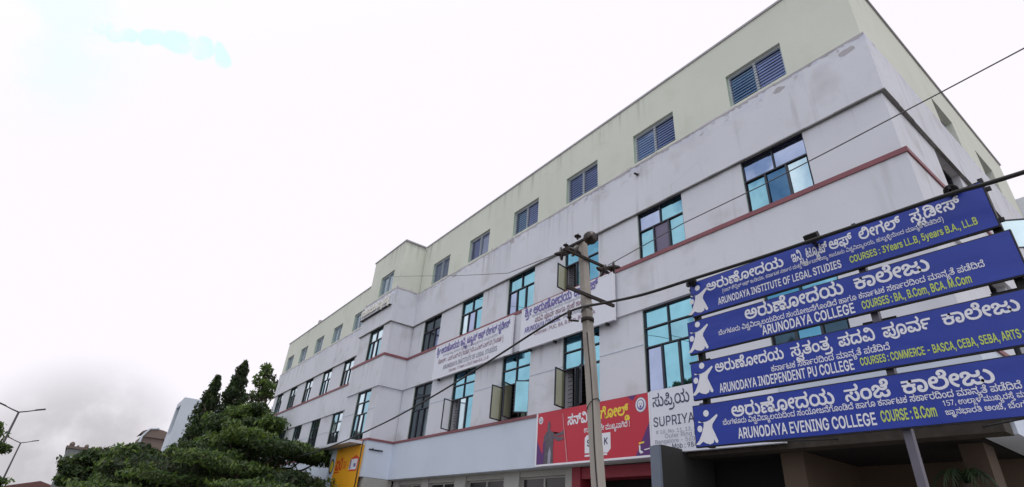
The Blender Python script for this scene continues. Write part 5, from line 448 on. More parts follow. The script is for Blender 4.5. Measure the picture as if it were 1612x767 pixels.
'k57': '46,-2 35,-1 25,2 17,8 11,15 8,25 7,36 8,47 11,56 17,64 25,70 35,74 47,75 53,75 58,74 63,72 67,70 70,67 73,63 73,64 73,65 73,66 73,67 72,73 71,78 68,83 64,87 59,90 54,93 48,95 41,96 72,97 77,94 80,91 84,86 86,81 88,75 88,69 88,67 88,66 88,64 88,63 87,63 91,67 95,70 99,72 104,74 109,75 115,75 127,74 136,70 144,64 149,56 153,47 154,36 152,26 149,16 143,8 135,2 125,-1 113,-2 105,-2 97,0 91,4 85,8 81,14 78,20 82,20 79,14 74,8 69,4 62,0 55,-2;47,13 59,14 66,19 71,27 72,36 71,46 66,54 58,58 48,60 40,59 34,57 29,53 26,48 24,43 23,37 25,27 30,19 37,14;112,13 123,14 131,19 136,27 137,36 136,43 134,49 131,54 126,57 120,59 113,60 102,58 94,53 89,46 88,37 89,27 94,19 102,14;7,95 7,110 111,110 120,110 126,111 130,112 133,114 135,116 136,118 137,121 137,124 137,130 134,136 130,143 124,149 137,158 145,148 150,139 153,131 154,122 153,118 152,113 150,108 145,103 140,99 133,97 125,95 115,95',
'k45': '111,-2 104,-2 97,0 91,3 86,7 81,13 76,21 82,21 77,13 72,7 66,3 60,0 52,-2 44,-2 33,-1 25,2 18,7 14,13 11,20 10,27 11,35 13,42 17,48 23,54 29,59 37,64 44,69 50,74 53,78 54,84 54,88 53,92 51,94 48,96 43,98 38,98 31,97 25,94 22,90 21,84 22,81 22,78 24,75 25,73 11,66 9,71 7,76 6,81 5,86 6,93 9,99 13,105 20,109 28,112 38,113 49,112 58,108 64,103 68,98 70,91 70,85 70,78 67,72 64,66 58,61 52,56 45,51 37,45 31,40 27,35 26,28 28,21 31,17 37,14 45,13 56,15 64,20 69,29 72,39 87,39 89,27 95,20 103,15 112,13 122,15 130,21 135,30 136,42 135,55 131,67 125,76 118,85 108,92 97,98 106,113 114,108 122,103 130,96 136,89 142,82 146,73 150,64 152,54 153,43 151,30 148,19 142,10 134,3 124,-1',
'k118': '-46,-74 -56,-72 -62,-68 -66,-63 -67,-57 -66,-51 -63,-46 -58,-41 -51,-37 -46,-35 -42,-32 -41,-30 -40,-28 -40,-26 -42,-24 -44,-23 -48,-23 -53,-23 -56,-25 -58,-27 -58,-29 -58,-30 -58,-31 -58,-32 -57,-34 -70,-38 -71,-35 -72,-33 -72,-30 -72,-27 -71,-21 -66,-16 -59,-12 -48,-11 -40,-12 -34,-13 -30,-16 -28,-19 -26,-23 -26,-27 -26,-30 -27,-34 -29,-37 -31,-39 -35,-42 -40,-45 -46,-48 -50,-51 -52,-53 -53,-56 -53,-58 -51,-59 -49,-60 -45,-61 -38,-60 -33,-56 -30,-52 -28,-46 -14,-46 -12,-53 -9,-57 -5,-60 0,-61 7,-60 11,-57 14,-53 16,-48 16,-42 16,-37 16,-30 15,-23 13,-15 10,-7 6,1 2,7 16,14 20,6 24,-2 27,-10 30,-18 31,-27 32,-36 31,-48 28,-58 23,-65 17,-70 9,-73 1,-74 -4,-73 -9,-72 -14,-70 -18,-66 -21,-62 -24,-57 -18,-58 -22,-63 -26,-66 -30,-70 -35,-72 -40,-73',
'k232': '72,-2 65,-2 58,0 51,3 46,7 43,13 42,21 42,26 44,30 48,34 52,38 51,34 38,37 28,42 19,48 12,57 7,66 6,77 7,87 10,96 15,103 22,108 31,111 41,113 49,112 55,110 61,107 65,102 68,96 69,89 68,82 66,76 61,70 55,66 47,63 36,62 31,63 25,64 20,65 16,67 17,80 21,78 25,77 30,76 34,76 43,77 49,79 52,83 53,88 52,93 50,96 45,98 40,99 32,97 26,93 22,87 21,79 21,72 23,66 27,61 32,57 39,53 48,50 59,48 73,47 87,48 99,51 108,56 115,64 119,74 121,87 120,95 119,104 116,113 112,121 107,128 101,134 93,137 84,139 78,138 74,136 72,132 71,128 72,124 74,121 78,118 83,118 89,119 95,122 100,128 102,136 116,135 114,125 110,117 105,111 99,107 91,105 83,104 77,104 72,105 67,107 63,110 60,114 57,118 56,123 55,128 57,138 63,146 72,151 85,153 97,151 108,147 117,140 124,131 130,121 134,110 136,99 137,87 136,74 133,63 129,54 123,48 117,42 110,38 102,35 95,34 94,39 98,35 101,31 103,27 104,21 102,12 96,4 86,-1;73,12 79,12 84,14 87,18 88,22 87,27 84,31 79,33 73,34 66,33 61,31 58,27 57,22 58,18 61,15 66,13',
'k125': '-15,-79 -23,-79 -31,-76 -36,-72 -37,-65 -37,-62 -36,-60 -33,-57 -31,-55 -29,-58 -38,-56 -46,-53 -52,-49 -57,-44 -59,-38 -60,-31 -60,-25 -58,-20 -54,-15 -49,-12 -43,-9 -36,-9 -29,-9 -24,-11 -20,-14 -17,-17 -15,-21 -14,-26 -16,-34 -20,-39 -27,-42 -36,-43 -42,-43 -47,-41 -52,-38 -55,-36 -54,-27 -51,-29 -48,-31 -43,-33 -38,-33 -33,-33 -30,-31 -28,-29 -28,-26 -28,-24 -30,-22 -32,-21 -36,-21 -41,-21 -45,-24 -47,-27 -48,-31 -47,-34 -47,-37 -45,-40 -43,-42 -39,-44 -33,-45 -25,-46 -15,-46 -3,-45 6,-41 12,-35 14,-26 13,-16 10,-7 6,1 2,7 16,14 22,3 26,-6 29,-15 30,-25 29,-33 27,-40 23,-46 19,-50 15,-53 10,-56 5,-57 0,-58 2,-54 5,-56 7,-59 8,-62 8,-65 7,-71 3,-76 -4,-78;-14,-68 -11,-68 -8,-67 -6,-65 -5,-63 -6,-61 -8,-59 -11,-58 -15,-58 -19,-58 -22,-59 -23,-61 -24,-63 -23,-65 -22,-67 -19,-68',
'k229': '142,-2 129,-1 117,5 109,10 102,17 95,25 106,35 115,25 124,18 133,15 142,13 151,15 158,18 164,25 167,34 169,45 170,59 169,69 168,78 166,88 162,101 157,113 150,123 142,132 133,137 123,139 117,138 113,136 110,132 110,128 110,124 113,121 116,118 121,118 128,119 134,122 138,128 140,136 155,135 153,125 149,117 144,111 134,106 122,104 116,104 111,105 106,107 102,110 98,114 96,118 94,123 94,128 96,138 102,146 111,151 123,153 133,152 141,149 150,145 157,139 164,133 169,125 174,116 179,106 182,95 184,83 186,72 186,60 186,45 184,33 181,23 174,11 165,3 154,-1;62,-2 48,-1 37,3 27,9 20,17 15,26 11,35 9,46 8,56 9,66 11,76 15,85 20,93 26,100 33,105 42,109 51,112 61,113 75,111 86,107 96,101 103,93 108,84 112,75 114,65 114,55 114,44 111,34 108,25 103,17 97,10 89,5 81,1 72,-2;61,13 72,15 81,18 88,24 93,33 97,43 98,56 97,67 94,77 89,85 81,92 72,96 61,97 51,96 42,92 35,86 29,78 26,68 24,55 26,43 29,32 34,24 42,18 51,15;218,-2 208,-2 199,1 191,5 184,11 177,17 171,25 181,35 189,26 198,19 207,15 218,13 229,15 237,21 242,30 243,42 242,55 238,67 232,76 225,85 215,92 204,98 213,113 222,108 230,103 237,96 244,89 249,82 254,73 257,64 259,54 260,43 259,31 255,20 249,10 241,4 231,-1',
'k154': '44,-2 33,-1 25,2 18,7 14,13 11,20 10,27 11,35 13,42 17,48 23,54 29,59 37,64 44,69 50,74 53,78 54,84 54,88 53,92 51,94 48,96 43,98 38,98 31,97 25,94 22,90 21,84 22,81 22,78 24,75 25,73 11,66 9,71 7,76 6,81 5,86 6,93 9,99 13,105 20,109 28,112 38,113 49,112 58,108 64,103 68,98 70,91 70,85 70,78 67,72 64,66 58,61 52,56 45,51 37,45 31,40 27,35 26,28 28,21 31,17 37,14 45,13 56,15 64,20 69,29 71,39 87,39 89,27 95,20 103,15 112,13 122,15 130,21 135,30 136,42 135,55 131,66 125,76 117,84 107,91 95,95 123,96 131,90 139,82 145,74 149,65 152,55 153,43 152,30 148,19 142,10 134,3 124,-1 111,-2 104,-2 97,0 91,3 86,7 81,13 76,21 82,21 77,13 72,7 66,3 60,0 52,-2;86,95 86,110 131,110 131,95',
'k194': '65,-2 55,-2 45,0 36,4 28,9 21,15 16,22 12,30 9,40 8,51 9,62 12,71 15,79 20,87 26,93 34,98 37,95 8,95 8,110 100,110 100,95 99,95 99,97 106,91 111,85 116,78 119,70 121,61 122,51 121,41 119,32 115,23 110,16 104,10 96,4 87,1 76,-2;65,14 78,15 88,19 96,26 101,34 104,44 106,54 104,66 100,76 94,85 86,90 76,94 66,95 54,94 44,90 36,84 30,76 26,66 25,54 26,42 30,32 36,24 44,19 54,15;161,59 148,61 138,68 134,75 131,84 130,94 130,96 131,109 135,119 141,128 149,134 159,138 171,139 178,139 184,137 190,135 195,133 186,120 182,122 178,124 173,125 169,125 163,124 157,122 152,119 148,113 146,106 145,96 145,93 146,85 149,78 154,74 161,73 166,73 170,75 172,78 173,83 173,86 172,88 171,90 169,91 167,93 164,94 160,95 155,95 97,95 97,110 152,110 161,110 169,108 175,106 180,102 184,99 186,94 188,89 188,83 186,73 180,65 172,61',
'k72': '6,121 5,115 4,110 2,106 -1,102 -6,99 -12,97 -19,95 -28,95 -50,95 -50,110 -33,110 -26,110 -21,111 -18,112 -15,113 -13,115 -12,117 -11,120 -10,123 -11,127 -12,131 -14,136 -18,142 -1,143 2,139 4,134 5,128;81,94 80,84 78,75 76,67 69,57 61,50 51,45 38,44 28,45 20,48 13,53 8,60 5,67 4,76 5,84 7,90 11,95 15,99 21,101 26,102 33,101 38,98 41,94 42,88 41,83 38,79 35,77 31,76 26,77 22,79 20,83 19,88 21,88 20,86 19,83 19,80 19,77 20,70 23,64 29,60 38,59 46,60 52,63 58,68 61,75 64,84 64,94 64,105 62,114 58,122 53,128 49,132 44,135 38,138 31,140 22,141 11,141 -54,141 -54,156 15,156 27,156 38,154 47,152 54,148 61,144 67,138 73,130 77,120 80,108',
'k157': '62,-2 48,-1 37,3 27,9 20,17 15,26 11,35 9,46 8,56 9,66 11,76 15,85 20,93 26,100 33,105 42,109 51,112 61,113 75,111 86,107 96,101 103,93 108,84 112,75 114,65 114,55 114,44 111,34 108,25 103,17 97,10 89,5 81,1 72,-2;61,13 72,15 81,18 88,24 93,33 97,43 98,56 97,67 94,77 89,85 81,92 72,96 61,97 51,96 42,92 35,86 29,78 26,68 24,55 26,43 29,32 34,24 42,18 51,15;144,-2 134,-2 126,1 118,5 110,11 103,17 97,25 108,35 116,26 125,19 134,15 144,13 155,15 163,21 168,30 170,42 169,55 165,66 159,76 150,84 140,91 129,95 156,97 165,90 173,83 179,74 183,65 186,55 186,43 186,35 184,27 182,19 177,12 172,6 164,2 155,-1;218,-2 208,-2 199,1 191,5 184,11 177,17 171,25 181,35 189,26 198,19 207,15 218,13 229,15 237,21 242,30 243,42 242,55 238,66 232,76 224,84 214,91 202,95 230,96 239,90 246,82 252,74 256,65 259,55 260,43 259,35 258,27 255,19 251,12 245,6 238,2 229,-1;120,95 120,110 142,110 152,110 158,111 161,112 164,114 166,116 168,118 168,121 168,124 168,130 165,136 161,143 155,149 168,158 176,148 181,139 184,131 185,122 184,118 183,113 181,108 176,103 171,99 164,97 156,95 146,95;196,95 196,110 237,110 237,95',
'k187': '97,-2 87,-1 79,2 73,6 68,12 63,18 59,25 54,33 50,38 47,42 44,44 40,45 36,46 30,45 26,42 23,36 22,30 23,23 25,16 28,10 32,3 17,-3 13,4 9,12 7,20 6,29 7,38 10,46 15,52 21,57 28,60 36,61 47,60 56,55 63,48 70,37 74,30 78,24 82,19 87,16 92,14 98,13 107,15 113,21 116,29 117,38 116,52 112,64 105,75 96,84 85,91 73,95 7,95 7,110 112,110 112,95 100,95 102,96 111,89 119,81 125,72 130,62 133,51 134,40 133,27 129,17 124,9 117,3 108,-1;173,59 160,61 150,68 146,75 143,84 142,94 142,96 143,109 147,119 153,128 161,134 171,138 182,139 190,139 196,137 202,135 207,133 198,120 194,122 190,124 185,125 181,125 174,124 169,122 164,119 160,113 158,106 157,96 157,93 158,85 161,78 166,74 173,73 178,73 181,75 184,78 185,83 184,86 184,88 182,90 181,91 178,93 175,94 172,95 166,95 109,95 109,110 164,110 173,110 180,108 187,106 192,102 195,99 198,94 199,89 200,83 198,73 192,65 183,61',
'k267': '45,-2 35,-1 25,2 17,7 11,14 7,23 6,33 7,42 10,49 14,56 20,61 28,64 37,65 46,64 54,60 58,54 60,46 60,43 59,40 59,37 57,34 44,36 44,37 45,39 45,40 45,42 44,46 43,49 40,50 36,51 30,50 26,46 23,41 22,34 23,26 28,19 36,15 47,13 59,15 67,20 72,29 74,39 90,39 92,27 98,20 105,15 114,13 124,15 130,21 133,29 134,38 133,50 130,60 125,69 119,77 112,84 104,90 96,93 88,95 118,97 128,90 136,81 142,72 147,62 149,51 150,40 149,26 146,16 140,8 133,2 124,-1 115,-2 106,-2 99,0 93,3 88,8 84,14 79,20 85,21 80,13 74,6 68,2 61,0 54,-2;6,95 6,110 102,110 113,111 121,112 126,114 130,117 132,120 133,123 134,126 134,130 133,138 129,143 123,147 116,148 108,147 102,144 99,139 97,133 97,132 97,131 97,130 97,129 92,138 94,138 95,138 97,139 99,139 103,138 106,136 108,134 109,130 108,126 106,123 103,121 98,120 92,122 88,125 85,130 85,136 86,142 88,148 93,154 99,158 107,161 117,162 126,161 135,158 141,152 146,146 149,137 150,128 150,121 148,115 145,109 141,104 137,101 132,99 127,97 121,96 114,95 106,95',
'k161': '45,-2 35,-1 25,2 17,7 11,14 7,23 6,33 7,42 10,49 14,56 20,61 28,64 37,65 46,64 54,60 58,54 60,46 60,43 59,40 59,37 57,34 44,36 44,37 45,39 45,40 45,42 44,46 43,49 40,50 36,51 30,50 26,46 23,41 22,34 23,26 28,19 36,15 47,13 59,15 67,20 72,29 74,39 90,39 92,27 98,20 105,15 114,13 124,15 130,21 133,29 134,38 133,50 130,60 125,69 119,77 112,84 104,90 96,93 88,95 118,96 128,89 136,81 142,72 147,62 149,51 150,40 149,26 146,16 140,8 133,2 124,-1 115,-2 106,-2 99,0 93,3 88,8 84,14 79,20 85,21 80,13 74,6 68,2 61,0 54,-2;6,95 6,110 129,110 129,95',
'k208': '65,95 57,94 50,91 44,86 40,80 36,73 33,65 31,60 30,54 29,47 29,40 28,31 28,22 28,0 10,0 10,25 10,38 12,51 14,63 18,74 23,83 29,92 30,85 26,90 22,95 19,100 16,106 15,111 14,117 15,128 19,136 26,141 33,146 42,148 51,149 66,147 78,143 88,137 97,129 103,121 107,114 111,105 114,96 116,85 118,74 119,62 119,49 120,35 120,0 101,0 101,22 101,32 101,40 100,48 99,55 98,62 96,67 91,79 84,88 76,93;65,110 77,109 87,103 93,97 98,90 103,80 104,80 101,90 98,99 94,107 86,118 77,126 66,131 53,133 43,132 36,128 32,123 30,116 31,111 33,105 37,101 41,96 34,97 40,102 48,107 56,109',
'k406': '33,39 21,39 16,139 38,139;14,11 15,18 18,22 22,24 27,25 31,24 36,22 38,18 39,11 38,5 36,1 31,-2 27,-2 22,-2 18,1 15,5',
'k165': '46,-2 35,-1 25,2 17,8 11,15 8,25 7,36 8,47 11,56 17,64 25,70 35,74 47,75 53,75 58,74 63,72 67,70 70,67 73,63 73,64 73,65 73,66 73,67 72,73 71,78 68,83 64,87 59,90 54,93 48,95 41,96 72,97 77,94 80,91 84,86 86,81 88,75 88,69 88,67 88,66 88,64 88,63 87,63 91,67 95,70 99,72 104,74 109,75 115,75 127,74 136,70 144,64 149,56 153,47 154,36 152,26 149,16 143,8 135,2 125,-1 113,-2 105,-2 97,0 91,4 85,8 81,14 78,20 82,20 79,14 74,8 69,4 62,0 55,-2;47,13 59,14 66,19 71,27 72,36 71,46 66,54 58,58 48,60 40,59 34,57 29,53 26,48 24,43 23,37 25,27 30,19 37,14;112,13 123,14 131,19 136,27 137,36 136,43 134,49 131,54 126,57 120,59 113,60 102,58 94,53 89,46 88,37 89,27 94,19 102,14;7,95 7,110 130,110 130,95',
'k224': '45,-2 34,-1 25,2 17,7 11,14 7,23 6,33 7,42 9,49 14,56 20,61 27,64 36,65 46,64 53,60 58,54 60,46 59,43 59,40 58,37 57,34 43,36 44,37 44,39 44,41 45,42 44,46 42,49 39,50 36,51 30,50 25,46 22,41 21,34 23,26 27,19 35,15 46,13 58,15 67,20 72,29 74,39 89,39 92,27 97,20 105,15 114,13 120,14 125,17 129,20 132,26 133,32 134,38 133,47 130,57 125,67 117,77 131,87 139,76 145,65 149,53 150,40 149,26 145,16 139,8 132,2 124,-1 115,-2 106,-2 98,0 92,3 88,8 83,14 79,20 85,21 80,13 74,6 68,2 61,0 53,-2;67,71 59,71 51,73 45,75 40,77 48,89 52,87 57,86 62,85 67,84 72,85 77,86 81,88 84,91 86,96 87,103 87,107 86,113 84,118 81,123 77,126 72,128 66,129 60,128 56,126 53,123 53,119 53,115 55,113 57,111 59,110 62,109 64,109 73,110 79,113 84,117 89,123 95,114 92,110 89,106 84,102 79,99 72,97 64,96 58,96 51,98 46,101 41,105 38,111 37,118 39,127 45,135 54,141 66,142 77,141 85,137 92,132 97,124 101,115 102,106 101,95 97,86 92,79 85,74 77,72',
'k248': '49,-2 40,-2 32,0 25,4 19,9 14,16 11,24 9,33 8,43 9,57 13,69 19,79 27,86 37,91 49,93 56,92 63,90 68,86 72,81 75,75 76,68 75,61 72,55 68,49 61,45 53,43 43,42 33,43 26,46 19,50 15,55 19,68 22,64 27,60 33,57 42,56 50,57 56,59 59,63 60,68 59,72 57,76 53,78 48,79 41,78 34,74 30,68 26,61 25,52 24,43 24,41 25,34 26,28 29,23 32,19 36,17 40,15 45,14 51,13 62,15 70,21 76,29 79,39 94,39 97,27 103,20 110,15 119,13 129,15 135,19 139,25 140,32 139,40 136,46 132,52 126,56 120,59 113,61 127,70 136,66 143,61 149,54 153,47 155,40 156,31 154,18 148,7 141,2 132,-1 120,-2 112,-2 105,0 99,3 93,8 88,13 83,20 90,21 84,13 78,7 72,3 65,0 57,-2;38,82 28,87 22,93 18,100 17,107 18,113 20,118 24,123 30,127 39,129 50,131 51,115 43,114 37,112 34,109 33,105 34,101 37,97 42,94 49,92;100,61 100,76 114,76 121,77 126,78 130,81 132,86 131,90 129,93 127,95 124,97 139,104 141,103 143,101 144,99 145,97 146,95 147,93 148,90 148,87 148,82 146,78 144,73 141,70 137,67 132,64 129,63 125,62 122,61 118,61;85,95 85,110 108,110 120,111 128,112 133,114 136,117 138,120 140,123 140,126 141,130 139,138 135,143 129,147 122,148 115,147 109,144 105,139 104,133 104,132 104,131 104,130 104,129 98,138 100,138 102,138 104,139 105,139 109,138 113,136 115,134 116,130 115,126 112,123 109,121 104,120 98,122 94,125 92,130 91,136 92,142 95,148 99,154 106,158 113,161 123,162 133,161 141,158 148,152 153,146 156,137 157,128 156,121 155,115 152,109 147,104 143,101 139,99 133,97 127,96 120,95 112,95',
'k35': '43,-2 33,-1 25,3 18,9 13,18 9,30 8,44 9,56 12,67 16,77 22,85 30,92 39,97 42,95 8,95 8,110 104,110 113,110 119,111 123,112 125,114 128,116 129,118 129,121 130,124 129,130 126,136 122,143 117,149 130,158 138,148 142,139 145,131 146,122 145,118 144,113 142,108 138,103 135,101 133,100 130,98 126,97 122,96 118,95 118,98 125,94 130,90 134,85 136,79 138,74 138,67 138,64 138,61 137,58 136,55 135,54 134,54 134,53 133,52 129,47 123,43 117,40 108,39 102,39 96,41 91,44 87,48 85,54 84,60 86,69 91,76 98,79 107,80 113,80 118,79 123,77 127,74 135,68 141,59 145,49 146,37 145,26 141,16 136,8 128,2 120,-1 110,-2 98,-1 88,3 80,10 73,21 80,22 75,13 69,6 63,2 57,-1 50,-2;45,13 54,15 61,20 66,28 69,37 84,37 87,26 93,19 100,15 108,13 114,14 120,16 124,19 128,23 130,29 131,37 130,44 128,52 125,58 121,64 116,67 109,68 105,68 102,66 100,64 99,60 100,56 102,54 105,52 109,51 113,52 116,53 119,55 122,58 124,62 124,67 124,73 121,78 118,83 112,87 106,91 99,93 91,95 82,95 75,95 64,94 53,91 45,87 38,81 32,73 28,64 26,55 25,44 26,30 30,20 37,15',
'k277': '-19,-34 -32,-33 -43,-30 -53,-26 -63,-19 -73,-11 -82,-2 -71,8 -63,0 -56,-7 -47,-12 -38,-16 -29,-18 -19,-18 -10,-18 -3,-16 3,-14 7,-11 11,-6 13,-1 15,5 15,12 15,22 14,30 13,39 12,47 11,55 11,64 13,78 18,90 25,100 36,107 48,111 62,113 76,111 88,108 98,101 107,94 113,84 118,73 120,61 121,48 121,38 119,29 116,21 110,11 102,4 91,-1 79,-2 69,-1 60,2 53,7 48,14 46,21 45,30 45,38 48,44 51,49 56,53 61,55 67,56 73,55 78,52 81,48 82,42 81,37 79,33 75,31 71,30 66,31 63,33 61,37 60,42 61,42 60,40 60,37 59,34 59,31 60,24 64,18 70,14 79,12 86,13 93,16 98,21 102,28 104,37 105,47 104,60 100,72 95,82 86,90 76,95 63,97 52,96 44,93 37,88 32,81 29,73 28,63 28,54 29,46 30,38 31,30 31,22 32,13 31,2 29,-6 26,-14 18,-23 8,-29 0,-31 -9,-33',
'e73': '76,-2 59,0 43,7 30,18 20,33 14,51 12,73 14,94 20,112 30,127 43,138 59,145 76,147 87,147 97,144 107,140 115,135 122,128 128,120 132,110 135,100 117,100 114,107 111,113 107,118 102,122 96,126 90,128 83,130 76,130 64,129 53,124 43,115 36,104 32,90 30,73 32,56 36,41 43,30 53,22 64,17 76,15 83,16 90,17 96,20 102,23 107,27 111,33 114,39 117,46 135,46 132,35 128,26 122,18 115,11 107,5 97,1 87,-1',
'e790': '60,-2 46,-1 34,5 24,13 16,24 12,38 10,54 12,70 16,84 24,95 34,104 46,109 60,111 74,109 86,104 96,95 104,84 108,70 110,54 108,38 104,24 96,13 86,5 74,-1;60,13 70,15 78,19 84,26 89,34 91,44 92,54 91,64 89,74 84,83 78,89 70,93 60,95 50,93 42,89 36,83 31,74 29,64 28,54 29,44 31,34 36,26 42,19 50,15',
'e915': '52,-1 42,0 33,3 26,9 20,17 17,27 15,40 15,109 33,109 33,41 35,30 40,22 47,16 58,14 65,15 72,18 77,22 82,28 84,35 85,44 85,109 103,109 103,0 86,0 86,26 88,26 82,13 74,5 64,0',
'e852': '15,0 15,109 32,109 32,92 34,92 38,100 44,106 53,109 62,111 64,111 67,111 69,111 71,110 71,93 69,93 67,93 64,94 60,94 53,93 46,90 41,87 37,81 34,75 33,68 33,0',
'e871': '53,-2 42,-2 33,1 25,5 18,11 13,18 11,26 27,30 31,23 36,17 43,14 52,13 63,14 71,18 76,23 77,30 76,35 73,39 68,42 61,45 43,49 30,53 21,60 16,68 14,79 15,88 19,95 25,102 34,106 43,110 54,111 65,110 73,107 80,103 86,98 91,92 94,84 78,80 75,86 70,91 64,94 54,96 45,95 38,91 33,86 32,80 33,74 36,70 42,67 50,64 67,60 79,56 88,49 94,41 96,31 94,22 90,14 84,7 75,2 65,-1',
'e614': '61,-2 47,-1 34,5 24,13 16,24 12,38 10,54 12,70 16,83 24,95 33,103 45,109 59,111 68,110 76,108 84,104 92,98 98,91 103,82 106,70 107,56 107,49 22,49 22,63 97,63 89,58 88,68 86,77 82,85 76,90 68,94 59,95 50,94 42,90 36,85 32,78 29,69 28,61 28,51 29,40 32,30 37,23 44,18 52,14 61,13 68,14 73,15 78,17 82,21 86,25 88,30 105,25 102,18 96,11 90,5 81,1 72,-1',
'e1422': '',
'e1377': '27,-1 22,0 18,3 15,7 14,12 15,17 18,21 22,24 27,25 32,24 37,21 39,17 40,12 39,7 37,3 32,0;27,78 22,79 18,82 15,86 14,91 15,96 18,100 22,103 27,104 32,103 37,100 39,96 40,91 39,86 37,82 32,79',
'e1371': '62,-2 49,-1 38,3 28,8 20,16 15,25 12,37 31,37 33,30 36,24 41,20 47,17 54,15 62,14 71,15 78,17 85,21 89,26 93,33 94,41 93,49 90,56 85,62 78,66 69,69 57,70 45,70 45,85 82,128 82,129 19,129 19,146 106,146 106,132 61,79 61,82 75,82 88,78 98,72 106,63 111,53 112,41 111,29 106,19 98,10 88,4 76,-1',
'e472': '59,0 59,60 5,146 27,146 55,99 60,91 64,83 68,75 72,65 64,65 68,75 72,84 76,91 81,99 109,146 131,146 77,60 77,0',
'e507': '46,-3 36,-2 27,1 20,6 14,13 10,21 9,31 10,40 12,46 17,52 22,55 29,58 36,61 44,62 51,63 60,64 67,65 73,66 76,67 79,70 79,73 79,74 79,80 77,85 74,89 69,93 63,95 56,95 49,95 43,93 38,90 34,87 31,83 29,79 12,85 17,94 23,100 31,105 39,108 47,110 56,111 62,110 68,109 75,107 82,104 88,99 93,92 96,83 97,72 97,0 80,0 80,15 78,15 76,11 72,7 68,3 62,0 55,-2;49,13 58,14 66,17 71,21 76,27 78,33 79,39 79,55 78,53 75,52 71,51 66,50 62,50 57,49 54,49 50,48 44,47 39,46 34,43 30,40 27,36 26,30 27,25 29,21 33,17 37,15 43,13',
'e281': '18,0 18,146 36,146 36,16 104,16 104,0',
'e1376': '27,-1 22,0 18,3 15,7 14,12 15,17 18,21 22,24 27,25 32,24 37,21 39,17 40,12 39,7 37,3 32,0',
'e65': '18,0 18,146 69,146 83,144 94,140 103,134 109,126 113,117 114,107 113,98 111,91 107,86 102,82 96,79 90,76 90,75 97,74 104,70 110,65 115,58 118,49 120,39 118,28 114,19 108,11 99,5 86,1 71,0;36,16 70,16 85,18 95,23 100,30 102,39 101,46 98,52 93,58 88,62 80,65 71,66 36,66;36,82 68,82 76,82 82,85 88,88 92,93 95,100 96,107 94,115 89,123 81,127 69,129 36,129',
'e1425': '57,-2 43,-1 32,3 23,10 16,18 12,27 10,38 11,47 14,54 19,61 25,67 32,73 40,80 62,96 65,98 68,100 71,103 73,107 75,111 75,116 74,122 71,127 65,131 58,132 53,131 48,129 45,127 42,123 40,119 40,114 40,109 42,104 45,99 49,93 54,88 59,81 126,0 104,0 49,66 42,75 35,83 30,91 26,98 23,106 22,114 23,123 26,131 32,138 39,143 48,146 58,147 68,146 76,143 83,138 89,131 92,124 93,116 92,109 90,103 88,98 84,93 79,88 74,84 45,62 37,56 32,50 29,44 28,37 29,31 32,25 36,20 41,16 48,14 55,13 64,14 72,17 80,21 86,27 92,34 96,43 99,53 100,64 117,64 116,51 114,41 110,32 106,26 102,21 99,18 96,13 88,7 78,2 67,-1',
'e1364': '63,-2 51,-1 40,3 31,9 24,17 19,26 17,37 35,37 37,31 40,25 44,21 50,17 56,15 63,14 71,15 79,18 85,23 90,30 92,38 93,46 92,55 89,63 84,70 78,75 71,78 62,79 55,78 48,77 42,74 37,71 20,73 28,146 105,146 105,129 44,129 39,87 40,87 45,90 51,93 58,95 65,95 75,94 84,92 92,87 98,81 104,74 108,66 111,57 112,46 110,33 105,22 98,12 88,4 76,0',
'e2': '5,0 58,146 79,146 133,0 113,0 83,86 79,95 76,106 72,120 67,137 70,137 65,120 61,106 58,95 55,86 25,0;32,41 32,57 106,57 106,41',
'e1375': '11,-35 19,20 39,20 24,-35',
'e321': '77,-2 59,0 43,7 30,18 20,33 14,51 12,73 14,94 20,112 30,127 43,138 59,145 77,147 94,145 110,138 123,127 133,112 139,94 141,73 139,51 133,33 123,18 110,7 94,0;77,15 89,17 100,22 109,30 117,41 121,56 123,73 121,90 117,104 109,116 100,124 89,129 77,130 64,129 53,124 43,115 36,104 32,90 30,73 32,56 36,41 43,30 53,22 64,17',
'e424': '75,-2 58,-1 45,4 33,12 25,23 19,35 18,50 18,146 36,146 36,51 37,41 41,32 46,25 54,20 63,16 75,15 86,16 95,20 103,25 108,32 112,41 113,51 113,146 131,146 131,50 129,35 124,23 116,12 104,4 91,-1',
'e384': '18,0 18,146 67,146 83,144 95,140 105,133 112,124 116,113 117,101 116,88 112,78 105,69 95,62 83,58 67,56 28,56 28,73 67,73 77,74 85,76 91,80 95,86 98,93 99,101 98,109 95,116 91,121 85,126 77,128 66,129 36,129 36,0;101,0 66,66 87,66 123,0',
'e397': '64,-3 50,-1 37,3 27,9 19,17 14,27 11,38 30,38 32,31 36,25 41,20 48,17 56,15 64,14 74,15 82,17 89,21 94,26 98,33 99,40 98,46 95,51 90,55 84,59 78,61 70,64 53,69 37,75 25,83 18,93 15,107 17,118 22,128 30,136 40,142 52,146 65,147 79,146 91,142 101,136 108,129 113,119 115,109 97,109 94,118 87,125 77,130 65,131 56,130 48,128 42,124 37,120 34,114 33,107 35,101 38,95 43,91 49,88 56,86 61,84 76,80 82,78 89,76 96,72 102,68 108,63 113,57 116,49 117,40 115,28 111,18 103,10 93,3 80,-1',
'e95': '18,0 18,146 106,146 106,129 36,129 36,82 101,82 101,65 36,65 36,16 107,16 107,0',
'e766': '15,0 15,109 33,109 33,85 31,85 34,93 38,99 44,105 50,108 56,110 63,111 74,109 82,104 89,95 92,85 90,85 92,92 97,99 103,104 109,108 117,110 125,111 134,110 143,107 150,102 155,95 159,85 160,74 160,0 142,0 142,73 141,83 136,90 128,94 120,95 113,94 107,92 103,88 99,84 97,78 96,71 96,0 79,0 79,75 77,83 73,90 66,94 57,95 51,94 46,92 40,88 36,83 34,77 33,69 33,0',
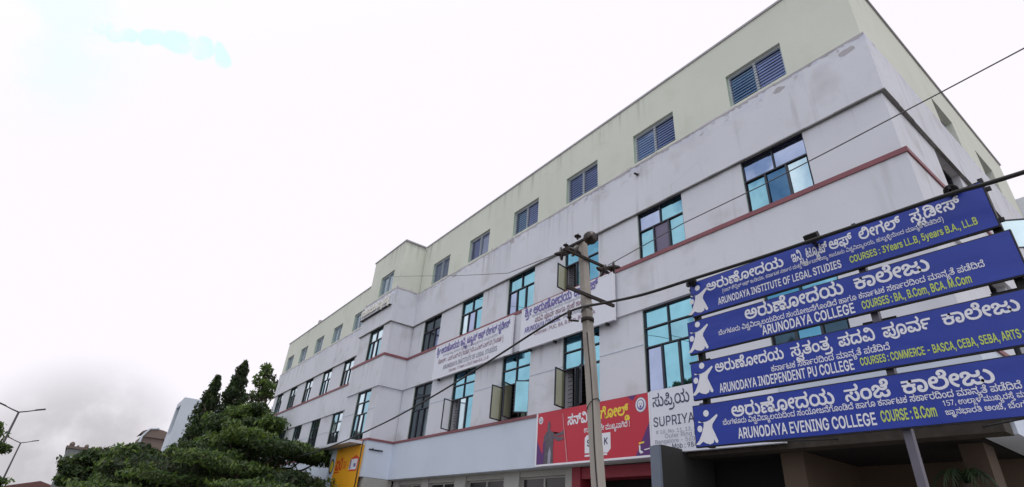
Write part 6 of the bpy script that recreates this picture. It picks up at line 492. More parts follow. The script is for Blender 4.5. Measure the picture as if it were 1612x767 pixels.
'e292': '18,0 18,146 44,146 80,54 81,50 83,46 84,41 86,35 88,29 90,24 91,18 92,13 88,13 90,18 91,23 93,29 95,35 97,40 98,45 100,50 101,54 137,146 163,146 163,0 145,0 145,83 145,88 145,93 145,99 145,105 145,112 145,118 146,125 146,131 147,131 145,124 143,117 141,110 138,104 136,98 134,92 132,87 131,83 98,0 82,0 49,83 48,87 46,92 44,97 42,103 40,110 37,117 35,124 33,131 34,131 35,125 35,119 35,113 35,106 35,100 35,94 35,88 35,83 35,0',
'e1392': '96,70 96,54 33,54 33,70',
'e411': '10,129 10,146 120,146 120,129 74,129 74,0 55,0 55,129',
'e161': '18,0 18,146 36,146 36,83 112,83 112,146 131,146 131,0 112,0 112,66 36,66 36,0',
'e375': '18,0 18,146 67,146 83,144 95,139 105,132 112,123 116,112 117,99 116,87 112,76 105,66 95,59 83,54 67,53 32,53 32,69 67,69 77,70 85,73 91,78 95,84 98,91 99,99 98,107 95,115 91,121 85,125 77,128 66,129 36,129 36,0',
'e773': '33,65 33,0 15,0 15,109 32,109 32,83 30,83 36,96 44,104 54,109 66,111 76,109 85,106 93,100 98,92 102,82 103,69 103,0 85,0 85,68 83,79 79,88 71,93 61,95 53,94 46,91 41,87 37,81 34,74',
'e658': '60,-43 48,-42 39,-40 31,-37 24,-32 19,-27 15,-21 29,-12 32,-15 35,-19 39,-22 44,-25 51,-27 60,-28 72,-26 81,-22 88,-13 90,-2 90,20 88,20 86,17 83,13 79,9 73,5 66,3 56,2 44,3 33,8 23,16 16,26 12,39 10,55 12,71 16,84 23,96 33,104 44,109 57,111 66,110 73,107 79,103 83,99 86,95 88,92 90,92 90,109 107,109 107,-3 106,-16 101,-26 93,-34 84,-39 72,-42;59,17 68,19 76,22 82,27 86,35 89,44 90,55 89,66 86,76 82,84 76,90 68,94 59,95 50,93 42,89 36,83 31,75 29,66 28,55 29,45 32,36 36,28 42,22 50,19',
'e751': '40,-1 29,1 21,6 17,14 15,24 15,146 33,146 33,29 33,22 35,18 38,16 42,15 45,15 46,15 48,15 49,16 53,1 50,0 47,0 43,-1',
'e1373': '65,-2 52,0 41,4 32,12 25,21 20,33 19,46 20,57 23,68 29,81 39,97 72,146 92,146 44,75 42,75 44,78 47,82 52,85 56,87 62,89 67,89 80,88 90,84 99,77 106,68 110,57 111,45 110,32 105,21 98,11 89,4 77,0;65,14 73,15 80,18 85,23 90,29 92,36 93,45 92,53 90,61 85,67 80,72 73,75 65,75 57,75 50,72 44,67 40,61 37,54 36,45 37,37 40,29 44,23 50,18 57,15',
'e1359': '65,-2 50,0 37,7 27,18 20,32 15,51 14,73 15,95 20,113 27,128 37,139 50,145 65,147 80,145 92,139 102,128 110,113 114,95 116,73 114,51 110,32 103,18 93,7 80,0;65,14 75,16 83,21 89,30 94,41 97,56 98,73 97,90 94,104 89,116 83,124 75,130 65,131 55,130 47,124 40,116 36,104 33,90 32,73 33,56 36,41 40,30 47,21 55,16',
'e1456': '41,192 41,-47 26,-47 26,192',
'e141': '77,-2 59,0 43,7 30,18 20,33 14,51 12,73 14,94 20,112 30,127 43,138 58,145 76,147 87,147 97,144 107,140 115,134 123,127 129,119 133,110 136,100 117,100 114,107 111,112 106,118 102,122 96,126 90,128 83,130 76,130 64,129 53,124 43,116 36,104 32,90 30,73 32,56 36,41 43,30 53,22 64,17 77,15 89,17 99,21 107,27 113,35 117,46 119,58 124,57 81,57 81,73 137,73 137,57 135,40 129,26 120,14 108,5 93,0',
'e234': '9,0 9,16 35,16 35,129 9,129 9,146 79,146 79,129 53,129 53,16 79,16 79,0',
'e300': '18,0 18,146 39,146 99,52 101,48 104,43 108,37 112,30 115,23 119,15 116,15 116,23 115,31 115,39 115,45 115,51 115,56 115,146 133,146 133,0 111,0 58,83 55,89 51,95 47,101 43,109 37,118 31,130 34,130 35,119 35,110 36,101 36,94 36,88 36,83 36,0',
'e889': '58,109 58,94 2,94 2,109;18,135 36,135 36,28 37,22 39,18 43,15 49,14 51,14 53,15 56,15 58,15 61,1 58,0 55,-1 52,-1 48,-1 36,0 26,6 20,15 18,27',
'e689': '15,0 15,109 33,109 33,0;24,127 20,128 16,130 13,134 12,139 13,143 16,147 20,149 24,150 29,149 33,147 36,143 37,139 36,134 33,130 29,128',
'e597': '56,-2 44,-1 32,5 23,13 16,24 12,38 10,54 12,70 16,84 23,95 32,104 44,109 56,111 66,110 73,107 79,103 83,99 86,95 88,92 89,92 89,146 107,146 107,0 90,0 90,17 88,17 86,13 83,9 79,5 73,1 66,-1;59,13 68,15 76,19 82,25 86,33 89,43 90,54 89,66 86,76 82,84 76,90 68,94 59,95 50,93 42,89 36,83 31,75 29,65 28,54 29,44 31,34 36,25 42,19 50,15',
'e266': '53,-2 36,1 22,9 13,23 10,42 10,49 28,49 28,42 30,30 35,21 43,16 53,14 63,16 71,21 76,30 78,42 78,146 97,146 97,42 94,23 85,9 71,1',
'e84': '63,0 28,0 28,16 62,16 78,18 91,23 101,31 109,43 113,57 114,73 113,89 109,103 102,114 92,122 79,127 64,129 27,129 27,146 65,146 85,143 101,137 115,126 124,112 130,94 132,73 130,52 124,34 114,19 101,9 83,2;36,146 36,0 18,0 18,146',
'e456': '59,0 5,146 25,146 55,59 58,50 62,39 66,25 71,9 68,9 72,26 77,40 80,51 83,59 113,146 133,146 80,0',
'e578': '66,-2 57,-1 49,1 44,5 40,9 37,13 34,17 32,17 32,0 15,0 15,146 33,146 33,92 34,92 37,95 40,99 44,103 49,107 56,110 66,111 79,109 90,104 99,95 106,84 111,70 112,54 111,38 106,24 99,13 90,5 79,-1;63,13 73,15 81,19 87,25 91,34 94,44 94,54 94,65 91,75 87,83 81,89 73,93 63,95 54,94 47,90 41,84 36,76 34,66 33,54 34,43 36,33 41,25 47,19 54,15',
'e1374': '65,147 77,146 89,141 98,134 105,124 110,113 111,99 110,89 107,77 100,64 90,49 57,0 37,0 86,71 88,71 85,67 82,63 78,61 73,58 68,57 62,56 50,58 39,62 31,68 24,77 20,88 19,101 20,114 25,125 32,134 41,141 52,146;65,132 57,131 50,128 44,123 40,117 37,109 36,101 37,92 40,85 44,79 50,74 57,71 65,70 73,71 80,74 85,79 90,85 93,92 93,100 93,109 90,117 85,123 80,128 73,131',
'e1367': '65,-2 51,-1 39,3 29,9 21,18 16,28 15,39 16,48 19,56 23,63 29,69 36,73 43,76 34,81 26,88 22,98 20,109 22,119 26,129 33,137 42,142 53,146 65,147 77,146 88,142 97,137 104,129 108,119 109,109 108,98 103,88 96,81 86,76 94,73 101,69 106,63 111,56 114,48 115,39 113,28 108,18 101,9 91,3 79,-1;65,14 74,15 81,17 88,21 92,26 95,32 96,40 95,47 92,54 87,59 81,64 73,66 65,67 56,66 48,64 42,59 37,54 34,47 33,40 34,32 37,26 42,21 48,17 56,15;65,83 72,84 78,86 84,90 88,95 90,101 91,107 90,114 88,120 84,125 79,129 72,131 65,131 57,131 51,129 45,125 41,120 39,114 38,107 39,101 41,95 46,90 51,86 57,84',
'e1372': '12,30 12,45 70,146 88,146 31,47 31,46 118,46 118,30;80,0 80,34 80,41 80,91 98,91 98,0',
'e998': '14,-40 18,-24 20,-25 25,-26 30,-26 34,-24 38,-21 41,-16 44,-10 47,-1 5,109 25,109 48,44 51,34 54,24 57,14 59,5 53,5 56,15 58,24 61,34 65,44 88,109 107,109 59,-16 56,-24 51,-31 46,-36 40,-39 34,-41 27,-42 22,-41 18,-41 16,-40',
'e271': '30,42 30,61 35,68 40,75 45,81 50,87 56,93 61,99 104,146 129,146 67,79 66,79;18,0 18,146 36,146 36,96 36,64 36,55 36,0;107,0 54,74 66,88 129,0',
'e1380': '25,59 26,76 28,93 32,110 37,126 43,141 50,154 67,154 60,139 54,122 49,106 46,90 44,74 43,59 43,46 45,33 49,19 53,5 60,-11 67,-27 50,-27 39,-6 31,16 26,38',
'e980': '47,0 5,109 25,109 48,44 51,34 54,24 57,15 59,5 53,5 56,15 58,24 61,34 65,44 88,109 107,109 65,0',
'e1381': '11,-27 19,-10 25,5 30,20 33,34 35,47 35,59 35,74 32,90 29,106 24,122 18,139 11,154 28,154 35,141 41,126 46,110 50,93 52,75 53,59 52,38 47,16 39,-6 28,-27',
'e1453': '69,0 93,146 108,146 84,0;3,40 6,55 115,55 112,40;18,0 42,146 57,146 33,0;12,91 14,105 123,105 121,91',
'e1360': '22,0 22,16 112,16 112,0;79,146 79,0 61,0 61,128 60,128 25,102 25,122 56,146',
'e1361': '18,0 18,13 67,66 74,74 80,81 85,88 88,94 90,100 91,107 90,114 88,120 83,125 78,128 71,131 64,131 56,130 49,128 44,124 40,119 38,112 37,104 19,104 20,116 25,127 32,136 41,142 52,146 64,147 76,146 87,142 96,136 103,127 107,118 109,107 108,99 106,91 102,83 96,75 87,64 76,51 44,17 44,16 111,16 111,0',
'e843': '15,-41 15,109 32,109 32,92 34,92 37,95 40,99 44,103 49,107 56,110 66,111 79,109 90,104 99,95 106,84 111,70 112,54 111,38 106,24 99,13 90,5 79,-1 66,-2 57,-1 49,1 44,5 40,9 37,13 34,17 33,17 33,-41;63,13 73,15 81,19 87,25 91,34 94,44 94,54 94,65 91,75 87,83 81,89 73,93 63,95 54,94 47,90 41,84 36,76 34,66 33,54 34,43 36,33 41,25 47,19 54,15',
'e137': '18,0 18,146 106,146 106,129 36,129 36,79 99,79 99,63 36,63 36,0',
}
LINES = {
'ಆಫ್': ([('k10', 0), ('k189', 168)], 389),
'ಅರುಣೋದಯ ವಿದ್ಯಾ ಸಂಸ್ಥೆ': ([('k9', 0), ('k49', 173), ('k63', 303), ('k252', 376), ('k64', 549), ('k74', 699), ('k40', 780), ('k48', 933), ('k233', 1258), ('k149', 1422), ('k60', 1575), ('k121', 1664), ('k56', 1774), ('k6', 1916), ('k270', 2026), ('k112', 2168)], 2180),
'ಗೋಲ್ಡ್': ([('k242', 0), ('k64', 130), ('k74', 279), ('k196', 360), ('k108', 579)], 593),
'ಅರುಣೋದಯ': ([('k9', 0), ('k49', 173), ('k63', 303), ('k252', 376), ('k64', 549), ('k74', 699), ('k40', 780), ('k48', 933)], 1200),
'ಲೀಗಲ್': ([('k231', 0), ('k74', 159), ('k25', 241), ('k196', 370)], 588),
'ಕಾಲೇಜು': ([('k134', 0), ('k60', 115), ('k265', 205), ('k74', 358), ('k30', 440), ('k63', 595)], 668),
'ಇನ್ಸ್ಟಿಟ್ಯೂಟ್': ([('k11', 0), ('k223', 142), ('k129', 291), ('k320', 315), ('k33', 409), ('k64', 572), ('k121', 722), ('k178', 774)], 999),
'157, ಉಲ್ಲಾಳ ಮುಖ್ಯರಸ್ತೆ ಮರಿಯಪ್ಪನಪಾಳ್ಯ': ([('k420', 0), ('k424', 114), ('k426', 229), ('k415', 343), ('k13', 454), ('k159', 699), ('k60', 853), ('k124', 942), ('k52', 955), ('k47', 1155), ('k63', 1386), ('k24', 1459), ('k121', 1628), ('k49', 1680), ('k270', 1811), ('k111', 1952), ('k47', 2023), ('k230', 2254), ('k48', 2384), ('k43', 2652), ('k116', 2810), ('k42', 2834), ('k152', 2976), ('k60', 3135), ('k52', 3224), ('k121', 3366)], 3418),
'ಸ್ವತಂತ್ರ': ([('k56', 0), ('k126', 142), ('k38', 167), ('k6', 292), ('k38', 402), ('k122', 526)], 553),
'ಕೋರ್ಸ್ : ಎಲ್.ಎಲ್.ಬಿ (3ವರ್ಷ) ಬಿ.ಎ.ಎಲ್.ಎಲ್.ಬಿ (5ವರ್ಷ)': ([('k240', 0), ('k64', 115), ('k74', 264), ('k201', 346), ('k93', 550), ('k429', 721), ('k17', 832), ('k196', 989), ('k417', 1208), ('k17', 1261), ('k196', 1419), ('k417', 1637), ('k226', 1690), ('k411', 1912), ('k422', 1989), ('k53', 2103), ('k55', 2262), ('k93', 2422), ('k412', 2536), ('k226', 2670), ('k417', 2834), ('k17', 2888), ('k417', 3045), ('k17', 3099), ('k196', 3256), ('k417', 3475), ('k17', 3528), ('k196', 3686), ('k417', 3904), ('k226', 3957), ('k411', 4179), ('k424', 4256), ('k53', 4370), ('k55', 4529), ('k93', 4689), ('k412', 4803)], 4879),
'ಜ್ಞಾನಭಾರತಿ ಅಂಚೆ, ಬೆಂಗಳೂರು - 56': ([('k140', 0), ('k60', 155), ('k105', 245), ('k42', 275), ('k155', 417), ('k60', 578), ('k49', 668), ('k219', 798), ('k9', 979), ('k6', 1151), ('k244', 1261), ('k415', 1421), ('k260', 1532), ('k6', 1693), ('k25', 1803), ('k52', 1933), ('k281', 2075), ('k49', 2224), ('k63', 2354), ('k416', 2484), ('k424', 2606), ('k425', 2721)], 2835),
'ಸಂಜೆ': ([('k56', 0), ('k6', 142), ('k246', 252)], 407),
'ಶ್ರೀ ಅರುಣೋದಯ ಕಾಲೇಜ್': ([('k234', 0), ('k122', 126), ('k74', 153), ('k9', 292), ('k49', 465), ('k63', 595), ('k252', 668), ('k64', 841), ('k74', 991), ('k40', 1072), ('k48', 1225), ('k134', 1550), ('k60', 1665), ('k265', 1755), ('k74', 1908), ('k175', 1990)], 2208),
'ಪದವಿ': ([('k43', 0), ('k40', 158), ('k233', 311)], 475),
'ಬೆಂಗಳೂರು ವಿಶ್ವವಿದ್ಯಾಲಯದಿಂದ ಸಂಯೋಜನೆಗೊಂಡಿದೆ': ([('k260', 0), ('k6', 161), ('k25', 271), ('k52', 401), ('k281', 543), ('k49', 692), ('k63', 822), ('k233', 952), ('k54', 1116), ('k126', 1242), ('k233', 1268), ('k149', 1431), ('k60', 1584), ('k121', 1674), ('k51', 1726), ('k48', 1878), ('k221', 2145), ('k6', 2298), ('k40', 2408), ('k56', 2619), ('k6', 2760), ('k284', 2870), ('k74', 3213), ('k30', 3295), ('k257', 3450), ('k242', 3592), ('k64', 3722), ('k6', 3871), ('k216', 3981), ('k255', 4135)], 4288),
'ಸ್ಟಡೀಸ್': ([('k56', 0), ('k106', 142), ('k216', 169), ('k74', 322), ('k201', 404)], 608),
'ಏ0': ([('k18', 0), ('k419', 157)], 272),
'ಕರ್ನಾಟಕ ಸರ್ಕಾರದಿಂದ ಮಾನ್ಯತೆ ಪಡೆದಿದೆ': ([('k23', 0), ('k151', 115), ('k60', 257), ('k93', 347), ('k33', 460), ('k23', 623), ('k56', 796), ('k134', 937), ('k60', 1052), ('k93', 1142), ('k49', 1255), ('k221', 1386), ('k6', 1539), ('k40', 1649), ('k156', 1859), ('k60', 2090), ('k42', 2180), ('k121', 2322), ('k253', 2374), ('k43', 2556), ('k250', 2715), ('k221', 2868), ('k255', 3021)], 3174),
'ಕರ್ನಾಟಕ ರಾಜ್ಯ ಕಾನೂನು ವಿಶ್ವವಿದ್ಯಾಲಯ, ಹುಬ್ಬಳ್ಳಿಯಿಂದ ಮಾನ್ಯತೆ ಪಡೆದಿದೆ': ([('k23', 0), ('k151', 115), ('k60', 257), ('k93', 347), ('k33', 460), ('k23', 623), ('k158', 796), ('k60', 926), ('k30', 1016), ('k121', 1171), ('k134', 1280), ('k60', 1395), ('k42', 1485), ('k64', 1627), ('k42', 1776), ('k63', 1918), ('k233', 2049), ('k54', 2212), ('k126', 2338), ('k233', 2364), ('k149', 2528), ('k60', 2681), ('k121', 2770), ('k51', 2822), ('k48', 2974), ('k415', 3241), ('k57', 3353), ('k63', 3513), ('k45', 3586), ('k118', 3746), ('k232', 3770), ('k125', 3914), ('k229', 3939), ('k6', 4206), ('k40', 4316), ('k156', 4526), ('k60', 4758), ('k42', 4847), ('k121', 4990), ('k253', 5042), ('k43', 5224), ('k250', 5382), ('k221', 5536), ('k255', 5689)], 5842),
'(ಬಾರ್ ಕೌನ್ಸಿಲ್ ಆಫ್ ಇಂಡಿಯಾ, ಕರ್ನಾಟಕ ಸರ್ಕಾರ ಮತ್ತು ಕರ್ನಾಟಕ ರಾಜ್ಯ ಕಾನೂನು ವಿಶ್ವವಿದ್ಯಾಲಯ, ಹುಬ್ಬಳ್ಳಿಯಿಂದ ಮಾನ್ಯತೆ ಪಡೆದಿದೆ)': ([('k411', 0), ('k154', 77), ('k60', 238), ('k194', 327), ('k134', 578), ('k72', 693), ('k223', 779), ('k129', 927), ('k196', 951), ('k10', 1227), ('k189', 1395), ('k11', 1673), ('k6', 1816), ('k216', 1926), ('k157', 2079), ('k60', 2346), ('k415', 2436), ('k23', 2547), ('k151', 2662), ('k60', 2804), ('k93', 2894), ('k33', 3008), ('k23', 3171), ('k56', 3343), ('k134', 3485), ('k60', 3600), ('k93', 3689), ('k49', 3803), ('k47', 3991), ('k38', 4222), ('k63', 4346), ('k111', 4419), ('k23', 4490), ('k151', 4604), ('k60', 4747), ('k93', 4836), ('k33', 4950), ('k23', 5113), ('k158', 5285), ('k60', 5415), ('k30', 5505), ('k121', 5660), ('k134', 5770), ('k60', 5885), ('k42', 5974), ('k64', 6117), ('k42', 6266), ('k63', 6408), ('k233', 6538), ('k54', 6702), ('k126', 6828), ('k233', 6854), ('k149', 7017), ('k60', 7170), ('k121', 7260), ('k51', 7312), ('k48', 7464), ('k415', 7731), ('k57', 7842), ('k63', 8002), ('k45', 8075), ('k118', 8235), ('k232', 8259), ('k125', 8403), ('k229', 8428), ('k6', 8695), ('k40', 8805), ('k156', 9016), ('k60', 9247), ('k42', 9337), ('k121', 9479), ('k253', 9531), ('k43', 9713), ('k250', 9872), ('k221', 10025), ('k255', 10178), ('k412', 10331)], 10408),
'ಸನ್\u200cವಿನ್': ([('k56', 0), ('k187', 142), ('k233', 346), ('k187', 510)], 715),
'ಉದ್ಯೋಗವೇ ಮುಖ್ಯವಾಗಿದೆ !': ([('k13', 0), ('k255', 244), ('k64', 397), ('k121', 547), ('k74', 599), ('k25', 680), ('k267', 810), ('k74', 969), ('k47', 1108), ('k63', 1339), ('k24', 1412), ('k121', 1582), ('k161', 1634), ('k60', 1792), ('k208', 1882), ('k255', 2012), ('k406', 2222)], 2276),
'ಬೆಂಗಳೂರು ವಿಶ್ವವಿದ್ಯಾಲಯದಿಂದ ಸಂಯೋಜನೆಗೊಂಡಿದೆ ಹಾಗೂ ಕರ್ನಾಟಕ ಸರ್ಕಾರದಿಂದ ಮಾನ್ಯತೆ ಪಡೆದಿದೆ': ([('k260', 0), ('k6', 161), ('k25', 271), ('k52', 401), ('k281', 543), ('k49', 692), ('k63', 822), ('k233', 952), ('k54', 1116), ('k126', 1242), ('k233', 1268), ('k149', 1431), ('k60', 1584), ('k121', 1674), ('k51', 1726), ('k48', 1878), ('k221', 2145), ('k6', 2298), ('k40', 2408), ('k56', 2619), ('k6', 2760), ('k284', 2870), ('k74', 3213), ('k30', 3295), ('k257', 3450), ('k242', 3592), ('k64', 3722), ('k6', 3871), ('k216', 3981), ('k255', 4135), ('k165', 4345), ('k60', 4505), ('k25', 4595), ('k64', 4725), ('k23', 4932), ('k151', 5046), ('k60', 5189), ('k93', 5278), ('k33', 5392), ('k23', 5555), ('k56', 5727), ('k134', 5869), ('k60', 5984), ('k93', 6074), ('k49', 6187), ('k221', 6317), ('k6', 6470), ('k40', 6580), ('k156', 6791), ('k60', 7022), ('k42', 7112), ('k121', 7254), ('k253', 7306), ('k43', 7488), ('k250', 7646), ('k221', 7800), ('k255', 7953)], 8106),
'ಸುಪ್ರಿಯ ಟ್ರೇಡರ್ಸ್': ([('k56', 0), ('k63', 142), ('k224', 215), ('k122', 372), ('k48', 399), ('k248', 724), ('k122', 887), ('k74', 913), ('k35', 995), ('k201', 1149), ('k93', 1353)], 1466),
'ಪೂರ್ವ': ([('k43', 0), ('k277', 158), ('k53', 287), ('k93', 446)], 559),
'ಪದವಿ ಪೂರ್ವ ಹಾಗೂ ಸಂಜೆ ಕಾಲೇಜು': ([('k43', 0), ('k40', 158), ('k233', 311), ('k43', 533), ('k277', 691), ('k53', 820), ('k93', 979), ('k165', 1150), ('k60', 1310), ('k25', 1400), ('k64', 1529), ('k56', 1736), ('k6', 1878), ('k246', 1988), ('k134', 2200), ('k60', 2315), ('k265', 2405), ('k74', 2559), ('k30', 2640), ('k63', 2795)], 2868),
'ಶ್ರೀ ಅರುಣೋದಯ ಇನ್ಸ್ಟಿಟ್ಯೂಟ್ ಆಫ್ ಲೀಗಲ್ ಸ್ಟಡೀಸ್': ([('k234', 0), ('k122', 126), ('k74', 153), ('k9', 292), ('k49', 465), ('k63', 595), ('k252', 668), ('k64', 841), ('k74', 991), ('k40', 1072), ('k48', 1225), ('k11', 1550), ('k223', 1692), ('k129', 1841), ('k320', 1865), ('k33', 1959), ('k64', 2122), ('k121', 2272), ('k178', 2324), ('k10', 2607), ('k189', 2775), ('k231', 3053), ('k74', 3212), ('k25', 3294), ('k196', 3424), ('k56', 3699), ('k106', 3841), ('k216', 3868), ('k74', 4022), ('k201', 4103)], 4308),
'Courses : 3 Years LL.B & 5 Years B.A., LL.B': ([('e73', 0), ('e790', 146), ('e915', 266), ('e852', 384), ('e871', 460), ('e614', 565), ('e871', 682), ('e1377', 841), ('e1371', 948), ('e472', 1132), ('e614', 1268), ('e507', 1384), ('e852', 1496), ('e871', 1572), ('e281', 1731), ('e281', 1844), ('e1376', 1957), ('e65', 2011), ('e1425', 2196), ('e1364', 2378), ('e472', 2561), ('e614', 2697), ('e507', 2814), ('e852', 2926), ('e871', 3001), ('e65', 3161), ('e1376', 3292), ('e2', 3345), ('e1376', 3483), ('e1375', 3537), ('e281', 3644), ('e281', 3757), ('e1376', 3871), ('e65', 3924)], 4055),
'COURSE : B.Com': ([('e73', 0), ('e321', 146), ('e424', 299), ('e384', 448), ('e397', 577), ('e95', 705), ('e1377', 879), ('e65', 986), ('e1376', 1117), ('e73', 1171), ('e790', 1317), ('e766', 1437)], 1612),
'COURSES : COMMERCE - BASCA, CEBA, SEBA, ARTS : HEP': ([('e73', 0), ('e321', 146), ('e424', 299), ('e384', 448), ('e397', 577), ('e95', 705), ('e397', 825), ('e1377', 1007), ('e73', 1115), ('e321', 1261), ('e292', 1414), ('e292', 1594), ('e95', 1775), ('e384', 1895), ('e73', 2024), ('e95', 2170), ('e1392', 2344), ('e65', 2527), ('e2', 2658), ('e397', 2796), ('e73', 2924), ('e2', 3071), ('e1375', 3208), ('e73', 3316), ('e95', 3462), ('e65', 3582), ('e2', 3713), ('e1375', 3851), ('e397', 3958), ('e95', 4087), ('e65', 4207), ('e2', 4338), ('e1375', 4476), ('e2', 4583), ('e384', 4721), ('e411', 4850), ('e397', 4979), ('e1377', 5161), ('e161', 5269), ('e95', 5417), ('e375', 5537)], 5665),
'Bangalore - 560056 | GSTIN': ([('e65', 0), ('e507', 131), ('e773', 243), ('e658', 361), ('e507', 484), ('e751', 596), ('e790', 651), ('e852', 771), ('e614', 847), ('e1392', 1017), ('e1364', 1200), ('e1373', 1330), ('e1359', 1460), ('e1359', 1589), ('e1364', 1719), ('e1373', 1849), ('e1456', 2032), ('e141', 2152), ('e397', 2302), ('e411', 2430), ('e234', 2559), ('e300', 2647)], 2798),
'Outer Ring Road, Jnana': ([('e321', 0), ('e915', 153), ('e889', 271), ('e614', 337), ('e852', 453), ('e384', 582), ('e689', 711), ('e773', 759), ('e658', 878), ('e384', 1054), ('e790', 1183), ('e507', 1303), ('e597', 1415), ('e1375', 1537), ('e266', 1645), ('e773', 1759), ('e507', 1877), ('e773', 1989), ('e507', 2108)], 2220),
'SUPRIYA TRADERS': ([('e397', 0), ('e424', 128), ('e375', 277), ('e384', 405), ('e234', 534), ('e472', 622), ('e2', 758), ('e411', 949), ('e384', 1078), ('e2', 1207), ('e84', 1345), ('e95', 1489), ('e384', 1610), ('e397', 1738)], 1867),
'COURSES : BA., B.Com, BCA. M.Com': ([('e73', 0), ('e321', 146), ('e424', 299), ('e384', 448), ('e397', 577), ('e95', 705), ('e397', 825), ('e1377', 1007), ('e65', 1115), ('e2', 1245), ('e1376', 1383), ('e1375', 1437), ('e65', 1545), ('e1376', 1675), ('e73', 1729), ('e790', 1875), ('e766', 1995), ('e1375', 2170), ('e65', 2278), ('e73', 2409), ('e2', 2555), ('e1376', 2693), ('e292', 2800), ('e1376', 2981), ('e73', 3034), ('e790', 3181), ('e766', 3300)], 3476),
'ARUNODAYA EVENING COLLEGE': ([('e2', 0), ('e384', 138), ('e424', 267), ('e300', 416), ('e321', 566), ('e84', 719), ('e2', 863), ('e472', 1001), ('e2', 1137), ('e95', 1329), ('e456', 1449), ('e95', 1587), ('e300', 1707), ('e234', 1858), ('e300', 1946), ('e141', 2097), ('e73', 2300), ('e321', 2446), ('e281', 2599), ('e281', 2712), ('e95', 2825), ('e141', 2945), ('e95', 3094)], 3215),
'Mob : 98443': ([('e292', 0), ('e790', 181), ('e578', 301), ('e1377', 477), ('e1374', 584), ('e1367', 714), ('e1372', 844), ('e1372', 973), ('e1371', 1103)], 1233),
'ARUNODAYA COLLEGE': ([('e2', 0), ('e384', 138), ('e424', 267), ('e300', 416), ('e321', 566), ('e84', 719), ('e2', 863), ('e472', 1001), ('e2', 1137), ('e73', 1329), ('e321', 1475), ('e281', 1628), ('e281', 1741), ('e95', 1854), ('e141', 1974), ('e95', 2124)], 2244),
'ARUNODAYA INDEPENDENT PU COLLEGE': ([('e2', 0), ('e384', 138), ('e424', 267), ('e300', 416), ('e321', 566), ('e84', 719), ('e2', 863), ('e472', 1001), ('e2', 1137), ('e234', 1329), ('e300', 1417), ('e84', 1568), ('e95', 1712), ('e375', 1832), ('e95', 1960), ('e300', 2080), ('e84', 2231), ('e95', 2375), ('e300', 2496), ('e411', 2646), ('e375', 2829), ('e424', 2957), ('e73', 3159), ('e321', 3305), ('e281', 3458), ('e281', 3571), ('e95', 3684), ('e141', 3805), ('e95', 3954)], 4074),
'COURSES : 3Years LL.B, 5years B.A., LL.B': ([('e73', 0), ('e321', 146), ('e424', 299), ('e384', 448), ('e397', 577), ('e95', 705), ('e397', 825), ('e1377', 1007), ('e1371', 1115), ('e472', 1244), ('e614', 1380), ('e507', 1497), ('e852', 1609), ('e871', 1684), ('e281', 1843), ('e281', 1957), ('e1376', 2070), ('e65', 2123), ('e1375', 2254), ('e1364', 2362), ('e998', 2491), ('e614', 2604), ('e507', 2720), ('e852', 2833), ('e871', 2908), ('e65', 3067), ('e1376', 3198), ('e2', 3252), ('e1376', 3390), ('e1375', 3443), ('e281', 3551), ('e281', 3664), ('e1376', 3777), ('e65', 3831)], 3962),
'K': ([('e271', 0)], 134),
'(Day & Evening College)': ([('e1380', 0), ('e84', 78), ('e507', 222), ('e998', 335), ('e1425', 501), ('e95', 683), ('e980', 804), ('e614', 916), ('e773', 1033), ('e689', 1151), ('e773', 1199), ('e658', 1317), ('e73', 1494), ('e790', 1640), ('e751', 1760), ('e751', 1815), ('e614', 1870), ('e658', 1987), ('e614', 2109), ('e1381', 2226)], 2304),
'Courses : PUC, BA, B.Com, BCA, BBA': ([('e73', 0), ('e790', 146), ('e915', 266), ('e852', 384), ('e871', 460), ('e614', 565), ('e871', 682), ('e1377', 841), ('e375', 948), ('e424', 1076), ('e73', 1225), ('e1375', 1371), ('e65', 1479), ('e2', 1609), ('e1375', 1747), ('e65', 1855), ('e1376', 1986), ('e73', 2039), ('e790', 2185), ('e766', 2305), ('e1375', 2481), ('e65', 2588), ('e73', 2719), ('e2', 2865), ('e1375', 3003), ('e65', 3110), ('e65', 3241), ('e2', 3372)], 3510),
'# 10, No. 11, 12, C.D.P. Compound,': ([('e1453', 0), ('e1360', 180), ('e1359', 310), ('e1375', 440), ('e300', 547), ('e790', 698), ('e1376', 818), ('e1360', 925), ('e1360', 1055), ('e1375', 1185), ('e1360', 1292), ('e1361', 1422), ('e1375', 1551), ('e73', 1659), ('e1376', 1805), ('e84', 1859), ('e1376', 2003), ('e375', 2057), ('e1376', 2184), ('e73', 2292), ('e790', 2438), ('e766', 2558), ('e843', 2733), ('e790', 2855), ('e915', 2975), ('e773', 3094), ('e597', 3212), ('e1375', 3334)], 3388),
'38 -': ([('e1371', 0), ('e1367', 130), ('e1392', 313)], 443),
'S': ([('e397', 0)], 128),
'ARUNODAYA INSTITUTE OF LEGAL STUDIES': ([('e2', 0), ('e384', 138), ('e424', 267), ('e300', 416), ('e321', 566), ('e84', 719), ('e2', 863), ('e472', 1001), ('e2', 1137), ('e234', 1329), ('e300', 1417), ('e397', 1568), ('e411', 1696), ('e234', 1825), ('e411', 1913), ('e424', 2042), ('e411', 2191), ('e95', 2320), ('e321', 2494), ('e137', 2647), ('e281', 2819), ('e95', 2932), ('e141', 3052), ('e2', 3202), ('e281', 3340), ('e397', 3506), ('e411', 3635), ('e424', 3764), ('e84', 3913), ('e234', 4057), ('e95', 4145), ('e397', 4265)], 4394),
}

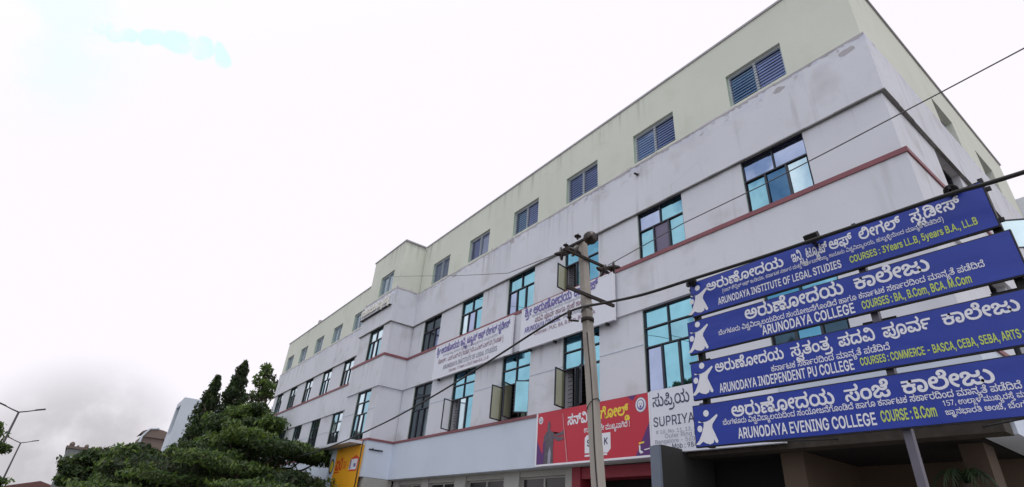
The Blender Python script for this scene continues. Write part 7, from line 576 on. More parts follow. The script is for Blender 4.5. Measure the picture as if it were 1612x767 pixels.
def _decode(s):
    return [[tuple(map(int, p.split(','))) for p in c.split(' ')] for c in s.split(';')] if s else []
_cache = {}
def _fill(gid, bold, slab):
    key = (gid, bold, slab)
    if key in _cache: return _cache[key]
    edges = []
    for c in _decode(GLYPHS[gid]):
        n = len(c); q = []
        if bold:
            for i in range(n):
                a, b, d = Vector(c[i - 1]), Vector(c[i]), Vector(c[(i + 1) % n])
                e1 = (b - a); e2 = (d - b)
                if e1.length < 1e-6: e1 = e2
                if e2.length < 1e-6: e2 = e1
                nn = Vector((-(e1.normalized().y + e2.normalized().y), e1.normalized().x + e2.normalized().x))
                if nn.length > 1e-6: nn.normalize()
                q.append(b + nn * bold)            # outlines run clockwise: the left normal points outward
        else: q = [Vector(p) for p in c]
        for i in range(n):
            a, b = q[i], q[(i + 1) % n]
            if abs(a.y - b.y) > 1e-6: edges.append((a.x, a.y, b.x, b.y))
    res = []
    if edges:
        y = min(min(e[1], e[3]) for e in edges); top = max(max(e[1], e[3]) for e in edges)
        while y < top - 1e-6:
            y1 = min(y + slab, top); ym = (y + y1) / 2; hits = []
            for x0, a, xb, b in edges:
                if min(a, b) <= ym < max(a, b):
                    f = lambda yy: x0 + (xb - x0) * (min(max(yy, min(a, b)), max(a, b)) - a) / (b - a)
                    hits.append((f(ym), f(y), f(y1), 1 if b > a else -1))
            hits.sort(); w = 0; st = None
            for h in hits:
                if w == 0: st = h
                w += h[3]
                if w == 0: res.append((st[1], h[1], st[2], h[2], y, y1))
            y = y1
    _cache[key] = res
    return res
def K(s): return s
def E(s): return s
def text(s, x0, x1, z, em, y, mat, parent, name='lettering', bold=3.0, slab=5.0, mb=None, slope=0.0, shear=0.0, depth=0.0):
    """one line of lettering on a plane facing -Y, from x0 to x1 on baseline z (slope = rise over the line)."""
    runs, width = LINES[s]; k = em / 200.0; sx = (x1 - x0) / width
    b = mb or MB()
    for gid, gx in runs:
        for xa, xb, xc, xd, ya, yb in _fill(gid, bold, slab):
            P = []
            for u, v in ((xa, ya), (xb, ya), (xd, yb), (xc, yb)):
                X = x0 + (gx + u) * sx + v * k * shear
                P.append((X, y, z + v * k + slope * (X - x0) / (x1 - x0)))
            b.face(P, mat)
            if depth:
                for (p, q) in ((P[0], P[3]), (P[1], P[2])):
                    b.face([p, q, (q[0], q[1] + depth, q[2]), (p[0], p[1] + depth, p[2])], mat)
    return b if mb else b.build(name, parent)
def disc(mb, cx, cz, rx, rz, y, mat, n=20):
    mb.face([(cx + rx * math.cos(2 * math.pi * t / n), y, cz + rz * math.sin(2 * math.pi * t / n)) for t in range(n)], mat)

# ================================================================== SETTING
g = MB(); g.face([(-900, -900, -0.02), (900, -900, -0.02), (900, 900, -0.02), (-900, 900, -0.02)], 'earth')
tag(g.build('ground'), kind='structure')
g = MB(); g.box(-700, 200, -9.0, 3.2, -0.016, 0.0, 'asphalt'); tag(g.build('road'), kind='structure')
g = MB()
for k in range(-60, 20): g.box(k * 9, k * 9 + 3, -2.96, -2.84, 0.003, 0.006, 'paint')
g.box(-700, 200, 2.7, 2.82, 0.003, 0.006, 'paint'); tag(g.build('road_marking'), kind='structure')
g = MB(); g.box(-700, 200, 3.2, 3.4, -0.016, 0.16, 'shopgrey'); tag(g.build('kerb'), kind='structure')
g = MB(); g.box(-700, 200, 3.4, 9.2, -0.016, 0.13, 'paving'); tag(g.build('pavement'), kind='structure')

# ================================================================== THE COLLEGE BUILDING
random.seed(7)
B = empty('college_building', (-20, 9.5, 0), 'long white four storey building with pale green top floor and maroon ledges behind the boards', 'building')
ZR, ZL, ZD, ZM, Z0, ZF = 14.2, 11.86, 10.33, 8.93, 5.6, 4.25
PITCH = 2.91
XA = [-4.92, -7.93, -10.76, -13.58, -16.50, -19.42]       # left edges of the main front's windows
XW = [-28.2, -31.35, -34.4, -37.42, -40.35]               # of the far wing
XB = [-22.55]                                             # of the bay
wl = MB(); gr = MB(); md = MB(); bd = MB(); co = MB(); ed = MB()

def zone(mb, mat, x0, x1, y, z0, z1, wins, back=9.95):
    """wall strip between x0 and x1 with full-height openings."""
    x = x0
    for a, b in sorted(wins):
        if a > x: mb.box(x, a, y, back, z0, z1, mat)
        x = b
    if x1 > x: mb.box(x, x1, y, back, z0, z1, mat)
def zone_sill(mb, mat, x0, x1, y, z0, z1, wins, zs, zh, back=9.95):
    """wall strip with openings between zs and zh."""
    mb.box(x0, x1, y, back, z0, zs, mat); mb.box(x0, x1, y, back, zh, z1, mat)
    zone(mb, mat, x0, x1, y, zs, zh, wins, back)
WW = 1.4
secs = [(-20.4, -1.95, 9.5, XA, 9.95), (-23.75, -20.4, 8.45, XB, 8.9), (-41.1, -23.75, 9.5, XW, 9.95)]
for si, (x0, x1, yf, wx, back) in enumerate(secs):
    wins = [(a, a + WW) for a in wx]
    re = 0.06 if si < 2 else 0.0           # free right-hand corners step back too
    le = 0.06 if si else 0.0
    zone_sill(gr, 'green', x0 + le, x1 - re, yf + 0.06, ZL, ZR, wins, 12.0, 13.0, back)
    wl.box(x0, x1, yf, back, ZD, ZL, 'white')
    zone(wl, 'white', x0 + le, x1 - re, yf + 0.06, ZM, ZD, wins, back)
    wl.box(x0, x1, yf, back, 7.6, ZM - 0.1, 'white')
    md.box(x0 - (0.03 if si else 0), x1 + (0.03 if si < 2 else 0), yf - 0.03, back - 0.01, ZM - 0.1, ZM, 'maroon')
    zone(wl, 'white', x0 + le, x1 - re, yf + 0.06, Z0, 7.6, wins, back)
    md.box(x0 - (0.03 if si else 0), x1 + (0.03 if si < 2 else 0), yf - 0.03, back - 0.01, Z0 - 0.08, Z0, 'maroon')
    if si == 0: wl.box(x0, -7.0, yf, back, ZF, Z0 - 0.08, 'fascia'); wl.box(-7.0, x1, yf, back, 4.44, Z0 - 0.08, 'fascia')
    else: wl.box(x0, x1, yf, back, ZF, Z0 - 0.08, 'fascia')
    co.box(x0 - (0.02 if si else 0), x1 + 0.02, yf + 0.03, back + 0.05, ZR, ZR + 0.06, 'mortar')
    # joint lines in the piers at slab height
    x = x0 + le
    for a, b in sorted(wins) + [(x1 - re, x1 - re)]:
        if a - x > 0.2: wl.box(x, a, yf + 0.048, yf + 0.058, 6.74, 6.765, 'fascia')
        x = b
    # dark strip painting the shade line under the upper band, uneven in depth
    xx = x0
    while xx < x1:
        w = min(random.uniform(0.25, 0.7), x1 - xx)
        ed.box(xx, xx + w - 0.002, yf - 0.004 - random.random() * 0.012, yf + 0.05, ZD - 0.022 - random.random() * 0.012, ZD - 0.001, 'shadeline'); xx += w
    # rough mortar where the green storey was added on top of the old parapet
    xx = x0
    while xx < x1:
        w = min(random.uniform(0.10, 0.45), x1 - xx)
        h0, h1 = random.uniform(0.02, 0.09), random.uniform(0.03, 0.10)
        bd.face([(xx, yf - 0.004, ZL - h0), (xx + w, yf - 0.004, ZL - random.uniform(0.02, 0.10)), (xx + w, yf - 0.004, ZL + 0.004), (xx, yf - 0.004, ZL + 0.004)], 'mortar')
        bd.face([(xx, yf - 0.004, ZL + 0.004), (xx + w, yf - 0.004, ZL + 0.004), (xx + w, yf + 0.056, ZL + h1), (xx, yf + 0.056, ZL + h1)], 'mortar')
        xx += w
# bay side walls (between bay front and wing / main front)
for (xs, s) in ((-20.4, 1), (-23.75, -1)):
    def side(mb, mat, inset, z0, z1):
        xa = xs - s * inset
        mb.box(xa, xa - s * 0.4, 8.9, 9.62, z0, z1, mat)
    side(gr, 'green', 0.06, ZL, ZR); side(wl, 'white', 0, ZD, ZL); side(wl, 'white', 0.06, ZM, ZD)
    side(wl, 'white', 0, 7.6, ZM - 0.1); side(wl, 'white', 0.06, Z0, 7.6); side(wl, 'fascia', 0, ZF, Z0 - 0.08)
    md.box(xs + s * 0.03, xs - s * 0.4, 8.885, 9.47, ZM - 0.1, ZM, 'maroon'); md.box(xs + s * 0.03, xs - s * 0.4, 8.885, 9.47, Z0 - 0.08, Z0, 'maroon')
    ed.box(xs + s * 0.008, xs - s * 0.05, 8.46, 9.49, ZD - 0.025, ZD - 0.001, 'shadeline')
    co.box(xs + s * 0.02, xs - s * 0.45, 8.95, 9.55, ZR, ZR + 0.06, 'mortar')
    for k in range(5):
        ya = 8.46 + k * 0.2
        bd.face([(xs + s * 0.004, ya, ZL - random.uniform(.03, .1)), (xs + s * 0.004, ya + 0.2, ZL - random.uniform(.03, .1)), (xs + s * 0.004, ya + .2, ZL + .004), (xs + s * .004, ya, ZL + .004)], 'mortar')
        bd.face([(xs + s * 0.004, ya, ZL + .004), (xs + s * 0.004, ya + 0.2, ZL + .004), (xs - s * 0.056, ya + .2, ZL + .07), (xs - s * .056, ya, ZL + .07)], 'mortar')
# right-hand flank, x = -1.95, running back from the street
YE = 20.4
SW = [12.0, 14.95, 17.75]
def fl(mb, mat, inset, z0, z1, wins=None):
    y = 9.95; xa = -1.95 - inset
    for a, b in (wins or []) + [(YE, YE)]:
        if a > y: mb.box(xa - 0.4, xa, y, a, z0, z1, mat)
        y = b
sw = [(a, a + WW) for a in SW]; tw = [(13.9, 15.3), (17.0, 18.4)]
fl(gr, 'green', 0.06, ZL, 12.0); fl(gr, 'green', 0.06, 12.0, 13.0, tw); fl(gr, 'green', 0.06, 13.0, ZR)
fl(wl, 'white', 0, ZD, ZL); fl(wl, 'white', 0.06, ZM, ZD, sw); fl(wl, 'white', 0, 7.6, ZM - 0.1)
fl(wl, 'white', 0.06, Z0, 7.6, sw); fl(wl, 'fascia', 0, ZF, Z0 - 0.08)
md.box(-2.4, -1.92, 9.945, YE, ZM - 0.1, ZM, 'maroon'); md.box(-2.4, -1.92, 9.945, YE, Z0 - 0.08, Z0, 'maroon')
co.box(-2.45, -1.97, 9.985, YE, ZR, ZR + 0.06, 'mortar')
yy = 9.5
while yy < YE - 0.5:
    w = random.uniform(0.3, 0.7); ed.box(-2.0, -1.942 + random.random() * 0.012, yy, yy + w - .002, ZD - 0.022 - random.random() * 0.014, ZD - 0.001, 'shadeline'); yy += w
# lower block beyond the flank
wl.box(-12, -1.75, YE + 0.003, 34, ZF, 12.9, 'white')
# near-black core painted as unlit rooms, closing the volume behind the glass; flat roof
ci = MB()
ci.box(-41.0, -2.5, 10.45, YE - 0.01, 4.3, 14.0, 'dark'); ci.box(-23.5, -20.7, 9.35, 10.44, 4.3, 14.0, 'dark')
# left end wall and rear
wl.box(-41.1, -40.7, 9.96, YE, 0.0, ZL, 'white'); gr.box(-41.04, -40.7, 9.96, YE, ZL + .001, ZR, 'green')
W_ = wl.build('wall', B); gr.build('upper_wall', B); md.build('ledge', B); bd.build('mortar_joint', B)
co.build('coping', B); ed.build('shade_strip', B); ci.build('interior', B)

p = MB(); p.box(-35.2, -34.95, 9.58, 9.85, ZR + .06, ZR + .32, 'mortar'); p.build('roof_post', B)
# repair patches on the upper band (irregular thin scabs of mortar)
for (cx, cz, rx, rz) in ((-2.33, 11.62, 0.17, 0.075), (-3.74, 11.64, 0.13, 0.07), (-7.78, 11.52, 0.07, 0.06), (-13.5, 11.75, 0.12, 0.07), (-17.3, 11.7, 0.18, 0.06)):
    p = MB(); pts = []
    for t in range(14):
        a = 2 * math.pi * t / 14; k = random.uniform(0.75, 1.15); pts.append((cx + rx * k * math.cos(a), 9.496, cz + rz * k * math.sin(a)))
    p.poly(pts, (0, 0.003, 0), 'mortar'); p.build('mortar_patch', B)
p = MB(); p.tube([(-7.78, 9.51, 11.52), (-7.78, 9.36, 11.50)], 0.03, 'rust'); p.build('drain_spout', B)

# ------------------------------------------------------------------ windows
def frame_rect(mb, x0, x1, z0, z1, y, mat, t=0.045, d=0.06):
    mb.box(x0, x0 + t, y, y + d, z0, z1, mat); mb.box(x1 - t, x1, y, y + d, z0, z1, mat)
    mb.box(x0 + t, x1 - t, y, y + d, z0, z0 + t, mat); mb.box(x0 + t, x1 - t, y, y + d, z1 - t, z1, mat)
def pane(mb, x0, x1, z0, z1, y, mat, wob=0.012):
    a, b = random.uniform(-wob, wob), random.uniform(-wob, wob); h, w = (z1 - z0) / 2, (x1 - x0) / 2
    mb.face([(x0, y - a * w - b * h, z0), (x1, y + a * w - b * h, z0), (x1, y + a * w + b * h, z1), (x0, y - a * w + b * h, z1)], mat)
def leaf(parent, hx, hy, z0, z1, w, ang, mats=('alu', 'leafglass'), name='casement'):
    """a casement leaf hinged at (hx,hy), opened so that it points along angle ang (deg from -X towards -Y)."""
    d = Vector((-math.cos(R(ang)), -math.sin(R(ang)), 0)); nrm = Vector((-d.y, d.x, 0)); t = 0.03
    b = MB(); o = Vector((hx, hy, z0)); U = Vector((0, 0, 1)); h = z1 - z0
    for (s, a, l1, l2) in ((0, 0, t, h), (w - t, 0, t, h)): b.obox(o + d * s, d * l1, nrm * t, U * l2, mats[0])
    for zz in (0, h - t): b.obox(o + d * t + U * zz, d * (w - 2 * t), nrm * t, U * t, mats[0])
    q = o + nrm * t * 0.5
    b.face([q + d * t + U * t, q + d * (w - t) + U * t, q + d * (w - t) + U * (h - t), q + d * t + U * (h - t)], mats[1])
    return b.build(name, parent)
def grille(parent, x0, x1, z0, z1, y, mat='alu', n=12):
    b = MB()
    for i in range(n):
        z = z0 + (i + 0.5) * (z1 - z0) / n; b.box(x0, x1, y, y + 0.012, z - 0.006, z + 0.006, mat)
    return b.build('grille', parent)
def win_top(x, yf, far=False):
    """top storey: two sliding panes behind a grille of flat bars."""
    y = yf + 0.06 + 0.08; x1 = x + WW
    f = MB(); frame_rect(f, x, x1, 12.0, 13.0, y, 'paleframe', 0.05); c = x + WW * 0.5
    f.box(c - 0.03, c + 0.03, y - 0.003, y + 0.06, 12.05, 12.95, 'paleframe')
    f.box(x - 0.001, x + 0.004, yf + 0.07, y - 0.001, 12.0, 13.0, 'jamb')
    w = f.build('window', B)
    p = MB()
    for a, b_ in ((x + .05, c - .03), (c + .03, x1 - .05)):
        pane(p, a, b_, 12.05, 12.95, y + 0.045, random.choice(['tf', 'tf', 'violet', 'deep']) if not far else 'paleg', 0.02)
    p.build('pane', w)
    g_ = MB(); n = 10
    for i in range(n):
        z = 12.06 + (i + 0.5) * 0.88 / n; g_.box(x + .05, x1 - .05, y - 0.02, y - 0.008, z - 0.007, z + 0.007, 'grillbar')
    g_.build('grille', w)
def win_mid(x, yf, mats, far=False, opened=None):
    """second storey: two lights over three."""
    y = yf + 0.06 + 0.035; x1 = x + WW; z0, z1 = ZM, ZD; zt = z1 - 0.39 * (z1 - z0)
    f = MB(); frame_rect(f, x, x1, z0, z1, y, 'alu', 0.024)
    f.box(x + 0.024, x1 - 0.024, y - .003, y + .06, zt - .016, zt + .016, 'alu'); c = x + WW * .5
    f.box(c - .013, c + .013, y, y + .06, zt + .025, z1 - 0.03, 'alu')
    m = [x + WW * .335, x + WW * .665]
    for q in m: f.box(q - .019, q + .019, y, y + .06, z0 + 0.03, zt - .025, 'alu')
    f.box(x - 0.001, x + 0.004, yf + 0.07, y - 0.001, z0, z1, 'jamb')
    w = f.build('window', B); p = MB()
    pane(p, x + 0.03, c - .018, zt + .025, z1 - 0.03, y + .04, mats[0]); pane(p, c + .018, x1 - 0.03, zt + .025, z1 - 0.03, y + .04, mats[1])
    ed_ = [x + 0.03] + m + [x1 - 0.03]
    for k in range(3):
        if opened == k: continue
        pane(p, ed_[k] + .025, ed_[k + 1] - .025, z0 + 0.03, zt - .025, y + .04, mats[2 + k])
    p.build('pane', w)
    return w
def win_low(x, yf, mats, opened=()):
    """first storey: two rows of two lights over three tall casements."""
    y = yf + 0.06 + 0.035; x1 = x + WW; z0, z1 = Z0, 7.6; za = z1 - .235 * 2.0; zb = z1 - .47 * 2.0
    f = MB(); frame_rect(f, x, x1, z0, z1, y, 'alu', 0.03); c = x + WW * .5
    for q in (za, zb): f.box(x + 0.03, x1 - 0.03, y - .003, y + .06, q - .015, q + .015, 'alu')
    f.box(c - .013, c + .013, y, y + .06, za + .022, z1 - 0.03, 'alu'); f.box(c - .013, c + .013, y, y + .06, zb + .022, za - .022, 'alu')
    m = [x + WW * .335, x + WW * .665]
    for q in m: f.box(q - .022, q + .022, y, y + .06, z0 + 0.03, zb - .022, 'alu')
    f.box(x - 0.001, x + 0.004, yf + 0.07, y - 0.001, z0, z1, 'jamb')
    w = f.build('window', B); p = MB()
    for k, (a, b_) in enumerate(((zb + .022, za - .022), (za + .022, z1 - 0.03))):
        pane(p, x + 0.03, c - .018, a, b_, y + .04, mats[2 * k]); pane(p, c + .018, x1 - 0.03, a, b_, y + .04, mats[2 * k + 1])
    ed_ = [x + 0.03] + m + [x1 - 0.03]
    for k in range(3):
        if k in opened: continue
        pane(p, ed_[k] + .028, ed_[k + 1] - .028, z0 + 0.03, zb - .022, y + .04, mats[4 + k])
    p.build('pane', w)
    return w
for x in XA: win_top(x, 9.5)
for x in XB: win_top(x, 8.45, True)
for x in XW: win_top(x, 9.5, True)
CY = 'cyan'; C2 = 'cyan2'
AM = [['violet', 'violet', C2, 'deep', 'paleg'], ['violet', C2, C2, 'mauve', C2], [CY, CY, CY, CY, CY], [CY, CY, 'violet', CY, C2], [CY, CY, 'paleg', 'violet', CY], ['smoke', 'smoke', 'smoke', 'smoke', 'violet']]
for k, x in enumerate(XA):
    w = win_mid(x, 9.5, AM[k], opened=0 if k == 2 else None)
    if k == 2:
        leaf(w, x + 0.03, 9.64, ZM + .03, 9.74, 0.47, 100); grille(w, x + .05, x + .47, ZM + .05, 9.74, 9.69)
for x in XB: win_mid(x, 8.45, ['paleg', 'paleg', C2, 'paleg', C2])
for k, x in enumerate(XW): win_mid(x, 9.5, ['paleg', 'paleg', random.choice(['smoke', C2]), 'paleg', 'paleg'], True)
BM = [[CY] * 4 + ['smoke', CY, 'smoke'], [CY, C2, CY, CY, 'violet', CY, CY], [CY, CY, CY, CY, CY, CY, 'cyan2'], [CY, CY, CY, CY, CY, 'smoke', 'smoke'], [CY, CY, CY, CY, 'smoke', 'paleg', CY], ['smoke'] * 7]
OP = {2: (0, 1), 3: (0, 1), 4: (0,)}
for k, x in enumerate(XA):
    w = win_low(x, 9.5, BM[k], OP.get(k, ()))
    zt = 7.6 - .94 - .022
    if k == 2:
        leaf(w, x + .03, 9.62, Z0 + .04, zt, .46, 104); grille(w, x + .06, x + .95, Z0 + .05, zt, 9.72, n=9)
        leaf(w, x + .50, 9.62, Z0 + .04, zt, .46, 150, ('alu', 'smoke'))
    if k == 3:
        leaf(w, x + .03, 9.62, Z0 + .04, zt, .46, 98); leaf(w, x + .50, 9.62, Z0 + .04, zt, .46, 112)
        grille(w, x + .06, x + .95, Z0 + .05, zt, 9.72, n=9)
        leaf(w, x + 1.37, 9.62, Z0 + .12, zt + .0, .44, 40, ('alu', 'cyan2'))
    if k == 4:
        leaf(w, x + .03, 9.62, Z0 + .04, zt, .46, 108, ('alu', 'clearleaf')); grille(w, x + .06, x + .46, Z0 + .05, zt, 9.72, n=11)
for x in XB: win_low(x, 8.45, ['paleg', C2, 'paleg', C2, C2, 'paleg', C2])
for k, x in enumerate(XW): win_low(x, 9.5, ['paleg', 'paleg', C2, 'paleg', 'smoke', 'paleg', C2])
# flank windows (face +X)
def win_flank(y0, z0, z1, pale):
    f = MB(); xx = -2.15; t = .05; y1 = y0 + WW; fm = 'paleframe' if pale else 'alu'
    f.box(xx - .06, xx, y0, y0 + t, z0, z1, fm); f.box(xx - .06, xx, y1 - t, y1, z0, z1, fm)
    f.box(xx - .06, xx, y0 + t, y1 - t, z0, z0 + t, fm); f.box(xx - .06, xx, y0 + t, y1 - t, z1 - t, z1, fm)
    c = (y0 + y1) / 2; f.box(xx - .06, xx - .004, c - .025, c + .025, z0 + t, z1 - t, fm)
    if not pale: f.box(xx - .06, xx - .008, y0 + t, y1 - t, z0 + .6 * (z1 - z0), z0 + .6 * (z1 - z0) + .05, fm)
    w = f.build('window', B); p = MB()
    p.face([(xx - .05, y0 + t, z0 + t), (xx - .05, y1 - t, z0 + t), (xx - .05, y1 - t, z1 - t), (xx - .05, y0 + t, z1 - t)], 'smoke' if not pale else 'tf'); p.build('pane', w)
    return w
for a in SW: win_flank(a, ZM, ZD, False)
fw = win_flank(SW[1], Z0, 7.6, False)
for a in (SW[0], SW[2]): win_flank(a, Z0, 7.6, False)
for a, b_ in tw: win_flank(a, 12.0, 13.0, True)
b = MB()   # open sash swung out from the flank
o = Vector((-2.0, 14.95 + .02, 9.05)); d = Vector((0.80, 0.60, 0)).normalized(); U = Vector((0, 0, 1)); nn = Vector((-.6, .8, 0)) * .03
for s, l1, z_, l2 in ((0, .03, 0, .75), (.62, .03, 0, .75)): b.obox(o + d * s, d * l1, nn, U * l2, 'alu')
for z_ in (0, .72): b.obox(o + d * .03 + U * z_, d * .59, nn, U * .03, 'alu')
q = o + nn * .5; b.face([q + d * .03 + U * .03, q + d * .62 + U * .03, q + d * .62 + U * .72, q + d * .03 + U * .72], 'paleg')
b.build('casement', fw)

# ------------------------------------------------------------------ ground storey
gf = MB()
gf.box(-20.4, -7.2, 9.70, 9.9, 4.22, 4.26, 'shopgrey')                      # soffit edge
gf.box(-20.4, -10.5, 9.80, 10.1, 4.08, 4.22, 'shopgrey')                   # lintel
for a, b_ in ((-20.4, -19.9), (-18.2, -17.7), (-16.0, -15.35), (-13.35, -12.65), (-10.78, -10.5)): gf.box(a, b_, 9.76, 10.1, 0.13, 4.22, 'shopgrey')
for a, b_ in ((-19.9, -18.2), (-17.7, -16.0), (-15.35, -13.35), (-12.65, -10.78)):
    gf.box(a, b_, 9.86, 10.1, 0.13, 2.2, 'shopgrey')
gf.box(-23.75, -20.4, 8.55, 9.7, 0.13, 4.24, 'shopgrey'); gf.box(-41.1, -23.75, 9.6, 9.95, 0.13, 4.24, 'shopgrey')
gf.build('ground_floor_wall', B)
r_ = MB(); r_.box(-10.5, -10.2, 9.72, 10.2, 0.13, 4.23, 'shopred'); r_.box(-8.0, -7.2, 9.74, 10.2, 0.13, 4.2, 'shopred'); r_.box(-10.2, -8.0, 9.75, 10.2, 3.95, 4.2, 'shopred')
r_.build('shop_front', B)
for a, b_ in ((-19.9, -18.2), (-17.7, -16.0), (-15.35, -13.35), (-12.65, -10.78)):
    f = MB(); frame_rect(f, a, b_, 2.2, 4.08, 9.88, 'shopgrey', .05); f.box((a + b_) / 2 - .03, (a + b_) / 2 + .03, 9.88, 9.94, 2.25, 4.03, 'shopgrey')
    w = f.build('window', B); p = MB(); pane(p, a + .05, b_ - .05, 2.25, 4.03, 9.92, 'shopglass'); p.build('pane', w)
bk = MB(); bk.box(-41, -5.3, 10.5, 10.6, 0.13, 4.24, 'dark'); bk.box(-20.4, -2.4, 9.96, YE, 4.24, 4.29, 'dark')   # near-black sheets painted as unlit depth: back of shops, porch ceiling
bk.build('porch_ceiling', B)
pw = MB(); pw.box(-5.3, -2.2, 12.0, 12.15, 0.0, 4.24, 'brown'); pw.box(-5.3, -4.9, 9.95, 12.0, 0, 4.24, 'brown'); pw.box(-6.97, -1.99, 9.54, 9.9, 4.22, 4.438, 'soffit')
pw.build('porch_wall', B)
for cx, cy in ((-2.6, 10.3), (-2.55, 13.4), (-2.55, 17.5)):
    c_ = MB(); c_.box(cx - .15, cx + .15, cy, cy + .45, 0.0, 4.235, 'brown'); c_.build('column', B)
fn = MB(); fn.box(-7.22, -7.0, 8.72, 8.78, 0.13, 4.32, 'fin'); fn.box(-7.2, -6.98, 8.78, 10.4, 0.13, 4.34, 'findark'); fn.build('entrance_fin', B)
cn = MB(); cn.box(-25.4, -20.75, 7.9, 8.45, 5.40, 5.50, 'white'); cn.build('canopy', B)
rd = MB(); rd.tube([(-20.38, 8.55, 5.2), (-20.36, 9.1, 5.2)], 0.025, 'steel'); rd.tube([(-20.38, 8.70, 5.2), (-20.38, 8.70, 5.26)], 0.02, 'steel'); rd.build('bracket', B)

# ================================================================== SIGNS ON THE FRONT
SG = 'signs fixed along the building front'
# bay: raised letters on a plaster tablet
t = empty('letter_sign', (-22.2, 8.45, 11.2), 'raised cream letters on a tablet under the bay window at the top', 'sign', SG)
p = MB(); p.box(-23.75, -20.62, 8.36, 8.449, 11.12, 11.62, 'white'); p.box(-23.75, -20.62, 8.34, 8.449, 11.09, 11.119, 'steel'); p.build('tablet', t)
text(K('ಅರುಣೋದಯ ವಿದ್ಯಾ ಸಂಸ್ಥೆ'), -23.65, -20.72, 11.24, 0.42, 8.30, 'paint', t, 'raised_letters', bold=5, depth=0.055)
# first white board
t = empty('white_sign_board', (-15.3, 9.4, 7.55), 'white board with purple title, the left one of the two hung over the first storey', 'sign', SG)
p = MB(); p.box(-17.70, -12.95, 9.36, 9.42, 7.55, 8.76, 'flex'); p.build('board', t)
p = MB(); frame_rect(p, -17.73, -12.92, 7.52, 8.79, 9.355, 'signwhite', .035, .075); p.build('frame', t)
for x in (-17.4, -15.4, -13.3):
    p = MB(); p.box(x, x + .06, 9.40, 9.5, 7.46, 7.53, 'steel'); p.build('bracket', t)
text(K('ಶ್ರೀ ಅರುಣೋದಯ ಇನ್ಸ್ಟಿಟ್ಯೂಟ್ ಆಫ್ ಲೀಗಲ್ ಸ್ಟಡೀಸ್'), -17.6, -13.05, 8.44, .34, 9.352, 'purple', t, bold=6)
text(K('ಕರ್ನಾಟಕ ರಾಜ್ಯ ಕಾನೂನು ವಿಶ್ವವಿದ್ಯಾಲಯ, ಹುಬ್ಬಳ್ಳಿಯಿಂದ ಮಾನ್ಯತೆ ಪಡೆದಿದೆ'), -17.1, -13.7, 8.29, .11, 9.352, 'greyink', t, bold=1, slab=10)
text(K('ಕೋರ್ಸ್ : ಎಲ್.ಎಲ್.ಬಿ (3ವರ್ಷ) ಬಿ.ಎ.ಎಲ್.ಎಲ್.ಬಿ (5ವರ್ಷ)'), -17.4, -13.35, 8.06, .22, 9.352, 'brick', t, bold=1.5, slab=8)
text(E('ARUNODAYA INSTITUTE OF LEGAL STUDIES'), -17.0, -13.65, 7.79, .21, 9.352, 'greyink', t, bold=6)
text(E('Courses : 3 Years LL.B & 5 Years B.A., LL.B'), -16.55, -14.1, 7.62, .14, 9.352, 'brick', t, bold=2, slab=8)
# second white board
t = empty('white_sign_board', (-10.5, 9.4, 7.55), 'white board with purple title and grey courses, the right one, behind the concrete pole', 'sign', SG)
p = MB(); p.box(-12.44, -8.68, 9.36, 9.42, 7.53, 8.79, 'flex'); p.build('board', t)
p = MB(); frame_rect(p, -12.47, -8.65, 7.50, 8.82, 9.355, 'signwhite', .035, .075); p.build('frame', t)
for x in (-12.1, -11.0, -9.7, -9.0):
    p = MB(); p.box(x, x + .06, 9.40, 9.5, 7.44, 7.51, 'steel'); p.build('bracket', t)
text(K('ಶ್ರೀ ಅರುಣೋದಯ ಕಾಲೇಜ್'), -12.3, -9.2, 8.53, .36, 9.352, 'purple', t, bold=6.5, slope=0.03)
text(K('ಬೆಂಗಳೂರು ವಿಶ್ವವಿದ್ಯಾಲಯದಿಂದ ಸಂಯೋಜನೆಗೊಂಡಿದೆ'), -11.95, -9.6, 8.44, .10, 9.352, 'greyink', t, bold=1, slab=10)
text(K('ಪದವಿ ಪೂರ್ವ ಹಾಗೂ ಸಂಜೆ ಕಾಲೇಜು'), -11.8, -9.5, 8.24, .22, 9.352, 'brick', t, bold=2, slab=8)
text(E('ARUNODAYA COLLEGE'), -12.27, -10.66, 8.02, .22, 9.352, 'purple', t, bold=6)
text(E('(Day & Evening College)'), -10.55, -9.38, 8.04, .17, 9.352, 'greyink', t, bold=2, slab=8)
text(E('Courses : PUC, BA, B.Com, BCA, BBA'), -11.8, -9.3, 7.84, .15, 9.352, 'brick', t, bold=2, slab=8)
# red shop fascia
YS = 9.40
t = empty('red_shop_sign', (-9.6, YS, 4.26), 'red fascia board with white and yellow lettering and a robed figure holding a staff', 'sign', SG)
p = MB(); p.box(-11.50, -7.76, YS, 9.495, 4.29, 5.57, 'redflex'); p.build('board', t)
p = MB(); p.box(-11.54, -7.74, YS - .01, 9.494, 4.245, 4.288, 'signwhite'); p.box(-11.56, -11.502, YS - .004, 9.494, 4.29, 5.57, 'signwhite'); p.box(-7.758, -7.72, YS - .004, 9.494, 4.29, 5.57, 'signwhite'); p.build('frame', t)
Y1, Y2, Y3 = YS - .003, YS - .006, YS - .009
for q_ in ([(-8.17, Y1, 4.292), (-7.762, Y1, 4.292), (-7.762, Y1, 4.95)], [(-11.498, Y1, 4.292), (-11.12, Y1, 4.292), (-11.498, Y1, 4.88)], [(-8.35, Y1, 5.568), (-8.2, Y1, 5.46), (-8.1, Y1, 5.568)]):
    p = MB(); p.face(q_, 'plum'); p.build('printed_corner', t)
p = MB()   # printed figure: robe, shoulders, head with cap, arm to the staff
def pl2(pts, mat, y): p.face([(a, y, c) for a, c in pts], mat)
pl2([(-11.24, 4.292), (-10.84, 4.292), (-10.86, 4.62), (-10.84, 4.85), (-10.86, 5.02), (-10.98, 5.10), (-11.12, 5.08), (-11.22, 4.96), (-11.26, 4.74), (-11.19, 4.6)], 'statue', Y2)
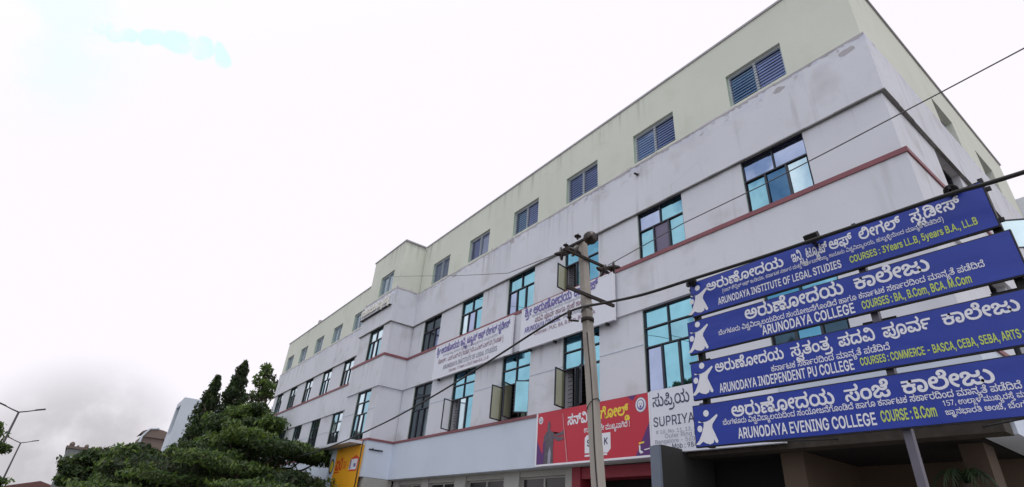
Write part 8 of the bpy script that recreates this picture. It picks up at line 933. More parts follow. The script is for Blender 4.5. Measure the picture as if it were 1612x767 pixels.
pl2([(-11.09, 5.09), (-10.99, 5.09), (-10.975, 5.20), (-10.99, 5.27), (-11.03, 5.35), (-11.07, 5.27), (-11.085, 5.18)], 'statue', Y2)
pl2([(-10.88, 5.05), (-10.70, 4.92), (-10.46, 4.95), (-10.44, 5.0), (-10.46, 5.05), (-10.62, 5.0), (-10.86, 4.98)], 'statue', Y2 - .001)
pl2([(-10.87, 4.9), (-10.66, 4.80), (-10.47, 4.83), (-10.47, 4.90), (-10.66, 4.89), (-10.87, 4.99)], 'statue', Y2 - .0015)
pl2([(-11.28, 4.292), (-11.22, 4.292), (-11.16, 4.85), (-11.24, 4.8)], 'plum', Y2 - .002)
pl2([(-11.05, 4.292), (-10.95, 4.292), (-10.93, 4.55), (-10.98, 4.7), (-11.04, 4.55)], 'greyink', Y2 - .002)
p.build('printed_figure', t)
p = MB(); p.face([(-10.34, Y3, 4.292), (-10.30, Y3, 4.292), (-10.50, Y3, 5.46), (-10.53, Y3, 5.46)], 'staff'); p.build('printed_staff', t)
p = MB(); disc(p, -11.37, 5.38, .085, .095, Y1, 'signwhite'); disc(p, -11.37, 5.38, .055, .065, Y2, 'greyink'); disc(p, -11.37, 5.39, .022, .034, Y3, 'signwhite'); p.build('emblem', t)
p = MB(); disc(p, -7.97, 5.34, .155, .165, Y1, 'greyink', 28); disc(p, -7.97, 5.34, .14, .15, Y2, 'signwhite', 28); disc(p, -7.97, 5.34, .105, .115, Y3, 'purple', 24); disc(p, -7.97, 5.35, .08, .085, Y3 - .003, 'signwhite', 20)
for dx in (-.03, .03): disc(p, -7.97 + dx, 5.36, .012, .014, Y3 - .006, 'ink', 8)
disc(p, -7.97, 5.30, .03, .03, Y3 - .006, 'purple', 8); p.build('emblem', t)
text(K('ಸನ್‌ವಿನ್'), -10.33, -9.35, 5.16, .33, Y1, 'signwhite', t, bold=6)
text(K('ಗೋಲ್ಡ್'), -9.2, -8.32, 5.18, .33, Y1, 'gold', t, bold=6)
text(K('ಉದ್ಯೋಗವೇ ಮುಖ್ಯವಾಗಿದೆ !'), -9.75, -8.3, 4.92, .17, Y1, 'signwhite', t, bold=3)
p = MB(); p.face([(-9.72, Y1, 4.45), (-8.98, Y1, 4.42), (-8.89, Y1, 4.50), (-8.89, Y1, 4.85), (-9.65, Y1, 4.85), (-9.72, Y1, 4.79)], 'signwhite'); p.face([(-9.72, Y1, 4.37), (-9.0, Y1, 4.37), (-9.0, Y1, 4.41), (-9.72, Y1, 4.41)], 'signwhite'); p.build('badge', t)
text(E('S'), -9.65, -9.53, 4.60, .19, Y2, 'ink', t, bold=7); text(E('K'), -9.10, -8.97, 4.60, .19, Y2, 'ink', t, bold=7)
p = MB(); p.face([(-8.07, Y2, 4.52), (-7.92, Y2, 4.54), (-7.92, Y2, 4.57), (-8.07, Y2, 4.555)], 'gold'); p.face([(-8.07, Y2, 4.37), (-8.03, Y2, 4.33), (-7.95, Y2, 4.35), (-7.99, Y2, 4.38), (-8.03, Y2, 4.40), (-8.03, Y2, 4.5), (-8.07, Y2, 4.5)], 'signwhite'); p.face([(-7.93, Y2, 4.39), (-7.78, Y2, 4.41), (-7.78, Y2, 4.43), (-7.93, Y2, 4.41)], 'signwhite'); p.build('emblem', t)
# white shop fascia
t = empty('white_shop_sign', (-6.2, YS, 4.4), 'white fascia board with black lettering between the red board and the blue boards', 'sign', SG)
p = MB(); p.box(-7.715, -4.9, YS, 9.495, 4.30, 5.585, 'flex'); p.build('board', t)
text(K('ಸುಪ್ರಿಯ ಟ್ರೇಡರ್ಸ್'), -7.65, -5.55, 5.24, .36, Y1, 'ink', t, bold=2)
text(E('SUPRIYA TRADERS'), -7.66, -5.5, 4.83, .26, Y1, 'ink', t, bold=2)
text(E('# 10, No. 11, 12, C.D.P. Compound,'), -7.6, -5.7, 4.68, .10, Y1, 'greyink', t, bold=2, slab=10)
text(E('Outer Ring Road, Jnana'), -7.38, -5.9, 4.585, .11, Y1, 'greyink', t, bold=2, slab=10)
text(E('Bangalore - 560056 | GSTIN'), -7.64, -5.9, 4.485, .11, Y1, 'greyink', t, bold=2, slab=10)
text(E('Mob : 98443'), -7.22, -6.45, 4.37, .13, Y1, 'ink', t, bold=2, slab=10)
# orange sign under the bay canopy
YO = 8.36
t = empty('orange_shop_sign', (-22, YO, 4.0), 'orange hoarding with red numerals under the grey canopy beside the trees', 'sign', SG)
p = MB(); p.box(-23.12, -20.62, YO, 8.445, 3.2, 5.36, 'orange'); p.build('board', t)
p = MB(); p.box(-23.75, -23.125, YO + .01, 8.445, 3.2, 5.36, 'fascia'); p.build('side_panel', t)
p = MB(); p.tube([(-20.58, YO - .02, 3.0), (-20.58, YO - .02, 5.5)], .022, 'steel'); p.build('edge_pole', t)
p = MB(); disc(p, -23.45, 4.72, .24, .3, YO + .006, 'ink'); disc(p, -23.45, 4.72, .17, .22, YO + .003, 'gold'); p.build('emblem', t)
text(K('ಏ0'), -22.98, -22.25, 4.55, .62, YO - .003, 'vermil', t, bold=8); text(E('38 -'), -22.18, -21.6, 4.58, .36, YO - .003, 'vermil', t, bold=3)
p = MB(); p.face([(-23.0, YO - .003, 4.44), (-22.5, YO - .003, 4.44), (-22.5, YO - .003, 4.49), (-23.0, YO - .003, 4.49)], 'vermil')
p.face([(-21.5, YO - .003, 4.45), (-20.75, YO - .003, 4.45), (-20.7, YO - .003, 4.9), (-21.0, YO - .003, 5.02), (-21.5, YO - .003, 4.9)], 'vermil')
p.face([(-21.56, YO - .006, 4.52), (-20.82, YO - .006, 4.50), (-20.80, YO - .006, 4.88), (-21.45, YO - .006, 4.88)], 'signwhite')
p.face([(-21.5, YO - .009, 4.54), (-21.38, YO - .009, 4.54), (-21.36, YO - .009, 4.86), (-21.44, YO - .009, 4.86)], 'purple'); p.face([(-21.1, YO - .009, 4.6), (-20.9, YO - .009, 4.6), (-20.9, YO - .009, 4.72), (-21.1, YO - .009, 4.72)], 'purple'); p.build('emblem', t)

# ================================================================== BLUE BOARDS ON THEIR FRAME
YB = 6.0; XL, XR = -4.2, -0.68
t = empty('sign_frame', (-2.4, YB + .1, 0), 'dark steel posts and rails carrying the four blue boards', 'sign frame')
for x, m in ((-4.10, 'blackpost'), (-1.98, 'post'), (-0.80, 'blackpost')):
    p = MB(); p.box(x - .035, x + .035, YB + .07, YB + .14, 0.13 if m == 'post' else 3.68, 5.9 if m == 'blackpost' else 5.84, m); p.build('post', t)
for z in (5.78, 5.43, 5.20, 4.92, 4.64, 4.34, 4.10, 3.76):
    p = MB(); p.box(XL + .05, XR - .04, YB + .042, YB + .068, z - .02, z + .02, 'steel'); p.build('rail', t)
for x, z in ((-4.18, 4.79), (-1.98, 4.79), (-0.88, 4.79)):
    p = MB(); p.box(x - .16, x + .16, YB + .15, YB + .17, z - .012, z + .012, 'steel'); p.build('tie_bar', t)
for x in (-4.10, -0.80):
    p = MB(); p.tube([(x, YB + .14, 3.74), (x if x < -2 else -2.2, 9.53, 4.30)], .012, 'blackpost', 6); p.build('tie_rod', t)
BL = 'blue boards stacked on the steel frame'
def logo(cx, cz, s, par, y):
    """white emblem: a leaping figure above a drop-shaped child figure."""
    b = MB(); q = lambda pts: b.face([(cx + a * s, y, cz + c * s) for a, c in pts], 'signwhite')
    disc(b, cx + .03 * s, cz + .42 * s, .10 * s, .10 * s, y, 'signwhite', 14)
    q([(-.28, .22), (-.26, .16), (0, .17), (.14, .21), (.40, .36), (.43, .31), (.22, .08), (.20, -.02), (.36, -.42), (.33, -.48), (.27, -.46), (.10, -.10), (.02, -.02), (-.05, .06), (-.08, .14)])
    b.face([(cx + a * s, y - .002, cz + c * s) for a, c in [(-.08, .14), (.12, .2), (.22, .08), (.16, -.1), (.24, -.34), (.20, -.46), (.08, -.50), (-.06, -.46), (-.16, -.40), (-.30, -.49), (-.43, -.47), (-.30, -.36), (-.20, -.2), (-.10, .02)]], 'signwhite')
    disc(b, cx - .24 * s, cz - .02 * s, .09 * s, .10 * s, y, 'signwhite', 14)
    return b.build('emblem', par)
def board(z0, z1, x0, x1, label, dz=0.0):
    t = empty('blue_sign_board', ((x0 + x1) / 2, YB, z0), label, 'sign', BL)
    p = MB(); p.box(x0, x1, YB, YB + .04, z0, z1, 'blue'); p.build('panel', t)
    p = MB(); frame_rect(p, x0 - .012, x1 + .012, z0 - .012, z1 + .012, YB + .006, 'steel', .011, .036); p.build('edge_trim', t)
    return t
yt = YB - .003; W1 = 'signwhite'
t = board(5.362, 5.845, -4.10, -0.77, 'topmost blue board, its upper edge crossed by the black cable')
logo(-4.0, 5.585, .40, t, yt)
text(K('ಅರುಣೋದಯ'), -3.85, -2.76, 5.66, .185, yt, W1, t, bold=4.5); text(K('ಇನ್ಸ್ಟಿಟ್ಯೂಟ್'), -2.66, -2.24, 5.665, .18, yt, W1, t, bold=4.5)
text(K('ಆಫ್'), -2.22, -1.97, 5.665, .18, yt, W1, t, bold=4.5); text(K('ಲೀಗಲ್'), -1.90, -1.49, 5.665, .18, yt, W1, t, bold=4.5); text(K('ಸ್ಟಡೀಸ್'), -1.40, -0.97, 5.665, .18, yt, W1, t, bold=4.5)
text(K('(ಬಾರ್ ಕೌನ್ಸಿಲ್ ಆಫ್ ಇಂಡಿಯಾ, ಕರ್ನಾಟಕ ಸರ್ಕಾರ ಮತ್ತು ಕರ್ನಾಟಕ ರಾಜ್ಯ ಕಾನೂನು ವಿಶ್ವವಿದ್ಯಾಲಯ, ಹುಬ್ಬಳ್ಳಿಯಿಂದ ಮಾನ್ಯತೆ ಪಡೆದಿದೆ)'), -3.62, -1.14, 5.575, .066, yt, W1, t, bold=1.5, slab=8)
text(E('ARUNODAYA INSTITUTE OF LEGAL STUDIES'), -3.70, -2.14, 5.42, .125, yt, W1, t, bold=6)
text(E('COURSES : 3Years LL.B, 5years B.A., LL.B'), -2.05, -0.90, 5.435, .105, yt, 'yellow', t, bold=6)
t = board(4.852, 5.285, -4.20, -0.72, 'blue board second from the top, fully inside the picture on the right')
logo(-4.06, 5.065, .40, t, yt)
text(K('ಅರುಣೋದಯ'), -3.36, -2.18, 5.12, .215, yt, W1, t, bold=4.5); text(K('ಕಾಲೇಜು'), -2.07, -1.37, 5.12, .215, yt, W1, t, bold=4.5)
text(K('ಬೆಂಗಳೂರು ವಿಶ್ವವಿದ್ಯಾಲಯದಿಂದ ಸಂಯೋಜನೆಗೊಂಡಿದೆ ಹಾಗೂ ಕರ್ನಾಟಕ ಸರ್ಕಾರದಿಂದ ಮಾನ್ಯತೆ ಪಡೆದಿದೆ'), -3.75, -0.97, 5.01, .088, yt, W1, t, bold=2, slab=8)
text(E('ARUNODAYA COLLEGE'), -3.17, -2.12, 4.875, .15, yt, W1, t, bold=6)
text(E('COURSES : BA., B.Com, BCA. M.Com'), -2.05, -1.10, 4.89, .115, yt, 'yellow', t, bold=6)
t = board(4.257, 4.717, -4.21, -0.69, 'blue board third from the top, with the longest heading of the four')
logo(-4.06, 4.50, .40, t, yt)
for s, a, b_ in ((K('ಅರುಣೋದಯ'), -3.86, -2.96), (K('ಸ್ವತಂತ್ರ'), -2.88, -2.43), (K('ಪದವಿ'), -2.36, -2.0), (K('ಪೂರ್ವ'), -1.93, -1.51), (K('ಕಾಲೇಜು'), -1.42, -0.85)):
    text(s, a, b_, 4.55, .18, yt, W1, t, bold=4.5)
text(K('ಕರ್ನಾಟಕ ಸರ್ಕಾರದಿಂದ ಮಾನ್ಯತೆ ಪಡೆದಿದೆ'), -3.14, -1.90, 4.425, .095, yt, W1, t, bold=2, slab=8)
text(E('ARUNODAYA INDEPENDENT PU COLLEGE'), -3.83, -2.26, 4.29, .145, yt, W1, t, bold=6)
text(E('COURSES : COMMERCE - BASCA, CEBA, SEBA, ARTS : HEP'), -2.20, -0.78, 4.315, .105, yt, 'yellow', t, bold=6)
t = board(3.688, 4.172, -4.24, -0.66, 'lowest blue board, with an address line on its right end')
logo(-4.07, 3.90, .40, t, yt)
for s, a, b_ in ((K('ಅರುಣೋದಯ'), -3.71, -2.52), (K('ಸಂಜೆ'), -2.42, -2.0), (K('ಕಾಲೇಜು'), -1.90, -1.19)):
    text(s, a, b_, 3.985, .205, yt, W1, t, bold=4.5)
text(K('ಬೆಂಗಳೂರು ವಿಶ್ವವಿದ್ಯಾಲಯದಿಂದ ಸಂಯೋಜನೆಗೊಂಡಿದೆ ಹಾಗೂ ಕರ್ನಾಟಕ ಸರ್ಕಾರದಿಂದ ಮಾನ್ಯತೆ ಪಡೆದಿದೆ'), -3.84, -1.04, 3.905, .085, yt, W1, t, bold=2, slab=8)
text(E('ARUNODAYA EVENING COLLEGE'), -3.66, -2.18, 3.735, .155, yt, W1, t, bold=6)
text(E('COURSE : B.Com'), -2.14, -1.68, 3.755, .135, yt, 'yellow', t, bold=6)
text(K('157, ಉಲ್ಲಾಳ ಮುಖ್ಯರಸ್ತೆ ಮರಿಯಪ್ಪನಪಾಳ್ಯ'), -1.62, -0.74, 3.835, .066, yt, W1, t, bold=2, slab=8)
text(K('ಜ್ಞಾನಭಾರತಿ ಅಂಚೆ, ಬೆಂಗಳೂರು - 56'), -1.62, -0.80, 3.757, .066, yt, W1, t, bold=2, slab=8)
# (the end posts are held by rods back to the front wall)
# small floodlights clipped to the top rail
for x, z, lb in ((-4.03, 5.84, 'black floodlight clipped to the left end of the topmost board'), (-2.34, 5.80, 'black floodlight clipped to the middle of the topmost board'), (-0.99, 5.84, 'black floodlight clipped near the right end of the topmost board')):
    t = empty('floodlight', (x, YB, z), lb, 'floodlight', 'floodlights along the topmost board')
    p = MB(); p.box(x - .015, x + .015, YB - .10, YB + .06, z - .035, z - .008, 'steel'); p.box(x - .012, x + .012, YB - .10, YB - .08, z - .035, z + .03, 'steel'); p.build('bracket', t)
    p = MB()
    if x == -2.34: p.obox((x - .075, YB - .10, z - .03), (.15, 0, 0), (0, .07, .05), (0, -.06, .085), 'blackpost')
    else: p.lathe((x, YB - .03, z + .02), (0, -0.75, -0.65), [(-.05, .02), (-.04, .04), (.02, .055), (.045, .064), (.05, .05)], 'blackpost')
    p.build('lamp_head', t)
for x in (-4.16, -1.93, -0.77):
    p = MB(); p.box(x - .02, x + .02, YB + .02, YB + .068, 5.845, 5.90, 'steel'); p.build('post_cap', bpy.data.objects['sign_frame'])

# ================================================================== UTILITY POLE AND WIRES
t = empty('utility_pole', (-5.64, 6.0, 0), 'leaning concrete power pole with brown disc insulators in front of the red sign', 'utility pole')
def ax(z): return Vector((-5.64 - .0866 * z, 6.0, z))
p = MB(); zs = [0, 1.5, 3, 4.5, 6, 7.42]; rings = []
for j, z in enumerate(zs):
    c = ax(z); h = .102 - .0045 * z; d = .078 - .001 * z; ch = .016
    rings.append([(c.x + a * h + e * ch * -a, c.y + b_ * d + f_ * ch * -b_, z) for a, b_, e, f_ in ((-1, -1, 0, 1), (-1, -1, 1, 0), (1, -1, 1, 0), (1, -1, 0, 1), (1, 1, 0, 1), (1, 1, 1, 0), (-1, 1, 1, 0), (-1, 1, 0, 1))])
for j in range(len(zs) - 1):
    for q in range(8): p.face([rings[j][q], rings[j][(q + 1) % 8], rings[j + 1][(q + 1) % 8], rings[j + 1][q]], 'concrete')
p.face(rings[-1], 'concrete'); p.build('shaft', t)
p = MB(); p.obox((-6.72, 5.87, 7.34), (.78, 0, 0), (0, .04, 0), (0, 0, .04), 'rust'); p.build('crossarm', t)
p = MB(); p.box(-6.16, -6.12, 5.44, 6.62, 6.98, 7.025, 'rust'); p.build('crossarm', t)
p = MB(); p.box(-6.10, -6.06, 5.46, 6.58, 6.24, 6.295, 'rust'); p.build('crossarm', t)
def insulator(c, axis, s=1.0):
    p = MB(); p.lathe(c, axis, [(-.12 * s, .012 * s), (-.09 * s, .03 * s), (-.03 * s, .042 * s), (-.02 * s, .06 * s), (-.012 * s, .10 * s), (.006 * s, .107 * s), (.016 * s, .095 * s), (.02 * s, .04 * s), (.07 * s, .03 * s), (.11 * s, .012 * s)], 'porcelain', 18)
    return p.build('insulator', t)
insulator((-5.92, 5.85, 7.29), (0.75, -0.65, -.15), 1.2); insulator((-6.30, 5.9, 7.50), (0, 0.1, 1), .62)
insulator((-6.24, 5.46, 6.95), (-.55, -.8, -.15), 1.15); insulator((-6.20, 5.74, 7.10), (-.2, -.95, .2), 1.1); insulator((-6.62, 5.9, 7.44), (0, .1, 1), .5)
insulator((-6.12, 6.36, 6.90), (.35, .9, -.25), 1.15); insulator((-6.10, 6.62, 7.05), (.75, .6, 0), 1.1)
p = MB(); c = ax(5.85); p.lathe(c - Vector((0, 0, .03)), (0, 0, 1), [(0, .112), (.06, .112)], 'rust', 12); p.tube([(c.x - .12, 5.9, 5.84), (c.x - .32, 5.88, 5.90)], .018, 'rust'); p.build('clamp', t)
p = MB(); p.lathe((c.x - .32, 5.88, 5.92), (0, 0, 1), [(0, .02), (.03, .045), (.07, .03), (.10, .045), (.15, .04), (.17, .015)], 'porcelain', 12); p.build('insulator', t)
p = MB()
for q in range(10):
    a0, a1 = 2 * math.pi * q / 10, 2 * math.pi * (q + 1) / 10; z0 = 4.42 + .10 * math.cos(a0); z1 = 4.42 + .10 * math.cos(a1); c0, c1 = ax(z0), ax(z1)
    p.tube([(c0.x + .105 * math.cos(a0), 6 + .10 * math.sin(a0), z0), (c1.x + .105 * math.cos(a1), 6 + .10 * math.sin(a1), z1)], .007, 'cable', 5)
p.build('tie_wire', t)
p = MB(); p.tube([(ax(z).x + .06 + .015 * math.sin(z * 3), 5.918, z) for z in [k * .35 for k in range(1, 17)]], .009, 'cable', 5); p.build('down_cable', t)
p = MB()
for q in range(10):
    a0, a1 = 2 * math.pi * q / 10, 2 * math.pi * (q + 1) / 10; z0 = 6.02 + .03 * math.cos(a0); z1 = 6.02 + .03 * math.cos(a1); c0, c1 = ax(z0), ax(z1)
    p.tube([(c0.x + .095 * math.cos(a0), 6 + .095 * math.sin(a0), z0), (c1.x + .095 * math.cos(a1), 6 + .095 * math.sin(a1), z1)], .008, 'cable', 5)
p.build('tie_wire', t)

def smooth(pts, n=8):
    pts = [Vector(p) for p in pts]; out_ = []
    for i in range(len(pts) - 1):
        p0, p1, p2, p3 = pts[max(i - 1, 0)], pts[i], pts[i + 1], pts[min(i + 2, len(pts) - 1)]
        for k in range(n):
            u = k / n; out_.append(0.5 * ((2 * p1) + (p2 - p0) * u + (2 * p0 - 5 * p1 + 4 * p2 - p3) * u * u + (3 * p1 - p0 - 3 * p2 + p3) * u ** 3))
    return out_ + [pts[-1]]
p = MB(); p.tube(smooth([(-29.8, 6.81, 5.05), (-23.75, 6.69, 4.83), (-19.22, 6.57, 4.88), (-14.85, 6.45, 5.16), (-11.86, 6.33, 5.47), (-9.55, 6.21, 5.78), (-7.52, 6.09, 6.07), (-6.62, 5.97, 6.11), (-6.11, 5.84, 6.03)]), .02, 'cable', 6)
tag(p.build('service_cable'), 'thick black cable sagging left from the concrete pole across the front into the trees', 'cable')
p = MB(); p.tube(smooth([(-6.11, 5.84, 6.03), (-4.84, 5.72, 5.80), (-3.9, 5.7, 5.745), (-2.74, 5.7, 5.70), (-2.18, 5.7, 5.69), (-1.49, 5.7, 5.675), (-0.94, 5.7, 5.665), (-0.44, 5.7, 5.63), (1.6, 5.8, 5.62), (8, 6, 6.0)]), .021, 'cable', 6)
tag(p.build('service_cable'), 'thick black cable running right from the concrete pole along the topmost blue board', 'cable')
p = MB(); p.tube([(-6.22, 6.6, 7.13), (-5.3, 6.45, 7.10), (-4.35, 6.3, 7.075), (-3.0, 6.3, 7.11), (-2.0, 6.3, 7.17), (-0.82, 6.3, 7.255), (0.5, 6.3, 7.36), (12, 6.4, 8.4)], .008, 'thinwire', 5)
tag(p.build('overhead_wire'), 'thin wire rising from the pole insulators to the upper right corner', 'wire')
p = MB(); p.tube([(-6.73, 5.7, 7.2), (-9.43, 6.6, 8.08), (-13.13, 7.3, 9.52), (-17, 7.85, 11.02), (-21.0, 8.40, 12.55)], .008, 'thinwire', 5)
tag(p.build('overhead_wire'), 'thin wire climbing left from the pole insulators to the bay', 'wire')

# ================================================================== TREES
def leaves(mb, c, rad, n, size, mats, rng, shell=0.55, up=0.6):
    for _ in range(n):
        while True:
            v = Vector((rng.uniform(-1, 1), rng.uniform(-1, 1), rng.uniform(-1, 1)))
            if v.length <= 1 and (v.length > shell or rng.random() < .35): break
        p = Vector((c[0] + v.x * rad[0], c[1] + v.y * rad[1], c[2] + v.z * rad[2]))
        nrm = Vector((rng.gauss(0, .6) + v.x * .5, rng.gauss(0, .6) + v.y * .5, up + rng.gauss(0, .45))).normalized()
        a = nrm.cross(Vector((rng.uniform(-1, 1), rng.uniform(-1, 1), rng.uniform(-.3, .3)))).normalized(); b = nrm.cross(a)
        s = size * rng.uniform(.6, 1.35); w = s * .42
        mb.face([p - a * s, p - b * w + a * s * .1, p + a * s - nrm * s * .25, p + b * w + a * s * .1], rng.choice(mats))
def limb(mb, a, b, r0, r1, rng, n=5):
    a, b = Vector(a), Vector(b); pts = []
    for i in range(n + 1):
        u = i / n; q = a.lerp(b, u); j = (b - a).length * .05 * (1 if 0 < i < n else 0)
        pts.append(q + Vector((rng.uniform(-j, j), rng.uniform(-j, j), rng.uniform(-j, j) + math.sin(u * math.pi) * (b - a).length * .05)))
    mb.tube(pts, [r0 + (r1 - r0) * i / n for i in range(n + 1)], 'bark', 7)
def tree(name, base, h_fork, clumps, label, leaf_n, size, rng, trunk_r=.2, group='trees along the roadside', cat='tree', shell=.55, twigs=3, up=.6):
    """clumps: (centre, radii, leaf materials, share)."""
    t = empty(name, base, label, cat, group)
    w = MB(); fork = (base[0] + rng.uniform(-.2, .2), base[1] + rng.uniform(-.2, .2), h_fork); limb(w, base, fork, trunk_r * 1.25, trunk_r, rng, 6)
    cr = MB()
    for c, rad, mats, share in clumps:
        limb(w, fork, (c[0], c[1], c[2] - rad[2] * .2), trunk_r * .5, trunk_r * .1, rng)
        leaves(cr, c, rad, int(leaf_n * share), size, mats, rng, shell, up)
        for q in range(twigs):                   # thin twigs with leaves poking past the clump
            v = Vector((rng.gauss(0, 1), rng.gauss(0, 1), rng.gauss(.25, .7))).normalized()
            e = Vector((c[0] + v.x * rad[0] * 1.2, c[1] + v.y * rad[1] * 1.2, c[2] + v.z * rad[2] * 1.2))
            w.tube([c, e], [.02, .006], 'bark', 4, cap=False)
            leaves(cr, e, (size * 2.2, size * 2.2, size * 1.4), 16, size, mats if rng.random() < .5 else FR, rng, .2)
    w.build('trunk', t); cr.build('crown', t)
    return t
rng = random.Random(11)
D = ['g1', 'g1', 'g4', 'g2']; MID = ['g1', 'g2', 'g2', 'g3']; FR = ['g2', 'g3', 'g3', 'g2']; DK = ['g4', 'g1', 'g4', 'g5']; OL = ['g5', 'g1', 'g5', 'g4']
def layered(cx, cy, z0, z1, r, n, rng):
    """thin, nearly level sprays of foliage in tiers: wide low, narrow high."""
    out_ = []
    for i in range(n):
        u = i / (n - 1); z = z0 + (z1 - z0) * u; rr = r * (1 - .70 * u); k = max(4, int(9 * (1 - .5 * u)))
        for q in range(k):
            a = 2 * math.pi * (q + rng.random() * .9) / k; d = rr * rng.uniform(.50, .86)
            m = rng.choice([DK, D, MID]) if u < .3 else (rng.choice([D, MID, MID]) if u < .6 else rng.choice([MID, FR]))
            w_ = rng.uniform(.24, .40) * rr
            out_.append(((cx + d * math.cos(a), cy + d * math.sin(a), z + rng.uniform(-.36, .36) - .10 * d / r), (w_, w_, .20 + .16 * u), m, w_ / (.34 * rr)))
        out_.append(((cx, cy, z), (rr * .45, rr * .45, .3), D, 1))
    return out_
# spreading tree in front of the far wing
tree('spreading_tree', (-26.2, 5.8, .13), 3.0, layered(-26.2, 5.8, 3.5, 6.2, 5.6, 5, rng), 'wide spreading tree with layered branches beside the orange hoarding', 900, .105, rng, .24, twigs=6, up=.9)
# tall bushy one behind it
cl_ = []
for k in range(46):
    u = rng.random(); y_ = rng.uniform(4.9 + 1.0 * u, 8.9 - .4 * u)
    cl_.append(((-37.2 + rng.uniform(-2.6, 2.6) * (1 - .5 * u), y_, 4.6 + (3.5 + .25 * (y_ - 5)) * u), (rng.uniform(.6, 1.0), rng.uniform(.5, .85), .38), rng.choice([MID, FR, D]) if u > .35 else D, 1))
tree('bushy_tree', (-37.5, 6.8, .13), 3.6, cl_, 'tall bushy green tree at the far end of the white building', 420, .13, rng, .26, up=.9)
# tall, narrow mast trees
def mast(base, h, r, label):
    t = empty('mast_tree', base, label, 'tree', 'narrow mast trees'); w = MB(); limb(w, base, (base[0], base[1], h), .16, .03, rng, 8); w.build('trunk', t)
    cr = MB()
    z = 2.5
    while z < h:
        u = (z - 2.5) / (h - 2.5); rr = r * (1 - u) ** .65 + .12
        for q in range(5):
            a = rng.uniform(0, 6.28); d = rr * rng.uniform(.2, .7)
            leaves(cr, (base[0] + d * math.cos(a), base[1] + d * math.sin(a), z - .2), (rr * .55, rr * .55, .5), 90, .15, DK if rng.random() < .6 else D, rng, .3, .1)
        z += .42
    cr.build('crown', t)
mast((-48, 6.55, 0), 12.5, 1.65, 'narrow mast tree with a blunt leaning top, left of the pair')
mast((-48.5, 8.25, 0), 14.2, 1.85, 'narrow mast tree with a sharp tall tip, right of the pair')
# feathery tree beside the building's end
cl_ = []
for k in range(20):
    cl_.append(((-46 + rng.uniform(-1.4, 1.4), 9.75 + rng.uniform(-.95, .9), rng.uniform(8.5, 13.2)), (.5, .5, .3), MID if k % 2 else OL, 1))
tree('feathery_tree', (-46, 9.7, 0), 6.0, cl_, 'thin feathery tree with sky showing through beside the far end wall', 60, .19, rng, .16, shell=.2, twigs=2)
# lower trees down the road
def roundtree(name, base, z0, z1, r, label, tones, n=20, leaf_n=260, size=.25):
    cl_ = []
    for k in range(n):
        u = rng.random(); a = rng.uniform(0, 6.28); rr = r * (1 - .55 * u)
        cl_.append(((base[0] + rr * rng.uniform(.2, 1) * math.cos(a), base[1] + rr * rng.uniform(.2, 1) * math.sin(a), z0 + (z1 - z0) * u), (r * .34, r * .34, r * .17), rng.choice(tones), 1))
    tree(name, base, z0 - .3, cl_, label, leaf_n, size, rng, .2)
roundtree('roadside_tree', (-45, 3.4, 0), 4.0, 6.1, 3.0, 'mid green tree in front of the small pale blue house', [D, OL, MID, DK], 24, 520, .16)
roundtree('roadside_tree', (-52, 1.6, 0), 4.2, 6.4, 2.7, 'dark tree in front of the brown block with the curved roof', [DK, OL, OL, D], 24, 480, .18)
roundtree('roadside_tree', (-62, 1.3, 0), 4.0, 6.6, 2.5, 'dark olive tree at the left end of the tree row', [DK, OL, D], 22, 420, .20)
roundtree('roadside_tree', (-32, 2.9, 0.13), 3.0, 4.5, 2.6, 'low leafy tree at the kerb along the bottom edge', [D, MID, DK], 20, 600, .13)
roundtree('roadside_tree', (-40, -4.3, 0), 4.0, 6.0, 1.6, 'tree cut off by the left edge beside the street lamps', [MID, FR, D], 14, 330, .13)
roundtree('roadside_tree', (-75, -5.8, 0), 2.8, 4.4, 1.9, 'low shrub like tree below the double lamps', [MID, FR, D], 12, 200, .2)
roundtree('roadside_tree', (-22.6, 6.6, 0.13), 2.7, 4.0, 1.9, 'small dark tree under the canopy at the foot of the orange hoarding', [DK, D, DK], 18, 520, .10)
# trees across the road, seen only as reflections in the glass
roundtree('rain_tree', (-21, -13, 0), 6.5, 12.5, 5.0, 'tall rain tree across the road mirrored in the lower windows', [D, MID, DK], 26, 260, .35)
roundtree('rain_tree', (-10, -15, 0), 6.0, 11.5, 4.6, 'smaller rain tree across the road opposite the blue boards', [D, MID, DK], 26, 260, .35)
# palm in the porch
t = empty('porch_palm', (-2.72, 10.05, 0), 'small palm with arching fronds in the dark porch under the boards', 'palm')
p = MB(); p.tube([(-2.72, 10.05, 0), (-2.74, 10.03, 1.8), (-2.72, 10.05, 3.66)], [.09, .075, .06], 'bark', 8); p.build('trunk', t)
p = MB()
for k in range(11):
    a = 2 * math.pi * k / 11 + rng.uniform(-.2, .2); Lf = rng.uniform(.34, .48); prev = None
    for s in range(12):
        u = s / 11; q = Vector((-2.72 + math.cos(a) * Lf * u, 10.05 + math.sin(a) * Lf * u, 3.66 + .85 * u - .95 * u * u))
        if prev is not None:
            side_ = Vector((-math.sin(a), math.cos(a), 0)); d_ = (q - prev)
            for sg in (1, -1):
                tip = q + side_ * sg * .10 * math.sin(math.pi * (u * .85 + .1)) + d_ * 1.1 - Vector((0, 0, .08)); p.face([prev, q, tip], 'g1' if k % 2 else 'g4')
        prev = q
p.build('crown', t)

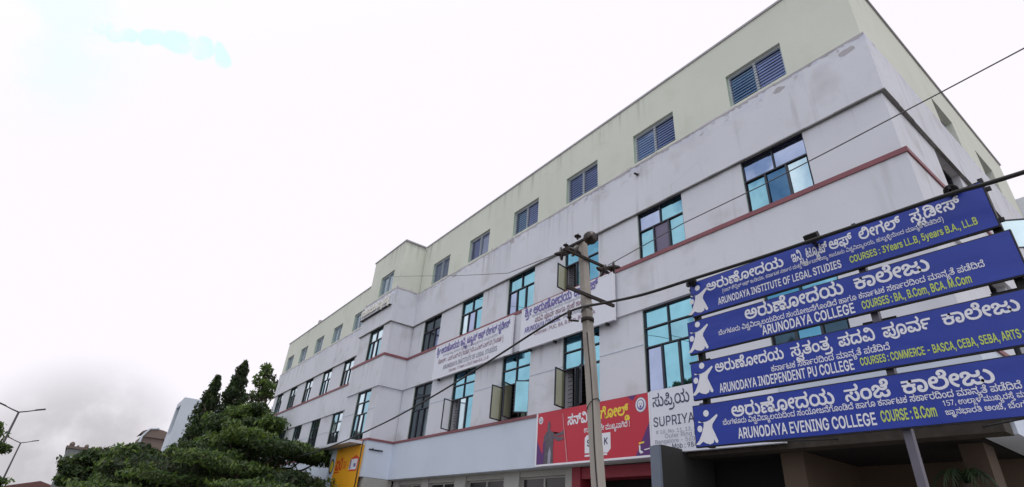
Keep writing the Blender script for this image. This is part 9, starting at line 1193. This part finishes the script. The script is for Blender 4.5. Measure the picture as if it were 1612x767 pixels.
# ================================================================== STREET LAMPS
def lamp(base, h, label):
    t = empty('street_lamp', base, label, 'street lamp', 'double armed street lamps down the median')
    x, y, _ = base
    p = MB(); p.tube([(x, y, 0), (x, y, h * .5), (x, y, h)], [.14, .10, .07], 'lamp', 10); p.build('pole', t)
    for s in (-1, 1):
        p = MB(); p.tube([(x, y, h - .05), (x, y + s * .5, h + .10), (x, y + s * 1.0, h + .28)], [.05, .045, .04], 'lamp', 8); p.build('arm', t)
        p = MB(); p.obox((x - .14, y + s * .95, h + .23), (.28, 0, 0), (0, s * .62, .19), (0, -.02 * s, .09), 'lamp'); p.build('lamp_head', t)
lamp((-59.6, -5.04, 0), 9.0, 'double armed street lamp, the taller looking nearer one at the left edge')
lamp((-89, -6.0, 0), 8.9, 'double armed street lamp, the farther one below the first')

# ================================================================== DISTANT BUILDINGS
t = empty('white_house', (-62, 8, 0), 'small pale blue white house above the trees left of the main building', 'building')
p = MB(); p.box(-63.8, -59.5, 6.0, 12, 0, 9.2, 'farwhite'); p.box(-60.6, -59.5, 6.0, 12, 9.2, 12.3, 'farwhite'); p.box(-63.8, -63.3, 6.0, 12, 9.2, 12.2, 'farwhite'); p.box(-63.3, -60.6, 6.0, 12, 11.75, 12.25, 'farwhite'); p.build('wall', t)
p = MB(); p.box(-63.2, -60.7, 6.9, 7.0, 9.2, 11.7, 'fargrey'); p.build('balcony_wall', t)
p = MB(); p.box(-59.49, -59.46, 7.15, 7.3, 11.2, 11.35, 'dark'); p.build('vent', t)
t = empty('brown_house', (-90, 6, 0), 'brown block with a curved roof behind the dark trees', 'building')
p = MB(); p.box(-96, -88, 5.6, 8.9, 0, 11.4, 'farbrown'); p.build('wall', t)
p = MB(); arc = [(-88.0 + .3, 5.5 + 3.5 * (k / 12), 11.4 + 1.0 * math.sin(math.pi * min(1, .12 + k / 12 * .80)) ** .6) for k in range(13)]
for a, b_ in zip(arc[:-1], arc[1:]): p.face([a, b_, (-96.3, b_[1], b_[2]), (-96.3, a[1], a[2])], 'farbrown')
p.face([(-87.7, 5.5, 11.3)] + arc + [(-87.7, 9.0, 11.3)], 'farbrown'); p.build('roof', t)
p = MB(); p.tube([(-87.6, 5.5, 9.0), (-87.6, 5.6, 11.3), (-87.6, 6.2, 12.3), (-87.6, 7.2, 12.5)], .12, 'farwhite', 6); p.build('roof_edge', t)
t = empty('grey_block', (-100, 1.5, 0), 'grey flat roofed block at the end of the tree row', 'building')
p = MB(); p.box(-108, -98, -1.6, 4.6, 0, 9.6, 'fargrey'); p.box(-108.2, -97.8, -1.8, 4.8, 9.6, 9.9, 'farbrown'); p.build('wall', t)
for k in range(3):
    w_ = MB(); w_.box(-97.99, -97.9, -.9 + k * 1.8, .1 + k * 1.8, 7.4, 8.6, 'farwhite'); w_.build('window', t)
p = MB()
for k in range(7):
    q = rng.uniform(.5, 1.2); p.lathe((-99.2 - rng.random(), -1.3 + k * .85 + rng.uniform(-.25, .25), 9.9), (0, 0, 1), [(0, .16 * q), (.2 * q, .28 * q), (.4 * q, .24 * q), (.55 * q, .1)], 'farbrown', 8)
p.build('roof_pots', t)
t = empty('tiled_house', (-130, -5, 0), 'low house with a red tiled roof at the bottom left', 'building')
p = MB(); p.box(-138, -128, -9, 1.5, 0, 4.6, 'farbrown'); p.build('wall', t)
p = MB(); p.poly([(-127.5, -9.5, 4.6), (-127.5, 2, 4.6), (-127.5, -3.7, 6.2)], (-11, 0, 0), 'tile'); p.build('roof', t)
